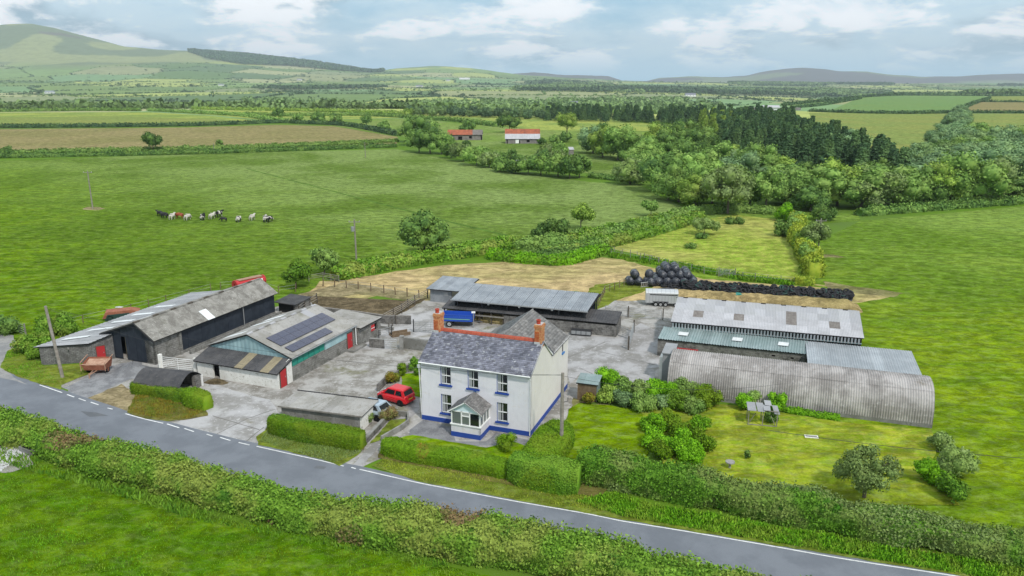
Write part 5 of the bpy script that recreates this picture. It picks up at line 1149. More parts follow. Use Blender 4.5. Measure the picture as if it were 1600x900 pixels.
bush('climbing shrub on the white end wall of the garage', 578, 661, 1.0, 1.0, 'leaf_olive', 37, .08, 500)
bush('rambling bush behind the stone byre', 55, 548, 1.9, 4.2, 'leaf_hedgerow', 38, .17, 2600, w2=3.2)
bush('reddish tipped bush at the back of the stone byre', 90, 524, 2.0, 5.2, 'leaf_hedgerow', 39, .2, 2600, w2=3.4, rz=-.2)
bush('dark ivy bush against the left wall of the stone byre', 55, 560, 1.5, 2.2, 'leaf_clipped_dark', 40, .13, 1500)
bush('hedge bush at the lane bend on the left edge', 2, 520, 2.0, 5.5, 'leaf_dark', 41, .2, 2000, w2=3, rz=-.2)
# garden border shrubs
border = [(920, 632, 1.0, 1.0, 'leaf_autumn', 'low bronze shrub at the foot of the green shed'), (950, 612, 2.1, 2.2, 'leaf_bright', 'tall bright shrub beside the green shed'), (948, 628, 1.5, 1.6, 'leaf_light', 'fresh green shrub low beside the green shed'),
          (975, 618, 1.7, 2.2, 'leaf_mid', 'mid green shrub at the back of the garden border'), (972, 632, 1.2, 2.0, 'leaf_bluish', 'blue grey shrub in the front of the border'), (1004, 640, 1.5, 2.1, 'leaf_mid', 'spiky round shrub at the front edge of the lawn'),
          (1000, 620, 1.4, 2.0, 'leaf_olive', 'olive green shrub behind the spiky one'), (1035, 622, 1.6, 3.0, 'leaf_bright', 'broad bright shrub against the curved barn end'), (1032, 638, 1.1, 1.7, 'leaf_bluish', 'pale rounded shrub between two green ones'),
          (1058, 638, 1.5, 2.3, 'leaf_clipped_dark', 'dark glossy shrub beside the pale rounded one'), (1070, 622, 1.5, 2.2, 'leaf_mid', 'leafy shrub close to the curved barn wall'), (1102, 636, 1.9, 2.3, 'leaf_clipped', 'domed shrub ending the border by the curved barn'), (1085, 645, 1.2, 1.8, 'leaf_mid', 'low shrub in front of the domed one')]
for i, (x, y, h, w, m, lb) in enumerate(border): bush(lb, x, y, h * 1.1, w * 1.1, m, 60 + i, .13, int(1200 * w), nl=10)
bed = [(1022, 672, 1.1, 1.7, 'leaf_bright'), (1045, 664, 1.0, 1.6, 'leaf_clipped'), (1090, 676, 1.2, 1.8, 'leaf_bright'), (1060, 682, 1.2, 1.8, 'leaf_clipped'), (1028, 696, 1.2, 1.9, 'leaf_bright'), (1060, 704, 1.3, 2.0, 'leaf_bright'), (1095, 700, 1.2, 1.8, 'leaf_clipped'), (1078, 720, 1.2, 1.9, 'leaf_bright'), (1030, 716, 1.1, 1.7, 'leaf_clipped')]
for i, (x, y, h, w, m) in enumerate(bed):
    r0_ = 'rearmost row' if y < 674 else ('second row' if y < 686 else ('third row' if y < 707 else 'front row')); s0_ = 'left' if x < 1040 else ('middle' if x < 1070 else 'right')
    bush('bright leafy shrub on the %s of the %s of the island bed' % (s0_, r0_), x, y, h * 1.1, w * 1.25, m, 80 + i, .13, int(1500 * w), group='bright shrubs in the island bed')
for i, (x, y, h, w, m, lb) in enumerate([(1160, 640, 1.3, 1.7, 'leaf_bright', 'bushy climber left of the garden pergola'), (1172, 632, 1.5, 1.9, 'leaf_mid', 'climber rising behind the left of the pergola'), (1212, 642, 1.9, 1.5, 'leaf_bright', 'climber covering the right end of the pergola'), (1205, 662, 1.0, 1.2, 'leaf_mid', 'low growth at the right foot of the pergola')]): bush(lb, x, y, h, w, m, 95 + i, .12, 1500)
hedge('low grass strip growing at the foot of the curved barn', [(1225, 642), (1270, 650), (1312, 656)], .7, .35, 'leaf_bright', 160, .12, .1, 99, name='weed_strip', cat='weeds')
# --- trees around the far barns and in the hedge line
mt = [(436, 187, 11, 14, 'leaf_dark', 'roundest dark tree at the left of the far tree row'), (465, 190, 7, 13, 'leaf_mid', 'low wide tree after the first of the far tree row'), (497, 192, 10, 16, 'leaf_dark', 'middle dark tree of the far tree row'), (525, 195, 11, 15, 'leaf_mid', 'paler middle tree of the far tree row'),
      (573, 197, 11, 13, 'leaf_dark', 'last tall tree of the far tree row'), (598, 204, 7, 14, 'leaf_mid', 'low scrub tree near the end of the far tree row')]
for i, (x, y, h, w, m, lb) in enumerate(mt): tree(lb, x, y, h * .72, w * .72, m, 110 + i, .75, 900, 12, low=.03)
sh = [(640, 222, 13, 15, 'leaf_mid'), (655, 228, 14, 16, 'leaf_dark'), (668, 224, 12, 13, 'leaf_mid'), (672, 240, 12, 14, 'leaf_dark'), (690, 241, 9, 12, 'leaf_mid'), (655, 238, 10, 11, 'leaf_mid'), (705, 247, 6, 9, 'leaf_dark'), (728, 238, 5, 6, 'leaf_dark'), (724, 252, 8, 11, 'leaf_olive'), (745, 258, 7, 11, 'leaf_mid'), (765, 262, 5, 10, 'leaf_olive'), (785, 268, 4.5, 9, 'leaf_mid'), (806, 271, 4, 8, 'leaf_dark'), (825, 272, 6, 8, 'leaf_mid'), (845, 274, 8, 10, 'leaf_dark'), (858, 268, 9, 11, 'leaf_olive'), (872, 276, 8, 10, 'leaf_mid'), (890, 279, 8, 10, 'leaf_dark'), (905, 278, 7, 9, 'leaf_mid'), (868, 255, 9, 9, 'leaf_mid')]
for i, (x, y, h, w, m) in enumerate(sh): tree({'leaf_mid': 'mid green', 'leaf_dark': 'dark', 'leaf_olive': 'olive'}[m] + ' tree ' + ('at the tall left end of the shelter belt' if x < 700 else ('in the low middle of the shelter belt' if x < 800 else 'at the right end of the shelter belt by the scrap yard')), x, y, h * .92, w * .95, m, 130 + i, .5, 1900, 15, low=.0, group='shelter belt trees below the red roofed barns')
tree('dark spreading tree behind the left red roofed barn', 731, 212, 8, 10, 'leaf_dark', 160, .6, 1000, 12, low=.03)
tree('big round dark tree behind the right red roofed barn', 796, 207, 10.5, 15, 'leaf_dark', 161, .6, 1600, 14, low=.03)
tree('tall pale round tree on the sunlit meadow', 886, 214, 12.5, 12, 'leaf_light', 162, .6, 1600, 14, low=.2)
bush('dark bush at the foot of the pale round tree', 886, 222, 5, 7, 'leaf_dark', 163, .5, 700)
bush('low bush left of the pale round tree', 866, 222, 3, 6, 'leaf_mid', 164, .5, 500)
bush('upright dark tree by the scrap heap', 799, 256, 5.5, 4.2, 'leaf_dark', 165, .4, 700)
tree('yellow-green pair of trees on the sunlit slope', 640, 183, 6, 13, 'leaf_light', 166, .8, 700, 10, low=.02)
bush('small bush right of the grey barn', 846, 226, 3, 4.5, 'leaf_dark', 167, .45, 400)
# --- the wood on the right: shared prototypes, every tree its own thing
protos = {}
def proto(kind, k):
    key = (kind, k)
    if key not in protos:
        if kind.startswith('leaf_con') or kind == 'leaf_larch': protos[key] = (conifer_mesh(k, 1.0, .42, 900, .05, kind), None)
        else: protos[key] = (crown_mesh(500 + k, .5, .5, .5, .47, 18 + k, 3600, .038, [kind], .33 + .02 * k, 0, flatb=.75), trunk_mesh(k, .4, .03, .3))
    return protos[key]
rw_ = random.Random(21)
def wood_tree(x, y, h, w, kind, label, group, name='broadleaf_tree'):
    p = P(x, y); t = thing(name, label, 'tree', (p.x, p.y), rw_.uniform(0, 6), group); c, tr = proto(kind, rw_.randrange(4))
    a = ob('crown', c, t); a.scale = (w, w * rw_.uniform(.85, 1.1), h)
    if tr: b = ob('trunk', tr, t); b.scale = (w, w, h)
    else: b = ob('trunk', protos.setdefault('ctrunk', MB().mat('bark').tube([(0, 0, 0), (0, 0, .6)], .02, 5, .008).mesh('trunk')), t); b.scale = (h * .8, h * .8, h)
    return t
tree('great pale crowned sycamore at the front of the wood', 1137, 334, 11.2, 14, 'leaf_olive', 200, .42, 5200, 30, low=.02, lobe=.32)
tree('dark heavy tree beside the great sycamore', 1030, 300, 11, 12, 'leaf_dark', 201, .45, 3200, 24, low=.02)
tree('tall narrow tree right of the great sycamore', 1196, 328, 9.5, 8.5, 'leaf_mid', 202, .42, 2400, 18, low=.02)
front = [(985, 288, 8, 9, 'leaf_olive'), (1003, 280, 9, 9, 'leaf_mid'), (1042, 312, 8, 9, 'leaf_mid'), (1062, 316, 9.5, 9, 'leaf_mid'), (1088, 322, 8, 9, 'leaf_light'), (1062, 296, 11, 11, 'leaf_mid'), (1090, 300, 11, 11, 'leaf_mid'), (1112, 318, 9, 9, 'leaf_mid'), (1170, 322, 10, 9, 'leaf_mid'), (1222, 318, 9, 11, 'leaf_mid'), (1245, 310, 10, 11, 'leaf_mid'), (1285, 322, 10, 13, 'leaf_mid'), (1266, 330, 6, 8, 'leaf_dark'),
         (1310, 322, 11, 12, 'leaf_light'), (1340, 325, 10, 12, 'leaf_mid'), (1368, 326, 10, 14, 'leaf_olive'), (1392, 322, 10, 13, 'leaf_mid'), (1350, 300, 13, 14, 'leaf_light'), (1318, 308, 11, 12, 'leaf_bright'), (1420, 318, 9, 10, 'leaf_mid'), (1445, 320, 10, 10, 'leaf_mid'), (1468, 320, 11, 10, 'leaf_light'), (1490, 318, 12, 12, 'leaf_mid'), (1515, 317, 13, 13, 'leaf_mid'), (1538, 316, 12, 12, 'leaf_olive'), (1556, 312, 10, 10, 'leaf_mid'), (1602, 312, 9, 11, 'leaf_dark'), (1620, 305, 9, 12, 'leaf_mid'),
         (1285, 292, 10, 12, 'leaf_light'), (1230, 290, 11, 12, 'leaf_mid'), (1200, 296, 11, 11, 'leaf_bluish'), (1180, 284, 12, 12, 'leaf_mid'), (1150, 296, 11, 11, 'leaf_bluish'), (1260, 280, 10, 12, 'leaf_mid'), (1410, 298, 12, 13, 'leaf_mid'), (1440, 290, 12, 13, 'leaf_bluish'), (1475, 290, 12, 13, 'leaf_mid'), (1380, 284, 13, 14, 'leaf_mid'), (1330, 290, 10, 12, 'leaf_mid')]
TONE = {'leaf_olive': 'olive green', 'leaf_mid': 'mid green', 'leaf_light': 'pale green', 'leaf_bluish': 'blue green', 'leaf_bright': 'bright green', 'leaf_dark': 'dark green'}
def whereat(x, y):
    if x < 1050: a = 'at the left corner of the wood by the pasture'
    elif x < 1125: a = 'just left of the great sycamore' if y > 305 else 'behind and left of the great sycamore'
    elif x < 1235: a = 'just right of the great sycamore' if y > 305 else 'behind and right of the great sycamore'
    elif x < 1300: a = 'above the round bush by the field gateway'
    elif x < 1400: a = 'at the middle of the right field edge' if y > 312 else 'behind the middle of the right field edge'
    elif x < 1480: a = 'right of the middle of the field edge' if y > 312 else 'further back right of the middle of the field edge'
    else: a = 'at the far right end of the wood edge'
    return a
for x, y, h, w, k in front:
    if x > 1190 and y <= 312: h *= .58
    lb_ = TONE[k] + ' broadleaf tree ' + whereat(x, y); wood_tree(x, y, h * 1.02, w * 1.12, k, lb_, lb_.replace(' tree ', ' trees '))
back = [(925, 240, 12, 13), (945, 246, 13, 14), (965, 250, 14, 15), (988, 252, 12, 14), (940, 232, 12, 12), (962, 235, 10, 12), (1002, 262, 9, 11), (1018, 262, 11, 12), (1040, 258, 12, 14), (1060, 262, 11, 13), (1028, 236, 12, 13), (1050, 228, 12, 13), (1045, 243, 11, 12), (1078, 245, 12, 13), (1100, 250, 11, 13), (1130, 262, 10, 12), (1075, 275, 11, 12), (1110, 270, 11, 13), (1140, 275, 11, 12), (1165, 265, 11, 13), (1120, 285, 10, 12), (1190, 262, 11, 13), (1215, 272, 10, 12), (1085, 228, 12, 12), (1100, 236, 11, 12), (1150, 250, 10, 12)]
for x, y, h, w in back:
    if x > 1110: h *= .62
    k = rw_.choice(['leaf_mid', 'leaf_mid', 'leaf_bluish', 'leaf_light', 'leaf_dark']); pl_ = 'in the clump beside the green hut meadow' if x < 1010 else ('in the upper wood below the far conifer belt' if y < 250 else 'in the middle of the wood before the plantation')
    wood_tree(x, y, h * 1.0, w * 1.05, k, TONE[k] + ' broadleaf tree ' + pl_, TONE[k] + ' broadleaf trees ' + pl_)
def inpoly(x, y, q):
    c = False; j = len(q) - 1
    for i in range(len(q)):
        if (q[i][1] > y) != (q[j][1] > y) and x < (q[j][0] - q[i][0]) * (y - q[i][1]) / (q[j][1] - q[i][1]) + q[i][0]: c = not c
        j = i
    return c
def scatter(poly, n, mind, seed):
    """random ground points inside a polygon given in photo points"""
    q = [tuple(P(*p)) for p in poly]; xs, ys = [a for a, _ in q], [b for _, b in q]; r = random.Random(seed); out = []; tr = 0
    while len(out) < n and tr < n * 60:
        tr += 1; x, y = r.uniform(min(xs), max(xs)), r.uniform(min(ys), max(ys)); 
        if inpoly(x, y, q) and all((x - a) ** 2 + (y - b) ** 2 > mind ** 2 for a, b in out): out.append((x, y))
    return out
def wtree(x, y, h, w, kind, label, group, name):
    t = thing(name, label, 'tree', (x, y), rw_.uniform(0, 6), group); c, tr = proto(kind, rw_.randrange(4)); a = ob('crown', c, t); a.scale = (w, w, h) if tr else (w * 2.4, w * 2.4, h)
    if tr: ob('trunk', tr, t).scale = (w, w, h)
    return t
con = scatter([(1095, 205), (1160, 200), (1225, 204), (1262, 222), (1330, 248), (1400, 276), (1420, 290), (1330, 292), (1270, 288), (1190, 265), (1130, 242), (1090, 225)], 285, 3.7, 4)
for x, y in con:
    d = (x / y - .36) * 10; kind = 'leaf_larch' if x / y < .262 + rw_.uniform(-.02, .02) else 'leaf_conifer'
    wtree(x, y, rw_.uniform(9, 13.5), rw_.uniform(4.6, 6.2), kind, 'pale larch in the plantation' if kind == 'leaf_larch' else 'dark conifer in the plantation above the wood', 'larches at the left of the plantation' if kind == 'leaf_larch' else 'dark conifers in the plantation', 'larch_tree' if kind == 'leaf_larch' else 'conifer_tree')
for x, y in scatter([(1230, 215), (1300, 232), (1340, 245), (1330, 262), (1250, 250)], 8, 14, 9): wtree(x, y, rw_.uniform(10, 12), rw_.uniform(13, 15), 'leaf_bluish', 'bluish broadleaf tree among the dark conifers', 'broadleaf trees among the conifers', 'broadleaf_tree')
for x, y in scatter([(1432, 262), (1470, 240), (1500, 225), (1600, 230), (1720, 232), (1720, 275), (1500, 290), (1432, 285)], 75, 8.5, 5): wtree(x, y, rw_.uniform(8, 11), rw_.uniform(12, 16), rw_.choice(['leaf_bluish', 'leaf_bluish', 'leaf_mid', 'leaf_farwood']), 'greyish broadleaf tree in the wooded valley at far right', 'broadleaf trees in the far right valley', 'broadleaf_tree')
for x, y in scatter([(1450, 240), (1478, 205), (1490, 182), (1502, 177), (1508, 183), (1500, 225)], 22, 9, 6): wtree(x, y, rw_.uniform(7, 10), rw_.uniform(11, 14), 'leaf_bluish', 'tree in the belt climbing between the far right fields', 'trees in the belt between the far right fields', 'broadleaf_tree')
for x, y in scatter([(850, 189), (950, 190.5), (1095, 196), (1200, 192), (1240, 194), (1240, 188), (1080, 187), (950, 184.5), (850, 184)], 120, 7, 7): wtree(x, y, rw_.uniform(8, 12.5), rw_.uniform(5, 7), 'leaf_conifer', 'dark conifer in the long belt behind the sunlit meadow', 'conifers in the long far belt', 'conifer_tree')
for x, y in scatter([(640, 181), (740, 183), (850, 188), (850, 183), (740, 179), (640, 176)], 75, 8, 8): wtree(x, y, rw_.uniform(6, 9), rw_.uniform(7, 9), rw_.choice(['leaf_farwood', 'leaf_fardark']), 'greyish tree in the left part of the long far belt', 'grey green trees in the long far belt', 'broadleaf_tree')

# ------------------------------------------------------------------ far countryside: hedgerow trees, woods (nobody could count them)
def far_stuff(name, pts, hs, leafn, mat, kind='stuff', con=False, seed=1):
    """one mesh of many small crowns at pts (N,3) with heights hs"""
    r = np.random.default_rng(seed); N = len(pts); K = leafn
    d = r.normal(size=(N, K, 3)); d[..., 2] = np.abs(d[..., 2]) * .9 - .15; d /= np.linalg.norm(d, axis=2)[..., None]
    hh = hs[:, None, None]
    if con: z = r.random((N, K, 1)); ctr = np.concatenate([d[..., :2] * (1 - z) * .22, z * .95], -1) * hh
    else: ctr = d * (.62, .55, .42) * r.uniform(.55, 1, (N, K, 1)) * hh + np.array([0, 0, .45]) * hh
    p = (pts[:, None] + ctr).reshape(-1, 3); lv, lf = leaf_quads(p, d.reshape(-1, 3), 1.0, .5, 1.25, seed)
    s = np.repeat(hs, K * 4)[:, None] * (.42 if not con else .3); c = np.repeat(p, 4, 0); lv = c + (lv - c) * s
    o = ob(name, tri_mesh(name, lv, lf, [mat], np.zeros(len(lf), int)), kind='stuff'); return tag(o, None, None)
r_ = np.random.default_rng(77)
N0 = 900000
tt = r_.uniform(-.95, .95, N0); Yc = np.exp(r_.uniform(math.log(740), math.log(5900), N0)); Xc = tt * Yc
_, gp = fields(Xc, Yc); Zc = H(Xc, Yc); pc_ = np.stack([Xc, Yc, Zc], 1)
l1c = np.interp(800 + 1243 * tt, CX, L1)
beyond = Yc > l1c + 25
mo = (Zc - 120 + 45 * vnoise(pc_, .0021, 11)) / 40
onhedge = (gp < 3.0 + Yc * .0011) & (mo < .5)
wmask = vnoise(pc_ * (1, .75, 0), .0042, 31) + .35 * vnoise(pc_ * (1, .8, 0), .011, 33)
valley_ = np.clip(1 - (Yc - l1c) / 900, 0, 1)
wood = (wmask + .6 * valley_ > 1.02) & (mo < .2) & (r_.random(N0) < .3)
wood |= (tt < .48) & (Yc > 2600) & (vnoise(pc_ * (1, .6, 0), .0035, 61) > .12 + 5 * np.clip(.1 - tt, 0, 1)) & (mo < .3) & (r_.random(N0) < .22)
single = (r_.random(N0) < .0012) & (mo < .4)
px_ = 800 + 1243 * tt
forest = (px_ > 330) & (px_ < 600) & (Zc > 28 + Yc * (HY - np.interp(px_, [300, 350, 450, 600], [100, 103, 108, 116])) / F) & (Yc > 5000)
keep = beyond & (onhedge | wood | single) & ~forest
# thin by distance so that the count stays bounded
idx = np.where(keep)[0]; print('far candidates', len(idx)); idx = idx[:38000]
hs = np.where(wood[idx], r_.uniform(9, 14, len(idx)), r_.uniform(2.6, 5.0, len(idx)) * np.where(single[idx] | (r_.random(len(idx)) < .04), 1.8, 1)) * (1 + Yc[idx] / 9000)
tn = vnoise(pc_[idx], .006, 41) > .15
pz = pc_[idx]; pz[:, 2] -= .6
far_stuff('far_woodland', pz[tn], hs[tn], 11, 'leaf_farwood', seed=3); far_stuff('far_hedgerow_trees', pz[~tn], hs[~tn], 11, 'leaf_fardark', seed=4)
# conifer forest on the shoulder of the hill
Nf = 9000; pf = r_.uniform(300, 600, Nf); Yf = r_.uniform(5200, 6480, Nf); Xf = (pf - 800) / 1243 * Yf; Zf = H(Xf, Yf)
ypx = HY + (CH - Zf) / Yf * F; topb = np.interp(pf, sky_n[:, 0], sky_n[:, 1]); lowb = np.interp(pf, [300, 330, 380, 450, 520, 585, 600], [86, 95, 103, 105, 111, 115, 114])
k = (ypx < lowb) & (ypx > topb - 2); k &= pf > 296
far_stuff('hill_forest', np.stack([Xf, Yf, Zf], 1)[k], r_.uniform(16, 26, k.sum()), 10, 'leaf_fardark', con=False, seed=6)
# row of trees closing the far edge of the left hand fields
Nf = 900; pf = r_.uniform(-150, 660, Nf); Yf = 830 + r_.uniform(10, 240, Nf); Xf = (pf - 800) / 1243 * Yf
k = vnoise(np.stack([Xf, Yf, Yf * 0], 1), .02, 51) > -.35
far_stuff('ridge_trees', np.stack([Xf, Yf, H(Xf, Yf) - .5], 1)[k], r_.uniform(7, 13, k.sum()), 16, 'leaf_farwood', seed=8)
Nf = 3500; pf = r_.uniform(380, 1130, Nf); Yf = r_.uniform(780, 1750, Nf); Xf = (pf - 800) / 1243 * Yf
k = (vnoise(np.stack([Xf, Yf, Yf * 0], 1), .007, 52) + .5 * np.clip((Yf - 800) / -500 + 1, 0, 1) > -.1) & (Yf > np.interp(pf, CX, L1) + 40)
far_stuff('valley_wood', np.stack([Xf, Yf, H(Xf, Yf) - .5], 1)[k], r_.uniform(8, 13, k.sum()), 14, 'leaf_farwood', seed=9)
# ------------------------------------------------------------------ far farms
def far_house(x, y, Yd, w, d, h, roofm, label, rz=0.0):
    X = (x - 800) / 1243 * Yd; t = thing('farm_building', label, 'house', (X, Yd, H1(X, Yd) - .3), rz)
    ob('wall', MB().mat('far_white').box(-w / 2, w / 2, -d / 2, d / 2, 0, h), t); rf_ = MB().mat(roofm).prism([(-w / 2 - .3, -d / 2 - .4, h), (-w / 2 - .3, 0, h + d * .4), (-w / 2 - .3, d / 2 + .4, h)], (w + .6, 0, 0)); ob('roof', rf_, t)
    for k in range(3): bx('window', t, 'dark_void', -w * .35 + k * w * .3, -w * .35 + k * w * .3 + 1.2, -d / 2 - .06, -d / 2, h * .45, h * .8)
fh = [(75, 0, 2300, 26, 9, 5, 'lead_metal', 'white farm among dark trees in the far left valley'), (345, 0, 3300, 22, 9, 5, 'slate', 'tiny white farm below the hill forest'), (468, 0, 4200, 26, 9, 6, 'slate', 'white farm high on the slope under the forest'), (700, 0, 4400, 22, 9, 6, 'slate', 'white farm left of the skyline hill slope'), (726, 0, 4600, 60, 12, 6, 'far_white', 'long white farm sheds on the middle hill'),
      (655, 0, 3500, 30, 10, 5, 'slate', 'pale farm group in the middle distance'), (898, 0, 1500, 14, 9, 6, 'slate', 'white gabled cottage beyond the conifer belt'), (1080, 0, 2300, 30, 12, 5, 'slate', 'farm with brown roof far to the right')]
for x, _, Yd, w, d, h, m, lb in fh: far_house(x, 0, Yd, w, d, h, m, lb)
t = thing('far_barn', 'white roofed farm shed on the field edge above the conifers', 'barn', P(1205, 172), -.1)
ob('wall', MB().mat('far_white').box(-9, 7, -5, 5, 0, 2.6), t); ob('roof', MB().mat('light_sheet').prism([(-9.5, -6, 2.6), (-9.5, 0, 4.8), (-9.5, 6, 2.6)], (17, 0, 0)), t); bx('annexe', t, 'far_stone', -30, -9.5, -4, 4, 0, 2.6); bx('annexe', t, 'far_stone', 7.5, 28, -4, 4, 0, 2.4)
# red roofed barns
def red_barn(label, pl, pr, h, d, rise, roofm, split=None):
    a, b = P(*pl), P(*pr); L = (b - a).length; t = thing('stone_barn', label, 'barn', a, math.atan2((b - a).y, (b - a).x))
    mb = MB().mat('far_stone'); wall_panel(mb, (0, 0), (1, 0), L, 0, h, [(L * .3, L * .3 + 2, .0, h * .7), (L * .62, L * .62 + 1.4, h * .3, h * .75)], th=.6); wall_panel(mb, (L, .0), (0, 1), d, 0, [(0, h), (d / 2, h + rise), (d, h)], th=.5); wall_panel(mb, (.5, d), (0, -1), d, 0, [(0, h), (d / 2, h + rise), (d, h)], th=.5) ; wall_panel(mb, (L, d), (-1, 0), L, 0, h, th=.5); ob('wall', mb, t)
    bx('opening', t, 'dark_void', .6, L - .6, .7, .75, 0, h - .1)
    n = max(6, int(L / 2.2))
    roof(t, (-.3, -.4, h - .1), (L + .6, 0, 0), (0, d / 2 + .4, rise + .1), roofm, n, 2, .5, .05, pick=split); roof(t, (L + .3, d + .4, h - .1), (-L - .6, 0, 0), (0, -d / 2 - .4, rise + .1), roofm, n, 1, .5, .05)
    return t
red_barn('long ruined barn with rusty orange tin roof behind the shelter belt', (700, 219), (753, 219), 2.6, 7, 2.2, 'barn_orange', lambda i, j: 'rust_sheet' if i in (5, 6) else None)
rb = red_barn('stone barn with grey lower roof and rusty orange upper roof', (790, 224.5), (843, 224.5), 2.2, 10, 4.2, 'barn_orange', lambda i, j: 'light_sheet' if j == 0 else None)
bx('door', rb, 'far_white', 4.6, 6.2, -.1, -.02, .2, 1.9)
t = thing('small_hut', 'little grey hut with pale roof among the meadow trees', 'shed', P(890, 243), .1); ob('wall', MB().mat('wood_grey').box(0, 1.6, 0, 2.5, 0, 2.2), t); ob('roof', MB().mat('light_sheet').prism([(-.2, -.2, 2.2), (1.8, -.2, 2.2), (1.8, 2.8, 3.0), (-.2, 2.8, 3.0)], (0, 0, .1)), t)
sheet('scrap_yard', [(780, 252), (800, 248), (826, 252), (828, 263), (808, 264), (786, 262)], 'gravel', .08, .4, 1.5)
for i, (x, y, w, d, h, m) in enumerate([(812, 255, 4, 1.6, 1.2, 'dark_steel'), (818, 259, 3.4, 1.5, 1.0, 'aluminium'), (806, 261, 3, 1.5, 1.1, 'dark_steel')]):
    t = thing('scrap_heap', ['dark scrap trailer lying in the small scrap yard', 'pale sheet scrap pile in the small scrap yard', 'low dark scrap pile nearest the pasture hedge'][i], 'scrap', P(x, y), .3 * i)
    ob('scrap', MB().mat(m).prism([(0, 0, 0), (w, 0, 0), (w * .9, 0, h * .7), (w * .5, 0, h), (w * .1, 0, h * .5)], (0, d, 0)), t); bx('sheet', t, 'aluminium', w * .2, w * .8, -.1, 0, .1, .5)
# ------------------------------------------------------------------ poles and wires
def pole(x, y, h, label, r=.15, arm=1.4, tr=False, lean=(0, 0), w3=False, n=8):
    p = P(x, y); t = thing('utility_pole', label, 'pole', p); ob('pole', MB().mat('pole_wood').tube([(0, 0, -.1), (lean[0] * .5, lean[1] * .5, h / 2), (lean[0], lean[1], h)], r, n, r * .72), t)
    if arm:
        ob('crossarm', MB().mat('wood_grey').obox((lean[0] - arm / 2, lean[1] - .1, h - .45), (arm, 0, 0), (0, .1, 0), (0, 0, .1)), t)
        for q in (-.45, 0, .45): ob('insulator', MB().mat('aluminium').disc((lean[0] + arm * q, lean[1] - .05, h - .26), (0, 0, 1), .05, .16, 8), t)
    if tr: 
        ob('transformer', MB().mat('galv').disc((lean[0] - .28, lean[1] - .25, h - 1.5), (0, 0, 1), .28, .7, 10), t)
    return p, h, lean
PL = pole(98, 590, 7.3, 'leaning wooden telegraph pole on the grass before the stone byre', .17, 0, lean=(-.55, 0))
PC = pole(877, 706, 6.6, 'wooden telegraph pole in front of the house gable', .16, 0)
ob('bracket', MB().mat('dark_steel').tube([(0.1, 0, 4.2), (.45, .2, 4.2), (.45, .2, 4.5)], .03, 5), [o for o in bpy.data.objects if o.name.startswith('utility_pole')][-1])
PA1 = pole(145, 326, 8.6, 'thin pale pole on trodden ground left of the cattle', .16, 2.0)
PB = pole(557, 408, 6.8, 'power pole with transformer by the left pasture hedge', .15, 1.8, True)
PD = pole(1278, 392, 5.6, 'power pole beside the grey tree right of the paddock', .14, 1.8)
pole(335, 240, 4.2, 'short pale pole at the double hedgerow', .14, 0); pole(571, 246, 5.8, 'distant pale pole near the far end of the pasture', .13, 0); pole(923, 233, 7, 'thin pole beside the meadow trees', .13, 0)
sheet('trodden_ring', [(128, 326), (138, 323), (155, 323.5), (166, 326), (155, 328.5), (137, 328.5)], 'dirt', .022, .3, .8)
def wire(name, a, b, sag, label, r=.012):
    a, b = Vector(a), Vector(b); pts = [a.lerp(b, i / 16) - Vector((0, 0, sag * 4 * (i / 16) * (1 - i / 16))) for i in range(17)]
    tag(ob(name, MB().mat('dark_steel').tube(pts, r, 4)), label, 'cable')
def lw(x, y, z):
    c, s = math.cos(HR), math.sin(HR); return (HO.x + x * c - y * s, HO.y + x * s + y * c, z)
wire('overhead_cable', (PC[0].x, PC[0].y, 6.45), lw(-.05, -.1, 5.0), .35, 'thin cable from the gable pole along the house front')
wire('overhead_cable', (PC[0].x, PC[0].y, 6.4), (PL[0].x - .5, PL[0].y, 7.2), 1.4, 'long sagging cable from the gable pole to the left road pole')
wire('overhead_cable', (PC[0].x, PC[0].y, 6.35), (*P(1220, 600, 3.0), 3.0), .8, 'cable from the gable pole over the garden to the curved barn')
wire('overhead_cable', (*P(1200, 672, .6), .6), (*P(1700, 722, 2.2), 2.2), .35, 'dark cable low over the right garden corner', .02)
wire('overhead_cable', (PL[0].x - .5, PL[0].y, 7.1), (*P(380, 570, 3), 3.0), .4, 'cable from the left road pole over the barn yard')
# ------------------------------------------------------------------ fences, gates, walls
def fence(label, pts, hgt=1.1, sp=2.2, rails=2, mat='brown_wood', rmat='galv', world=False, name='post_fence', rr=.012, pr=.055, group=None):
    q = [Vector(p) if world else P(*p) for p in pts]; o = q[0]; t = thing(name, label, 'fence', o); me = MB().mat(mat).tube([(0, 0, -.05), (0, 0, hgt)], pr, 5).mesh('post'); r = random.Random(len(label))
    for a, b in zip(q, q[1:]):
        L = (b - a).length; n = max(1, int(L / sp)); ps = []
        for i in range(n + (b is q[-1])):
            p = a + (b - a) * (i / n) - o; s = ob('post', me, t, (p.x, p.y, 0)); s.rotation_euler = (r.uniform(-.06, .06), r.uniform(-.06, .06), 0); s.scale[2] = r.uniform(.88, 1.1)
        for k in range(rails):
            z = hgt * (.92 - .75 * k / max(1, rails)); ob('wire' if rr < .02 else 'rail', MB().mat(rmat).tube([(*(a - o), z), (*(b - o), z)], rr, 4), t)
    return t
fence('brown post fence behind the feed pen before the stubble', [(505, 447), (560, 452), (600, 458), (655, 466)], 1.15, 1.6, 2, pr=.08)
fence('post and wire fence on the pasture side of the stone byre', [(95, 515), (130, 505), (168, 497), (205, 488), (260, 474), (330, 455)], 1.1, 2.4, 2)
fence('post and wire fence at the far end of the long barn', [(345, 452), (400, 448), (436, 460), (462, 456)], 1.1, 2.2, 2)
fence('low wooden rail fence by the thorn tree', [(483, 440), (505, 436), (530, 441)], 1.0, 1.4, 3, 'wood_grey', 'wood_grey', rr=.04)
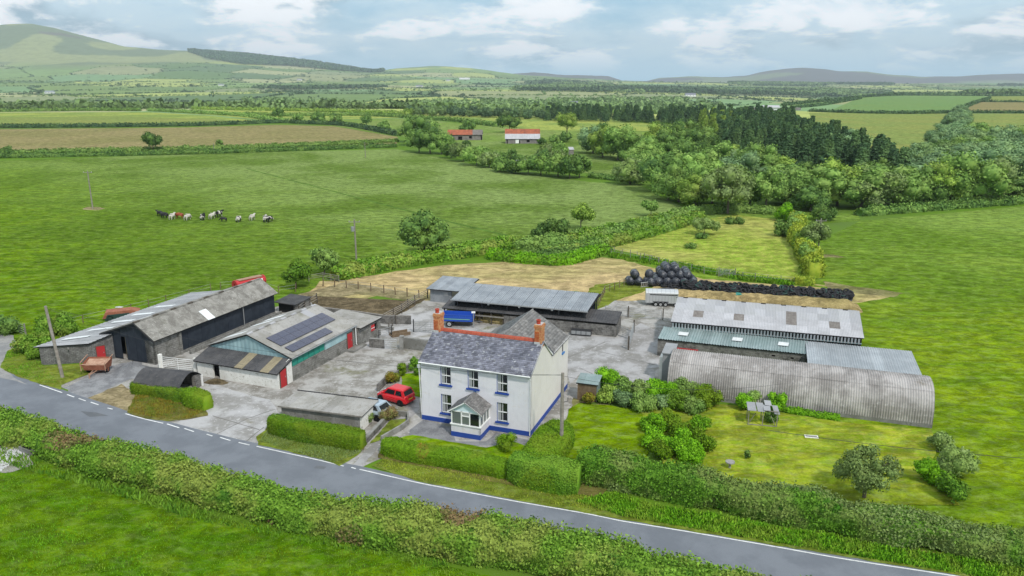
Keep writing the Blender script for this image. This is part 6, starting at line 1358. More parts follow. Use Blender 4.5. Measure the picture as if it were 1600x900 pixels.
fence('thin post fence on the rough grass beside the hay barn', [(935, 478), (945, 458), (975, 447), (1010, 442)], 1.1, 1.2, 2)
fence('grey post fence below the mown paddock with tall grass', [(955, 398), (1000, 406), (1060, 419), (1100, 428), (1160, 436), (1240, 444)], 1.1, 1.7, 2, 'wood_grey')
fence('fence edging the mown paddock on its left side', [(948, 392), (985, 400), (1040, 414)], 1.0, 1.5, 1, 'wood_grey')
fence('wooden stock rails right of the feed pen', [(600, 505), (628, 490), (648, 476), (668, 466)], 1.25, 2.0, 4, 'wood_dark', 'wood_grey', rr=.045, pr=.08, name='stock_rail')
fence('wooden stock rails left of the feed pen', [(468, 492), (485, 480), (496, 474)], 1.3, 1.6, 3, 'wood_dark', 'wood_grey', rr=.045, pr=.08, name='stock_rail')
fence('dark cattle rails on the silage apron by the block shed', [(592, 530), (612, 525)], 1.2, .9, 4, 'dark_steel', 'galv', rr=.025, name='stock_rail')
fence('small wooden pen around the brown feed trough', [(608, 520), (619, 507)], 1.3, 1.1, 3, 'wood_dark', 'wood_dark', rr=.03, name='stock_rail')
def gate(label, a, b, h=1.15, bars=6, posts=True, mat='galv', name='field_gate', pm='wood_grey', z=.12, pw=.12, vert=2):
    a, b = P(*a), P(*b); L = (b - a).length; t = thing(name, label, 'gate', a, math.atan2((b - a).y, (b - a).x))
    me = MB().mat(mat).tube([(.06, 0, 0), (L - .06, 0, 0)], .024, 5).mesh('bar')
    for k in range(bars): ob('bar', me, t, (0, 0, z + (h - z) * k / (bars - 1)))
    ob('stile', MB().mat(mat).tube([(.06, 0, z), (.06, 0, h)], .028, 5).tube([(L - .06, 0, z), (L - .06, 0, h)], .028, 5), t)
    for v in range(1, vert): ob('brace', MB().mat(mat).tube([(L * v / vert, 0, z), (L * v / vert, 0, h)], .018, 4), t)
    ob('brace', MB().mat(mat).tube([(.06, .0, z), (L * .5, 0, h)], .018, 4), t)
    if posts:
        for x in (-.12, L + .12): bx('gate_post', t, pm, x - pw / 2, x + pw / 2, -pw / 2, pw / 2, 0, h + .25)
    return t
gate('white barred gate between the black barn and the dairy', (254, 577), (305, 583), 1.35, 7, True, 'white_paint', pm='whitewash', pw=.3)
gate('galvanised gate across the yard in front of the livestock trailer', (983, 496), (1034, 500), 1.2, 6, True, 'galv', pm='wood_dark')
gate('galvanised gate left of the trailer gate', (945, 492), (981, 495), 1.2, 6, False, 'galv')
gate('open galvanised gate turned end on in the right yard', (982, 546), (990, 520), 1.3, 6, True, 'galv', pm='wood_dark', pw=.16)
gate('galvanised gate beside the low feed barn corner', (964, 524), (982, 530), 1.2, 6, False, 'galv')
gate('tall mesh gate behind the block yard wall', (648, 519), (690, 522), 1.3, 6, True, 'galv', pm='dark_steel', pw=.1, vert=5)
gate('pale sheeted gate between the two block walls', (600.5, 545), (621, 546), 1.1, 5, False, 'aluminium')
bx('gate_panel', [o for o in bpy.data.objects if o.name.startswith('field_gate')][-1], 'light_sheet', .05, 1.45, .0, .02, .12, 1.1)
gate('small field gate at the lane bend on the left edge', (20, 516), (40, 524), 1.2, 5, True, 'galv')
gate('grey metal gate in the fence below the mown paddock', (1124, 432), (1147, 434), 1.2, 6, True, 'galv')
def wall(label, pts, h, th, mat, name='yard_wall', cap=None, cat='wall'):
    q = [P(*p) for p in pts]; t = thing(name, label, cat, q[0], math.atan2((q[1] - q[0]).y, (q[1] - q[0]).x)); an = math.atan2((q[1] - q[0]).y, (q[1] - q[0]).x)
    l = [loc2(q[0], an, p) for p in q]; mb = MB().mat(mat)
    for a, b in zip(l, l[1:]): wall_panel(mb, a, b - a, (b - a).length, 0, h, th=th)
    ob('wall', mb, t)
    if cap:
        mb = MB().mat(cap)
        for a, b in zip(l, l[1:]): wall_panel(mb, a, b - a, (b - a).length, h, h + .06, th=th + .03)
        ob('coping', mb, t)
    return t
wall('low block wall with hatch in front of the block lean-to', [(577, 543), (600, 545)], 1.0, .25, 'block_dark', cap='cement_wall')
wall('rough cement wall at the back of the house yard', [(631, 545), (664, 549), (700, 552)], 1.25, .3, 'cement_wall')
ob('pillar', MB().mat('cement_wall').box(-.1, .35, -.1, .4, 0, 1.5), thing('gate_pillar', 'stout cement pillar beside the pale sheeted gate', 'pillar', P(626, 546), -.1))
wall('long rendered wall along the front of the feed pen', [(496, 492), (560, 500), (600, 506), (642, 507)], 1.0, .25, 'block_dark', cap='wood_grey')
wall('low kerb wall in front of the feed pen wall', [(510, 505), (560, 510), (614, 517)], .4, .25, 'cement_wall', cap='fibre_cement')
wall('low stone wall of the planted bed beside the path', [(573, 694), (598, 667), (606, 658)], .45, .25, 'block_dark', cap='cement_wall')
wall('short grey wall behind the purple shrub', [(614, 650), (636, 652), (637, 664), (624, 673), (595, 690)], .5, .15, 'cement_wall')
wall('short wall behind the red car', [(592, 612), (604, 600), (622, 590), (640, 580)], .7, .2, 'block_dark')
sheet('planted_bed', [(577, 694), (598, 671), (610, 657), (634, 655), (634, 663), (622, 671), (596, 688)], 'verge', .06, .05, .4)
# ------------------------------------------------------------------ silage clamp, tyres, bales
clf = [(1062, 470), (1120, 478), (1345, 500), (1345, 484), (1322, 468), (1200, 458), (1080, 450), (1020, 452)]
a, b = P(1040, 463), P(1345, 482); t = thing('silage_clamp', 'long straw coloured silage heap behind the cattle barn', 'silage heap', a, math.atan2((b - a).y, (b - a).x)); L = (b - a).length
n, k = 60, 9; vs = []
for i in range(n + 1):
    for j in range(k + 1):
        s = j / k; e = min(1, i / 3, (n - i) / 4); z = (1.0 * math.sin(PI * s) ** .8) * e; p = np.array([[i * L / n, j * .6, z]]); z += .12 * float(vnoise(p, 3, 4)[0]) * e; vs.append((i * L / n, -2.2 + s * 4.6, max(.0, z) + .0))
me = bpy.data.meshes.new('heap'); me.from_pydata(vs, [], [(i * (k + 1) + j, (i + 1) * (k + 1) + j, (i + 1) * (k + 1) + j + 1, i * (k + 1) + j + 1) for i in range(n) for j in range(k)]); me.materials.append(M['silage_straw']); ob('heap', me, t)
def tyre_mesh(mat):
    v, f = [], []; N, K = 14, 6
    for i in range(N):
        a = 2 * PI * i / N
        for j in range(K):
            b_ = 2 * PI * j / K; rr = .34 + .13 * math.cos(b_); v.append((rr * math.cos(a), rr * math.sin(a), .11 * math.sin(b_)))
    f = [(i * K + j, ((i + 1) % N) * K + j, ((i + 1) % N) * K + (j + 1) % K, i * K + (j + 1) % K) for i in range(N) for j in range(K)]
    return mesh_np('tyre', np.array(v), f, [mat], smooth=True)
tm = [tyre_mesh('tyre'), tyre_mesh('tyre'), tyre_mesh('tyre_green')]
ra_, rb2 = P(1068, 450), P(1330, 467); dd_ = rb2 - ra_; rt = random.Random(5); nrm_ = Vector((-dd_.y, dd_.x)).normalized()
sheet('black_plastic', [(1020, 453), (1075, 444), (1200, 450), (1335, 463), (1330, 472), (1200, 461), (1075, 456)], 'black_felt', .07, .1, 1)
mbp = MB().mat('black_felt'); q = [ra_ + nrm_ * -.8, rb2 + nrm_ * -.8, rb2 + nrm_ * .9, ra_ + nrm_ * .9]
tag(ob('plastic_cover', MB().mat('black_felt').prism([(*(ra_ - nrm_ * .9), 0), (*(ra_ - nrm_ * .5), .5), (*(ra_ + nrm_ * .2), .85), (*(ra_ + nrm_ * .8), 0)], (*dd_, 0))), 'black plastic sheet under the long bank of tyres', 'plastic sheet')
for i in range(280):
    s = rt.random(); c = rt.uniform(-1.15, .5); 
    if i > 262: s = -rt.uniform(.02, .2); c = rt.uniform(-.4, .5)
    p = ra_ + dd_ * s + nrm_ * c; zt = .95 - abs(c + .15) * .75 if s > 0 else .1
    o = ob('tyre', tm[rt.choice([0, 0, 1, 0, 2])], None, (p.x, p.y, max(.12, zt + rt.uniform(-.05, .12)))); o.rotation_euler = (rt.uniform(-.2, 1.3), rt.uniform(-.4, .4), rt.uniform(-.6, .6)); tag(o, 'black tyre weighing down the plastic along the silage clamp', 'tyre', 'tyres heaped along the silage clamp')
tp = P(1151, 470); bmt = bush; t = thing('feed_barrow', 'teal covered barrow on the silage heap edge', 'barrow', (tp.x, tp.y, .8)); ob('tub', MB().mat('green_metal').prism([(-.9, -.4, 0), (-.6, -.4, -.45), (.5, -.4, -.45), (1.0, -.4, .05), (.1, -.4, .18)], (0, .9, 0)), t); ob('cover', MB().mat('teal_sheet').prism([(-.95, -.45, .0), (1.0, -.45, .05), (.2, -.45, .22)], (0, 1, 0)), t)
def bale_mesh(seed):
    bm = bmesh.new(); bmesh.ops.create_cone(bm, cap_ends=True, segments=20, radius1=.62, radius2=.62, depth=1.2)
    bmesh.ops.bevel(bm, geom=[e for e in bm.edges if abs(e.verts[0].co.z - e.verts[1].co.z) < .01], offset=.07, segments=2, affect='EDGES')
    r = random.Random(seed)
    for v in bm.verts: v.co *= 1 + r.uniform(-.03, .03)
    me = bpy.data.meshes.new('bale'); bm.to_mesh(me); bm.free(); me.materials.append(M['bale_wrap']); me.polygons.foreach_set('use_smooth', [True] * len(me.polygons)); return me
bm3 = [bale_mesh(k) for k in range(4)]
br_ = P(1052, 443)
bl = [(1008, 445, 0), (1019, 446, 0), (1033, 445, 0), (1046, 444, 0), (1060, 444, 0), (1074, 443, 0), (1030, 437, 1), (1043, 438, 1), (1056, 438, 1), (1070, 437, 1), (1037, 432, 2), (1051, 431, 2), (1063, 432, 2), (1048, 425, 3)]
bales = []
ux = Vector((1, -.08)).normalized(); uy = Vector((.08, 1)); base = P(1028, 446)
for lay, (n_x, n_y) in enumerate(((5, 3), (4, 3), (2, 2))):
    for j in range(n_y):
        for i in range(n_x): bales.append((base + ux * (i * 1.2 + lay * .6) + uy * (j * 1.22 + lay * .55), .62 + lay * .82, lay))
base2 = P(984, 445)
for lay, n_x in enumerate((4, 2)):
    for i in range(n_x): bales.append((base2 + ux * (i * 1.22 + lay * (.6 + i * .8)), .62 + lay * 1.0, 9 + lay))
bales.append((P(1016, 447), .62, 12))
for p, z, l in bales:
    o = ob('silage_bale', bm3[rt.randrange(4)], None, (p.x + rt.uniform(-.06, .06), p.y + rt.uniform(-.08, .08), z)); o.rotation_euler = (PI / 2, rt.uniform(0, 6), rt.uniform(-.25, .3))
    tag(o, {0: 'black wrapped bale in the bottom layer of the big stack', 1: 'black wrapped bale in the second layer of the big stack', 2: 'black wrapped bale crowning the big stack', 9: 'black wrapped bale in the bottom row of the small stack', 10: 'black wrapped bale on top of the small stack', 12: 'single black bale between the two stacks'}[l], 'bale', 'wrapped silage bales')
a, b = P(1001, 450), P(1034, 446); t = thing('cattle_feed_barrier', 'pale slatted feed barrier lying before the bales', 'feed barrier', a, math.atan2((b - a).y, (b - a).x)); L = (b - a).length
for z in (.15, .75): ob('rail', MB().mat('aluminium').tube([(0, 0, z), (L, 0, z)], .035, 5), t)
for k in range(12): ob('slat', MB().mat('wood_grey').obox((L * k / 12 + .05, -.03, .15), (.12, 0, 0), (0, .04, 0), (0, 0, .6)), t)
# ------------------------------------------------------------------ vehicles
def wheel(parent, x, y, r, w, rim='rim'):
    t = ob('wheel', MB().mat('tyre').disc((0, 0, 0), (0, 1, 0), r, w, 18, r * .6), parent, (x, y, r)); ob('rim', MB().mat(rim).disc((0, 0, 0), (0, 1, 0), r * .62, w * .8, 14, .0), t); ob('hub', MB().mat('dark_steel').disc((0, 0, 0), (0, 1, 0), r * .14, w * 1.02, 8), t); return t
def car(label, tail, nose, L, Wd, Hh, paint, prof_roof):
    a, b = P(*tail), P(*nose); ang = math.atan2((b - a).y, (b - a).x); t = thing('parked_car', label, 'car', (a + (b - a).normalized() * L / 2), ang)
    hx = L / 2   # x forward = nose
    stations = [(-hx, .32, .86, .80), (-hx + .07, .26, .98, .9), (-hx + .5, .20, .95, 1.0), (-hx + 1.1, .2, .93, 1.0), (0, .2, .90, 1.0), (hx - 1.2, .2, .88, 1.0), (hx - .75, .2, .84, .97), (hx - .25, .22, .70, .86), (hx - .04, .28, .60, .74), (hx, .34, .52, .66)]
    v, f = [], []
    for x, z0, z1, k in stations:
        w = Wd / 2 * k; zm = (z0 + z1) / 2 + .05
        v += [(x, -w * .9, z0), (x, -w, z0 + .1), (x, -w * 1.0, zm), (x, -w * .93, z1 - .05), (x, -w * .8, z1), (x, w * .8, z1), (x, w * .93, z1 - .05), (x, w, zm), (x, w, z0 + .1), (x, w * .9, z0)]
    K = 10; n = len(stations); f = [(i * K + j, (i + 1) * K + j, (i + 1) * K + (j + 1) % K, i * K + (j + 1) % K) for i in range(n - 1) for j in range(K)] + [list(range(K)), [(n - 1) * K + j for j in range(K)][::-1]]
    me = MB().mat(paint).add(v, f).mesh('body'); me.polygons.foreach_set('use_smooth', [True] * len(me.polygons)); bod = ob('body', me, t)
    # greenhouse: roof with pillars, glass inset
    r0, r1, g0, g1 = prof_roof   # roof rear x, roof front x, glass base rear x, glass base front x
    zt, zb = Hh, .9; wt, wb = Wd / 2 * .76, Wd / 2 * .93
    cab = MB().mat(paint).add([(g0, -wb, zb), (g1, -wb, zb - .05), (g1, wb, zb - .05), (g0, wb, zb), (r0, -wt, zt - .04), (r1, -wt, zt - .06), (r1, wt, zt - .06), (r0, wt, zt - .04)], [(0, 1, 5, 4), (1, 2, 6, 5), (2, 3, 7, 6), (3, 0, 4, 7)])
    cab.add([(r0, -wt, zt - .04), (r1, -wt, zt - .06), (r1 - .3, -wt * .8, zt), (r0 + .2, -wt * .8, zt + .02), (r0, wt, zt - .04), (r1, wt, zt - .06), (r1 - .3, wt * .8, zt), (r0 + .2, wt * .8, zt + .02)], [(0, 1, 2, 3), (4, 7, 6, 5), (3, 2, 6, 7), (1, 5, 6, 2), (0, 3, 7, 4)])
    ob('cabin', cab, t)
    def lerp(a_, b_, k_): return Vector(a_).lerp(Vector(b_), k_)
    for s in (-1, 1):
        A0, A1, B1, B0 = Vector((g0, s * wb, zb)), Vector((g1, s * wb, zb - .05)), Vector((r1, s * wt, zt - .06)), Vector((r0, s * wt, zt - .04))
        def on(u, w_): return A0.lerp(A1, u).lerp(B0.lerp(B1, u), w_) + Vector((0, s * .012, 0))
        for u0, u1 in ((.09, .40), (.45, .92)): ob('side_window', MB().mat('glass').prism([on(u0, .14), on(u1, .14), on(u1 * .98 + .0, .86), on(u0 + .02, .86)], (0, s * .008, 0)), t)
        ob('door_mirror', MB().mat(paint).obox((g1 - .25, s * wb, zb - .02), (.16, 0, 0), (0, s * .18, 0), (0, 0, .13)), t)
    def on2(x0, x1, w_, y): return Vector((x0 + (x1 - x0) * w_, y * (wb + (wt - wb) * w_), zb + (zt - .05 - zb) * w_))
    ob('rear_window', MB().mat('glass').prism([on2(g0, r0, .12, -.78) - Vector((.02, 0, 0)), on2(g0, r0, .12, .78) - Vector((.02, 0, 0)), on2(g0, r0, .85, .8) - Vector((.02, 0, 0)), on2(g0, r0, .85, -.8) - Vector((.02, 0, 0))], (-.01, 0, .01)), t)
    ob('windscreen', MB().mat('glass').prism([on2(g1, r1, .08, -.88) + Vector((.02, 0, 0)), on2(g1, r1, .08, .88) + Vector((.02, 0, 0)), on2(g1, r1, .9, .86) + Vector((.02, 0, 0)), on2(g1, r1, .9, -.86) + Vector((.02, 0, 0))], (.01, 0, .01)), t)
    for s in (-1, 1):
        wheel(t, -hx + .55, s * (Wd / 2 - .08), .28, .19); wheel(t, hx - .62, s * (Wd / 2 - .08), .28, .19)
        for x in (-hx + .55, hx - .62): ob('wheel_arch', MB().mat('dark_void').disc((x, s * (Wd / 2 - .06), .3), (0, 1, 0), .34, .15, 16), t)
        ob('tail_lamp', MB().mat('tail_light').obox((-hx - .005, s * Wd * .40, .68), (.1, 0, 0), (0, -s * .17, 0), (0, 0, .2)), t); ob('headlight', MB().mat('aluminium').obox((hx - .22, s * Wd * .36, .52), (.16, 0, 0), (0, -s * .22, 0), (0, 0, .14)), t)
    ob('bumper', MB().mat(paint if paint == 'car_red' else 'dark_steel').box(-hx - .03, -hx + .2, -Wd * .42, Wd * .42, .3, .52), t); ob('number_plate', MB().mat('plate_yellow').box(-hx - .045, -hx - .03, -.25, .25, .56, .67), t)
    return t
car('small red hatchback parked beside the house', (641.5, 632.5), (585, 617), 3.45, 1.62, 1.47, 'car_red', (-1.35, .35, -1.62, .95))
car('pale silver car half hidden behind the low garage', (606, 655), (545, 641), 3.9, 1.7, 1.42, 'car_silver', (-1.4, .4, -1.85, 1.05))
# blue tipping trailer
a, b = P(694, 510), P(739, 511); t = thing('tipping_trailer', 'bright blue tipping trailer with green stripe behind the house', 'trailer', P(716, 508), -.12)
TL, TW = 3.7, 1.7
ob('body', MB().mat('trailer_blue').box(-TL / 2, TL / 2, -TW / 2, -TW / 2 + .05, .75, 1.5).box(-TL / 2, TL / 2, TW / 2 - .05, TW / 2, .75, 1.5).box(-TL / 2, -TL / 2 + .05, -TW / 2 + .05, TW / 2 - .05, .75, 1.5).box(TL / 2 - .05, TL / 2, -TW / 2 + .05, TW / 2 - .05, .75, 1.5).box(-TL / 2 + .05, TL / 2 - .05, -TW / 2 + .05, TW / 2 - .05, .75, .82), t)
for z in (.74, 1.1, 1.47): ob('side_rail', MB().mat('trailer_blue').box(-TL / 2 - .03, TL / 2 + .03, -TW / 2 - .05, -TW / 2, z, z + .07), t)
for k in range(6): ob('side_rib', MB().mat('trailer_blue').box(-TL / 2 + k * TL / 5.2, -TL / 2 + k * TL / 5.2 + .06, -TW / 2 - .04, -TW / 2, .82, 1.46), t)
ob('stripe', MB().mat('stripe_green').box(-TL / 2 + .1, TL / 2 - .3, -TW / 2 - .058, -TW / 2 - .045, .98, 1.04), t); ob('chassis', MB().mat('dark_steel').box(-TL / 2 + .1, TL / 2 + .1, -.4, .4, .55, .72).tube([(TL / 2, -.3, .6), (TL / 2 + 1.1, 0, .5)], .05, 5).tube([(TL / 2, .3, .6), (TL / 2 + 1.1, 0, .5)], .05, 5), t)
for s in (-1, 1): wheel(t, -.9, s * .8, .38, .28, 'aluminium')
# floodlight post
t = thing('floodlight_post', 'slim pale post with white lamp beside the blue trailer', 'lamp post', P(740, 512)); ob('post', MB().mat('galv').tube([(0, 0, 0), (0, 0, 1.85)], .05, 6), t); ob('lamp', MB().mat('white_paint').box(-.22, .22, -.15, .12, 1.82, 1.96), t)
# livestock trailer
t = thing('livestock_trailer', 'silver aluminium livestock trailer parked behind the yard gates', 'trailer', P(1033, 476), -.13); LT, TW = 4.1, 1.7
n = 8; prof_ = [(-TW / 2, .45), (-TW / 2, 1.75)] + [(-TW / 2 * math.cos(PI * i / n), 1.75 + .32 * math.sin(PI * i / n)) for i in range(1, n)] + [(TW / 2, 1.75), (TW / 2, .45)]
ob('body', MB().mat('aluminium').prism([(-LT / 2, y, z) for y, z in prof_], (LT, 0, 0)), t)
for k in range(11): ob('rib', MB().mat('galv').box(-LT / 2 + .1 + k * .39, -LT / 2 + .13 + k * .39, -TW / 2 - .02, -TW / 2, .5, 1.6), t)
for k in range(7): ob('roof_rib', MB().mat('galv').prism([(-LT / 2 + .3 + k * .55, y * 1.0, z + .012) for y, z in prof_[1:-1]] + [(-LT / 2 + .3 + k * .55, 0, 1.7)], (.03, 0, 0)), t)
ob('vent_slot', MB().mat('dark_void').box(-LT / 2 + .5, LT / 2 - .1, -TW / 2 - .012, -TW / 2, 1.48, 1.6), t)
for k in range(3): wheel(t, -.75 + k * .62, -.86, .28, .18, 'aluminium'); 
for k in range(3): wheel(t, -.75 + k * .62, .86, .28, .18, 'aluminium')
ob('mudguard', MB().mat('dark_steel').box(-1.1, .85, -1.0, -.86, .58, .66), t); wheel(t, 1.75, -.8, .25, .16)
# rusty box trailer, gravel
t = thing('rusty_tip_trailer', 'rusty red tip trailer standing before the little red byre door', 'trailer', P(153, 582), .02); 
ob('body', MB().mat('rust_red').add([(-1.0, -.55, .45), (1.0, -.55, .45), (1.05, .7, .45), (-1.05, .7, .45), (-1.15, -.75, 1.05), (1.15, -.75, 1.05), (1.2, .85, 1.35), (-1.2, .85, 1.35)], [(0, 1, 2, 3), (0, 1, 5, 4), (1, 2, 6, 5), (2, 3, 7, 6), (3, 0, 4, 7)]), t)
for k in range(6): ob('plank', MB().mat('rust_pale').obox((-1.15 + k * .385, -.72, 1.08), (.36, 0, 0), (.01 * k, .25, -.02), (0, 0, .02)), t)
ob('floor_boards', MB().mat('rust_pale').obox((-1.08, -.5, .75), (2.16, 0, 0), (0, 1.25, .42), (0, 0, .03)), t)
for s in (-1, 1): ob('side_rail', MB().mat('rust_pale').tube([(s * 1.18, -.78, .45), (s * 1.2, -.75, 1.3)], .04, 5).tube([(s * 1.2, -.75, 1.3), (s * 1.25, .85, 1.6)], .04, 5), t); wheel(t, s * .95, .1, .3, .16, 'rust_red').rotation_euler[2] = PI / 2
ob('drawbar', MB().mat('rust_pale').tube([(-.2, -.5, .4), (0, -1.7, .35)], .05, 5).tube([(.2, -.5, .4), (0, -1.7, .35)], .05, 5).tube([(0, -1.6, 0), (0, -1.6, .5)], .07, 6), t)
def heap(name, label, p, rx, ry, h, mat, seed, cat, rz=0):
    v = []; N, K = 26, 9
    for j in range(K + 1):
        for i in range(N):
            a = 2 * PI * i / N; s = j / K; rr = (1 + .12 * math.sin(3 * a + seed) + .06 * math.sin(7 * a)) ; z = h * (1 - s) ** 1.15
            v.append((math.cos(a) * rx * s * rr, math.sin(a) * ry * s * rr, z * (1 + .05 * math.sin(9 * a + s * 11)) + (.03 if j < K else -.01)))
    me = bpy.data.meshes.new(name); me.from_pydata(v, [], [(j * N + i, (j + 1) * N + i, (j + 1) * N + (i + 1) % N, j * N + (i + 1) % N) for j in range(K) for i in range(N)]); me.materials.append(M[mat])
    o = ob(name, me, None, (p.x, p.y, .02)); o.rotation_euler[2] = rz; return tag(o, label, cat)
heap('gravel_heap', 'pale grey gravel heap spilling in front of the black barn doors', P(208, 580), 2.3, 1.7, 1.0, 'gravel', 1, 'gravel heap', -.3)
heap('gravel_heap', 'low dark brick rubble heap beside the dairy wall', P(338, 597), 1.2, .7, .25, 'manure', 2, 'rubble heap', -.3)
heap('manure_heap', 'low brown muck heap in the feed pen', P(590, 478), 4.0, 2.6, .55, 'manure', 3, 'muck heap', -.1)
# rusty skip with green tank beside byre
t = thing('scrap_cart', 'rusty red and green farm cart beyond the stone byre roof', 'cart', P(190, 497), .35); ob('body', MB().mat('rust_red').prism([(-2.0, -.7, .3), (2.0, -.7, .3), (2.1, -.7, .85), (1.2, -.7, 1.1), (-1.6, -.7, 1.05)], (0, 1.5, 0)), t); ob('tank', MB().mat('tyre_green').prism([(-1.7, -.95, .1), (1.2, -.95, .1), (1.0, -.95, .8), (-1.4, -.95, .75)], (0, .2, 0)), t)
for s in (-1, 1): wheel(t, s * 1.1, -.85, .35, .2)
heap('rubble_pile', 'pale stones piled in the rusty farm cart', P(188, 492), .5, .25, .1, 'mortar_cap', 5, 'stones').location.z = 1.0
# red vehicle behind barn roof
a, b = P(364, 452), P(418, 440); t = thing('red_spreader', 'long red and white machine half hidden behind the long barn roof', 'farm machine', (P(390, 447)), math.atan2((b - a).y, (b - a).x)); n = 10; LS = 4.3
ob('tank', MB().mat('red_paint').prism([(-LS / 2, .8 * math.cos(2 * PI * i / n), 1.35 + .62 * math.sin(2 * PI * i / n)) for i in range(n)], (LS, 0, 0)), t)
t.location.z = -.8
ob('top_panel', MB().mat('rust_pale').box(-LS / 2 + .4, LS / 2 - .2, -.45, .45, 1.93, 2.02), t)
for x in (-1.5, -.5, .6): ob('window', MB().mat('dark_void').obox((x, -.83, 1.45), (.8, 0, 0), (0, .06, 0), (0, .12, .18)), t)
ob('white_panel', MB().mat('white_paint').obox((1.2, -.84, 1.4), (.5, 0, 0), (0, .05, 0), (0, .12, .35)), t)
ob('end_ring', MB().mat('red_door').disc((-LS / 2 - .05, 0, 1.35), (1, 0, 0), .72, .2, 14, .2), t); ob('end_ring', MB().mat('red_door').disc((LS / 2 + .05, 0, 1.35), (1, 0, 0), .72, .2, 14, .2), t); ob('chassis', MB().mat('dark_steel').box(-2, 2, -.4, .4, .5, .75), t)
for s in (-1, 1): wheel(t, -.6, s * .75, .45, .3); wheel(t, .7, s * .75, .45, .3)
# ------------------------------------------------------------------ garden things
t = thing('garden_shed', 'small green garden shed with ribbed metal roof at the lawn corner', 'shed', P(902, 625), -.32)
ob('wall', MB().mat('wood_dark').box(0, 1.75, 0, 1.5, 0, 1.75), t)
for k in range(9): ob('board', MB().mat('brown_wood').box(k * .195, k * .195 + .18, -.03, -.0, .02, 1.72), t)
for k in range(7): ob('board', MB().mat('green_metal').box(1.75, 1.78, .02 + k * .21, .21 + k * .21, .02, 1.72), t)
roof(t, (-.12, -.15, 1.72), (2.0, 0, 0), (0, 1.8, .3), 'green_metal', 3, 1, .12, .012)
heap('log_pile', 'small dark log heap in front of the green garden shed', P(917, 628), .5, .25, .25, 'brown_wood', 9, 'log pile')
t = thing('pergola', 'old garden pergola with broken pale sheets for a roof', 'pergola', P(1168, 664), -.2); PWd, PD_ = 2.3, 1.2
for x in (0, PWd / 2, PWd):
    for y in (0, PD_): bx('post', t, 'wood_grey', x, x + .07, y, y + .07, 0, 1.35)
ob('beam', MB().mat('wood_grey').box(-.05, PWd + .1, .0, .06, 1.35, 1.42).box(-.05, PWd + .1, PD_, PD_ + .06, 1.35, 1.42), t); ob('strut', MB().mat('wood_grey').tube([(.1, 0, .2), (.6, 0, 1.2)], .025, 4).tube([(PWd - .1, 0, .2), (PWd - .5, 0, 1.0)], .025, 4), t)
for (x0, x1, y0, y1, z, m_r) in ((-.1, .6, -.1, 1.4, 1.44, 0), (.62, 1.2, -.15, 1.3, 1.5, .04), (1.25, 1.8, -.1, 1.0, 1.47, -.05), (1.3, 1.85, .8, 1.6, 1.62, .05), (1.95, 2.4, .0, 1.3, 1.4, .08)): 
    s = bx('roof_sheet', t, 'green_metal' if m_r == 9 else 'fibre_grey', x0, x1, y0, y1, z, z + .02); s.rotation_euler = (.1 + m_r, m_r, m_r)
ob('base_rail', MB().mat('wood_grey').box(0, PWd, -.05, .0, .05, .12), t)
t = thing('stone_slab', 'white rectangular slab lying on the worn lawn', 'slab', P(1258, 685), -.15); bx('slab', t, 'whitewash', 0, 1.05, 0, .45, .05, .12); bx('inset', t, 'fibre_cement', .1, .95, .1, .35, .12, .135)
t = thing('bird_bath', 'pale low bird bath beside the hedgerow on the lawn', 'bird bath', P(1140, 732)); ob('bowl', MB().mat('fibre_cement').disc((0, 0, .55), (0, 0, 1), .35, .08, 14, .0), t); ob('stem', MB().mat('fibre_cement').tube([(0, 0, 0), (0, 0, .52)], .1, 8, .07), t)
t = thing('water_trough', 'grey concrete trough with dark water beside the near hedgerow', 'trough', P(30, 706), -.5); ob('side', MB().mat('cement_wall').box(0, 1.5, 0, .08, 0, .45).box(0, 1.5, .62, .7, 0, .45).box(0, .08, .08, .62, 0, .45).box(1.42, 1.5, .08, .62, 0, .45), t); bx('water', t, 'dark_void', .08, 1.42, .08, .62, .2, .38)
t = thing('brown_feed_trough', 'brown timber feed trough in the apron beyond the block walls', 'trough', P(613, 528), .5); ob('side', MB().mat('brown_wood').box(0, 2.2, 0, .1, 0, .4).box(0, 2.2, 1.0, 1.1, 0, .4).box(0, 2.2, .1, 1.0, 0, .12), t)
t = thing('metal_trough', 'dark water trough against the block wall behind the house', 'trough', P(892, 524), -.25); ob('side', MB().mat('dark_steel').prism([(0, 0, .1), (2.3, 0, .1), (2.3, 0, .7), (0, 0, .7)], (0, .6, 0)), t)
for k in range(4): bx('slat', t, 'galv', .05 + k * .57, .55 + k * .57, -.02, .0, .2, .6)
# pale gravel stones on the left patch
r_ = np.random.default_rng(5); pts = []
pa, pb = P(-10, 738), P(50, 700)
N = 900; X = r_.uniform(min(pa.x, pb.x) - 1, max(pa.x, pb.x), N); Y = r_.uniform(P(0, 738).y, P(0, 697).y, N); s = r_.uniform(.03, .11, (N, 1, 1))
v = ICO1[0][None] * s * (1, 1, .5) + np.stack([X, Y, X * 0 + .05], 1)[:, None]; f = (ICO1[1][None] + (np.arange(N) * len(ICO1[0]))[:, None, None]).reshape(-1, 4)
ob('stones', tri_mesh('stones', v.reshape(-1, 3), f, ['mortar_cap'], np.zeros(len(f), int)), kind='stuff')
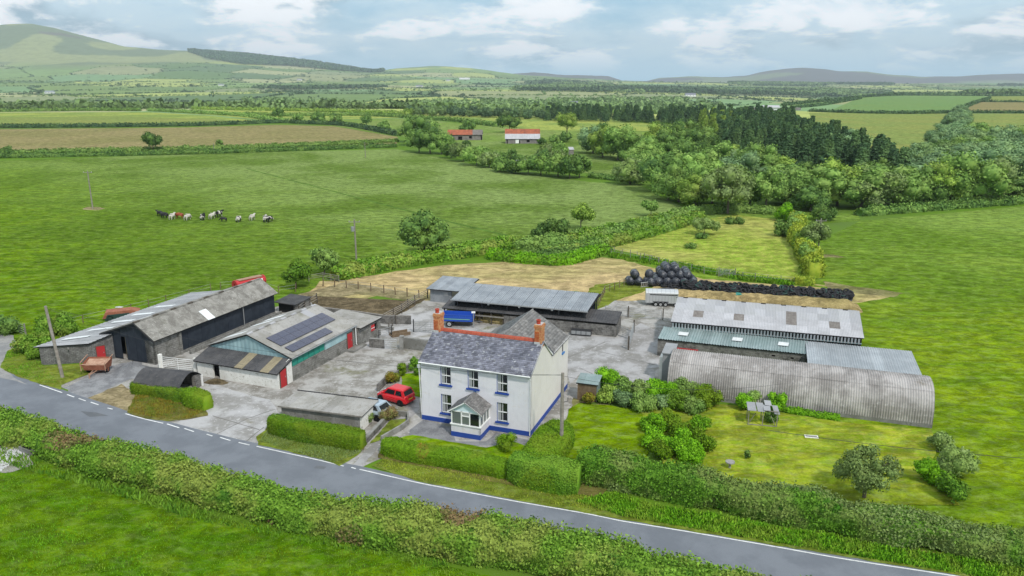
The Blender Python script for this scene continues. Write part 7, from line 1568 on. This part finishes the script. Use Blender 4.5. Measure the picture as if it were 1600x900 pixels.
# ------------------------------------------------------------------ long grass (uncountable)
def tufts(name, poly, n, h, mat, seed, z=.05, wide=.5):
    q = [tuple(P(*p)) for p in poly]; r = np.random.default_rng(seed); xs, ys = np.array(q).T; P_ = []
    X = r.uniform(xs.min(), xs.max(), n * 3); Y = r.uniform(ys.min(), ys.max(), n * 3); c = np.zeros(len(X), bool); j = len(q) - 1
    for i in range(len(q)):
        (xi, yi), (xj, yj) = q[i], q[j]; c ^= ((yi > Y) != (yj > Y)) & (X < (xj - xi) * (Y - yi) / (yj - yi + 1e-12) + xi); j = i
    X, Y = X[c][:n], Y[c][:n]; N = len(X); a = r.uniform(0, 2 * PI, N); hh = h * r.uniform(.4, 1.3, N) * (.75 + .4 * vnoise(np.stack([X, Y, X * 0], 1), .9, seed)); w = hh * wide * .5
    lean = r.normal(size=(N, 2)) * hh[:, None] * .35; b = np.stack([X, Y, np.full(N, z)], 1); d = np.stack([np.cos(a) * w, np.sin(a) * w, 0 * a], 1); top = b + np.concatenate([lean, hh[:, None]], 1)
    v = np.stack([b - d, b + d, top + d * .35, top - d * .35], 1).reshape(-1, 3)
    return ob(name, tri_mesh(name, v, np.arange(4 * N).reshape(-1, 4), [mat], np.zeros(N, int)), kind='stuff')
tufts('verge_grass', [(900, 785), (960, 772), (1020, 790), (1200, 822), (1400, 858), (1620, 892), (1620, 920), (1474, 893), (1200, 847), (973, 808)], 30000, .24, 'leaf_tallgrass', 1)
tufts('verge_grass', [(590, 728), (600, 719), (800, 753), (940, 780), (940, 800), (800, 779), (649, 750)], 9000, .09, 'leaf_yellow', 2)
tufts('verge_grass', [(0, 575), (12, 550), (30, 542), (60, 562), (92, 600), (60, 597), (25, 586)], 6000, .12, 'leaf_tallgrass', 3)
tufts('bank_grass', [(215, 614), (320, 642), (300, 653), (262, 657), (200, 645)], 7000, .16, 'leaf_autumn', 4)
tufts('bank_grass', [(404, 690), (420, 672), (568, 704), (555, 712), (520, 725), (450, 704)], 7000, .15, 'leaf_olive', 5)
tufts('meadow_grass', [(-20, 720), (150, 752), (300, 800), (500, 845), (700, 885), (780, 910), (780, 990), (-20, 990)], 42000, .10, 'leaf_tallgrass', 6, .01)
tufts('hedge_foot_grass', [(0, 700), (150, 738), (300, 785), (500, 828), (700, 868), (700, 890), (500, 852), (300, 812), (150, 764), (0, 725)], 15000, .3, 'leaf_clipped_dark', 7, .01)
tufts('paddock_edge_grass', [(950, 392), (1060, 412), (1160, 431), (1240, 440), (1240, 448), (1160, 439), (1060, 421), (950, 402)], 9000, .5, 'leaf_tallgrass', 8, .01)
# ------------------------------------------------------------------ cattle
def cow_mesh(graze):
    hd = (1.32, 0, .55) if graze else (1.35, 0, 1.42)
    nk = (.98, 0, .95) if graze else (1.02, 0, 1.32)
    v = [(0, 0, 1.02), (.55, 0, 1.05), (.82, 0, 1.12), nk, hd, (hd[0] + .26, 0, hd[2] - .2), (-.6, 0, 1.08), (-.85, 0, 1.1), (-.93, 0, .6)]
    e = [(0, 1), (1, 2), (2, 3), (3, 4), (4, 5), (0, 6), (6, 7), (7, 8)]; rad = [.38, .36, .26, .17, .15, .09, .34, .14, .03]
    for s in (-1, 1):
        k = len(v); v += [(.6, s * .2, .68), (.6, s * .2, .36), (.62, s * .2, .03), (-.62, s * .21, .8), (-.7, s * .21, .42), (-.66, s * .21, .03), (hd[0] - .05, s * .2, hd[2] + .1)]
        e += [(1, k), (k, k + 1), (k + 1, k + 2), (6, k + 3), (k + 3, k + 4), (k + 4, k + 5), (4, k + 6)]; rad += [.13, .075, .07, .17, .08, .07, .05]
    me = bpy.data.meshes.new('cow'); me.from_pydata(v, e, []); o = bpy.data.objects.new('cow_build', me); COL.objects.link(o); m = o.modifiers.new('s', 'SKIN')
    for i, r in enumerate(rad): me.skin_vertices[0].data[i].radius = (r, r)
    me.skin_vertices[0].data[0].use_root = True; o.modifiers.new('b', 'SUBSURF').levels = 1
    bpy.context.view_layer.update(); res = bpy.data.meshes.new_from_object(o.evaluated_get(bpy.context.evaluated_depsgraph_get())); bpy.data.objects.remove(o); res.materials.clear(); res.materials.append(M['cow_black']); res.name = 'cow_body'
    res.polygons.foreach_set('use_smooth', [True] * len(res.polygons)); return res
cm = [cow_mesh(False), cow_mesh(True)]
cows = [(251, 338, 'cow_black', 2.6, 0, 'leftmost black cow at the edge of the herd'), (258, 341, 'cow_black', 2.8, 0, 'black cow close beside the leftmost one'), (269, 343, 'cow_white', 1.5, 0, 'white cow beside the red one'), (281, 341, 'cow_red', 3.0, 1, 'reddish brown cow near the white one'), (293, 344, 'cow_white', 1.4, 1, 'small pale cow right of the red cow'),
        (317, 344, 'cow_patched', 1.7, 0, 'white cow with a dark patch left of the middle pair'), (331, 342, 'cow_white', 1.4, 0, 'white cow in the middle of the herd'), (342, 339, 'cow_patched', 1.2, 0, 'black and white cow furthest back'), (350, 346, 'cow_black', 3.1, 1, 'small black calf facing left'), (373, 347, 'cow_patched', 1.6, 1, 'black cow with white legs right of the calf'), (394, 344, 'cow_white', 1.4, 0, 'white cow standing apart on the right'), (415, 347, 'cow_patched', 1.8, 0, 'patched cow of the last pair, on the left'), (421, 347, 'cow_patched', 1.3, 1, 'patched cow of the last pair, on the right')]
for i, (x, y, m, a, g, lb) in enumerate(cows):
    o = ob('cow', cm[g], None, (*P(x, y), 0)); o.rotation_euler[2] = a; k = (.72 if i == 8 else 1.0) * (.95 + .1 * ((i * 37) % 10) / 10); o.scale = (k, k * 1.25, k * .88); tag(o, lb, 'cow', 'cattle in the left pasture')
    o.material_slots[0].link = 'OBJECT'; o.material_slots[0].material = M[m]
# ------------------------------------------------------------------ haze
mh = bpy.data.materials.new('haze'); mh.use_nodes = True; tn_ = NT(mh.node_tree); tn_.n.clear(); out = tn_.new('ShaderNodeOutputMaterial'); pv = tn_.new('ShaderNodeVolumePrincipled')
pv.inputs['Color'].default_value = (.80, .90, 1.0, 1); pv.inputs['Density'].default_value = HAZE; pv.inputs['Anisotropy'].default_value = .2; tn_.l.new(pv.outputs[0], out.inputs['Volume'])
M['haze'] = mh
if HAZE: ob('haze', MB().mat('haze').box(-17000, 17000, -700, 10600, -130, 560), kind='stuff')
print('objects', len(bpy.data.objects), 'polys', sum(len(o.data.polygons) for o in bpy.data.objects if o.type == 'MESH'))
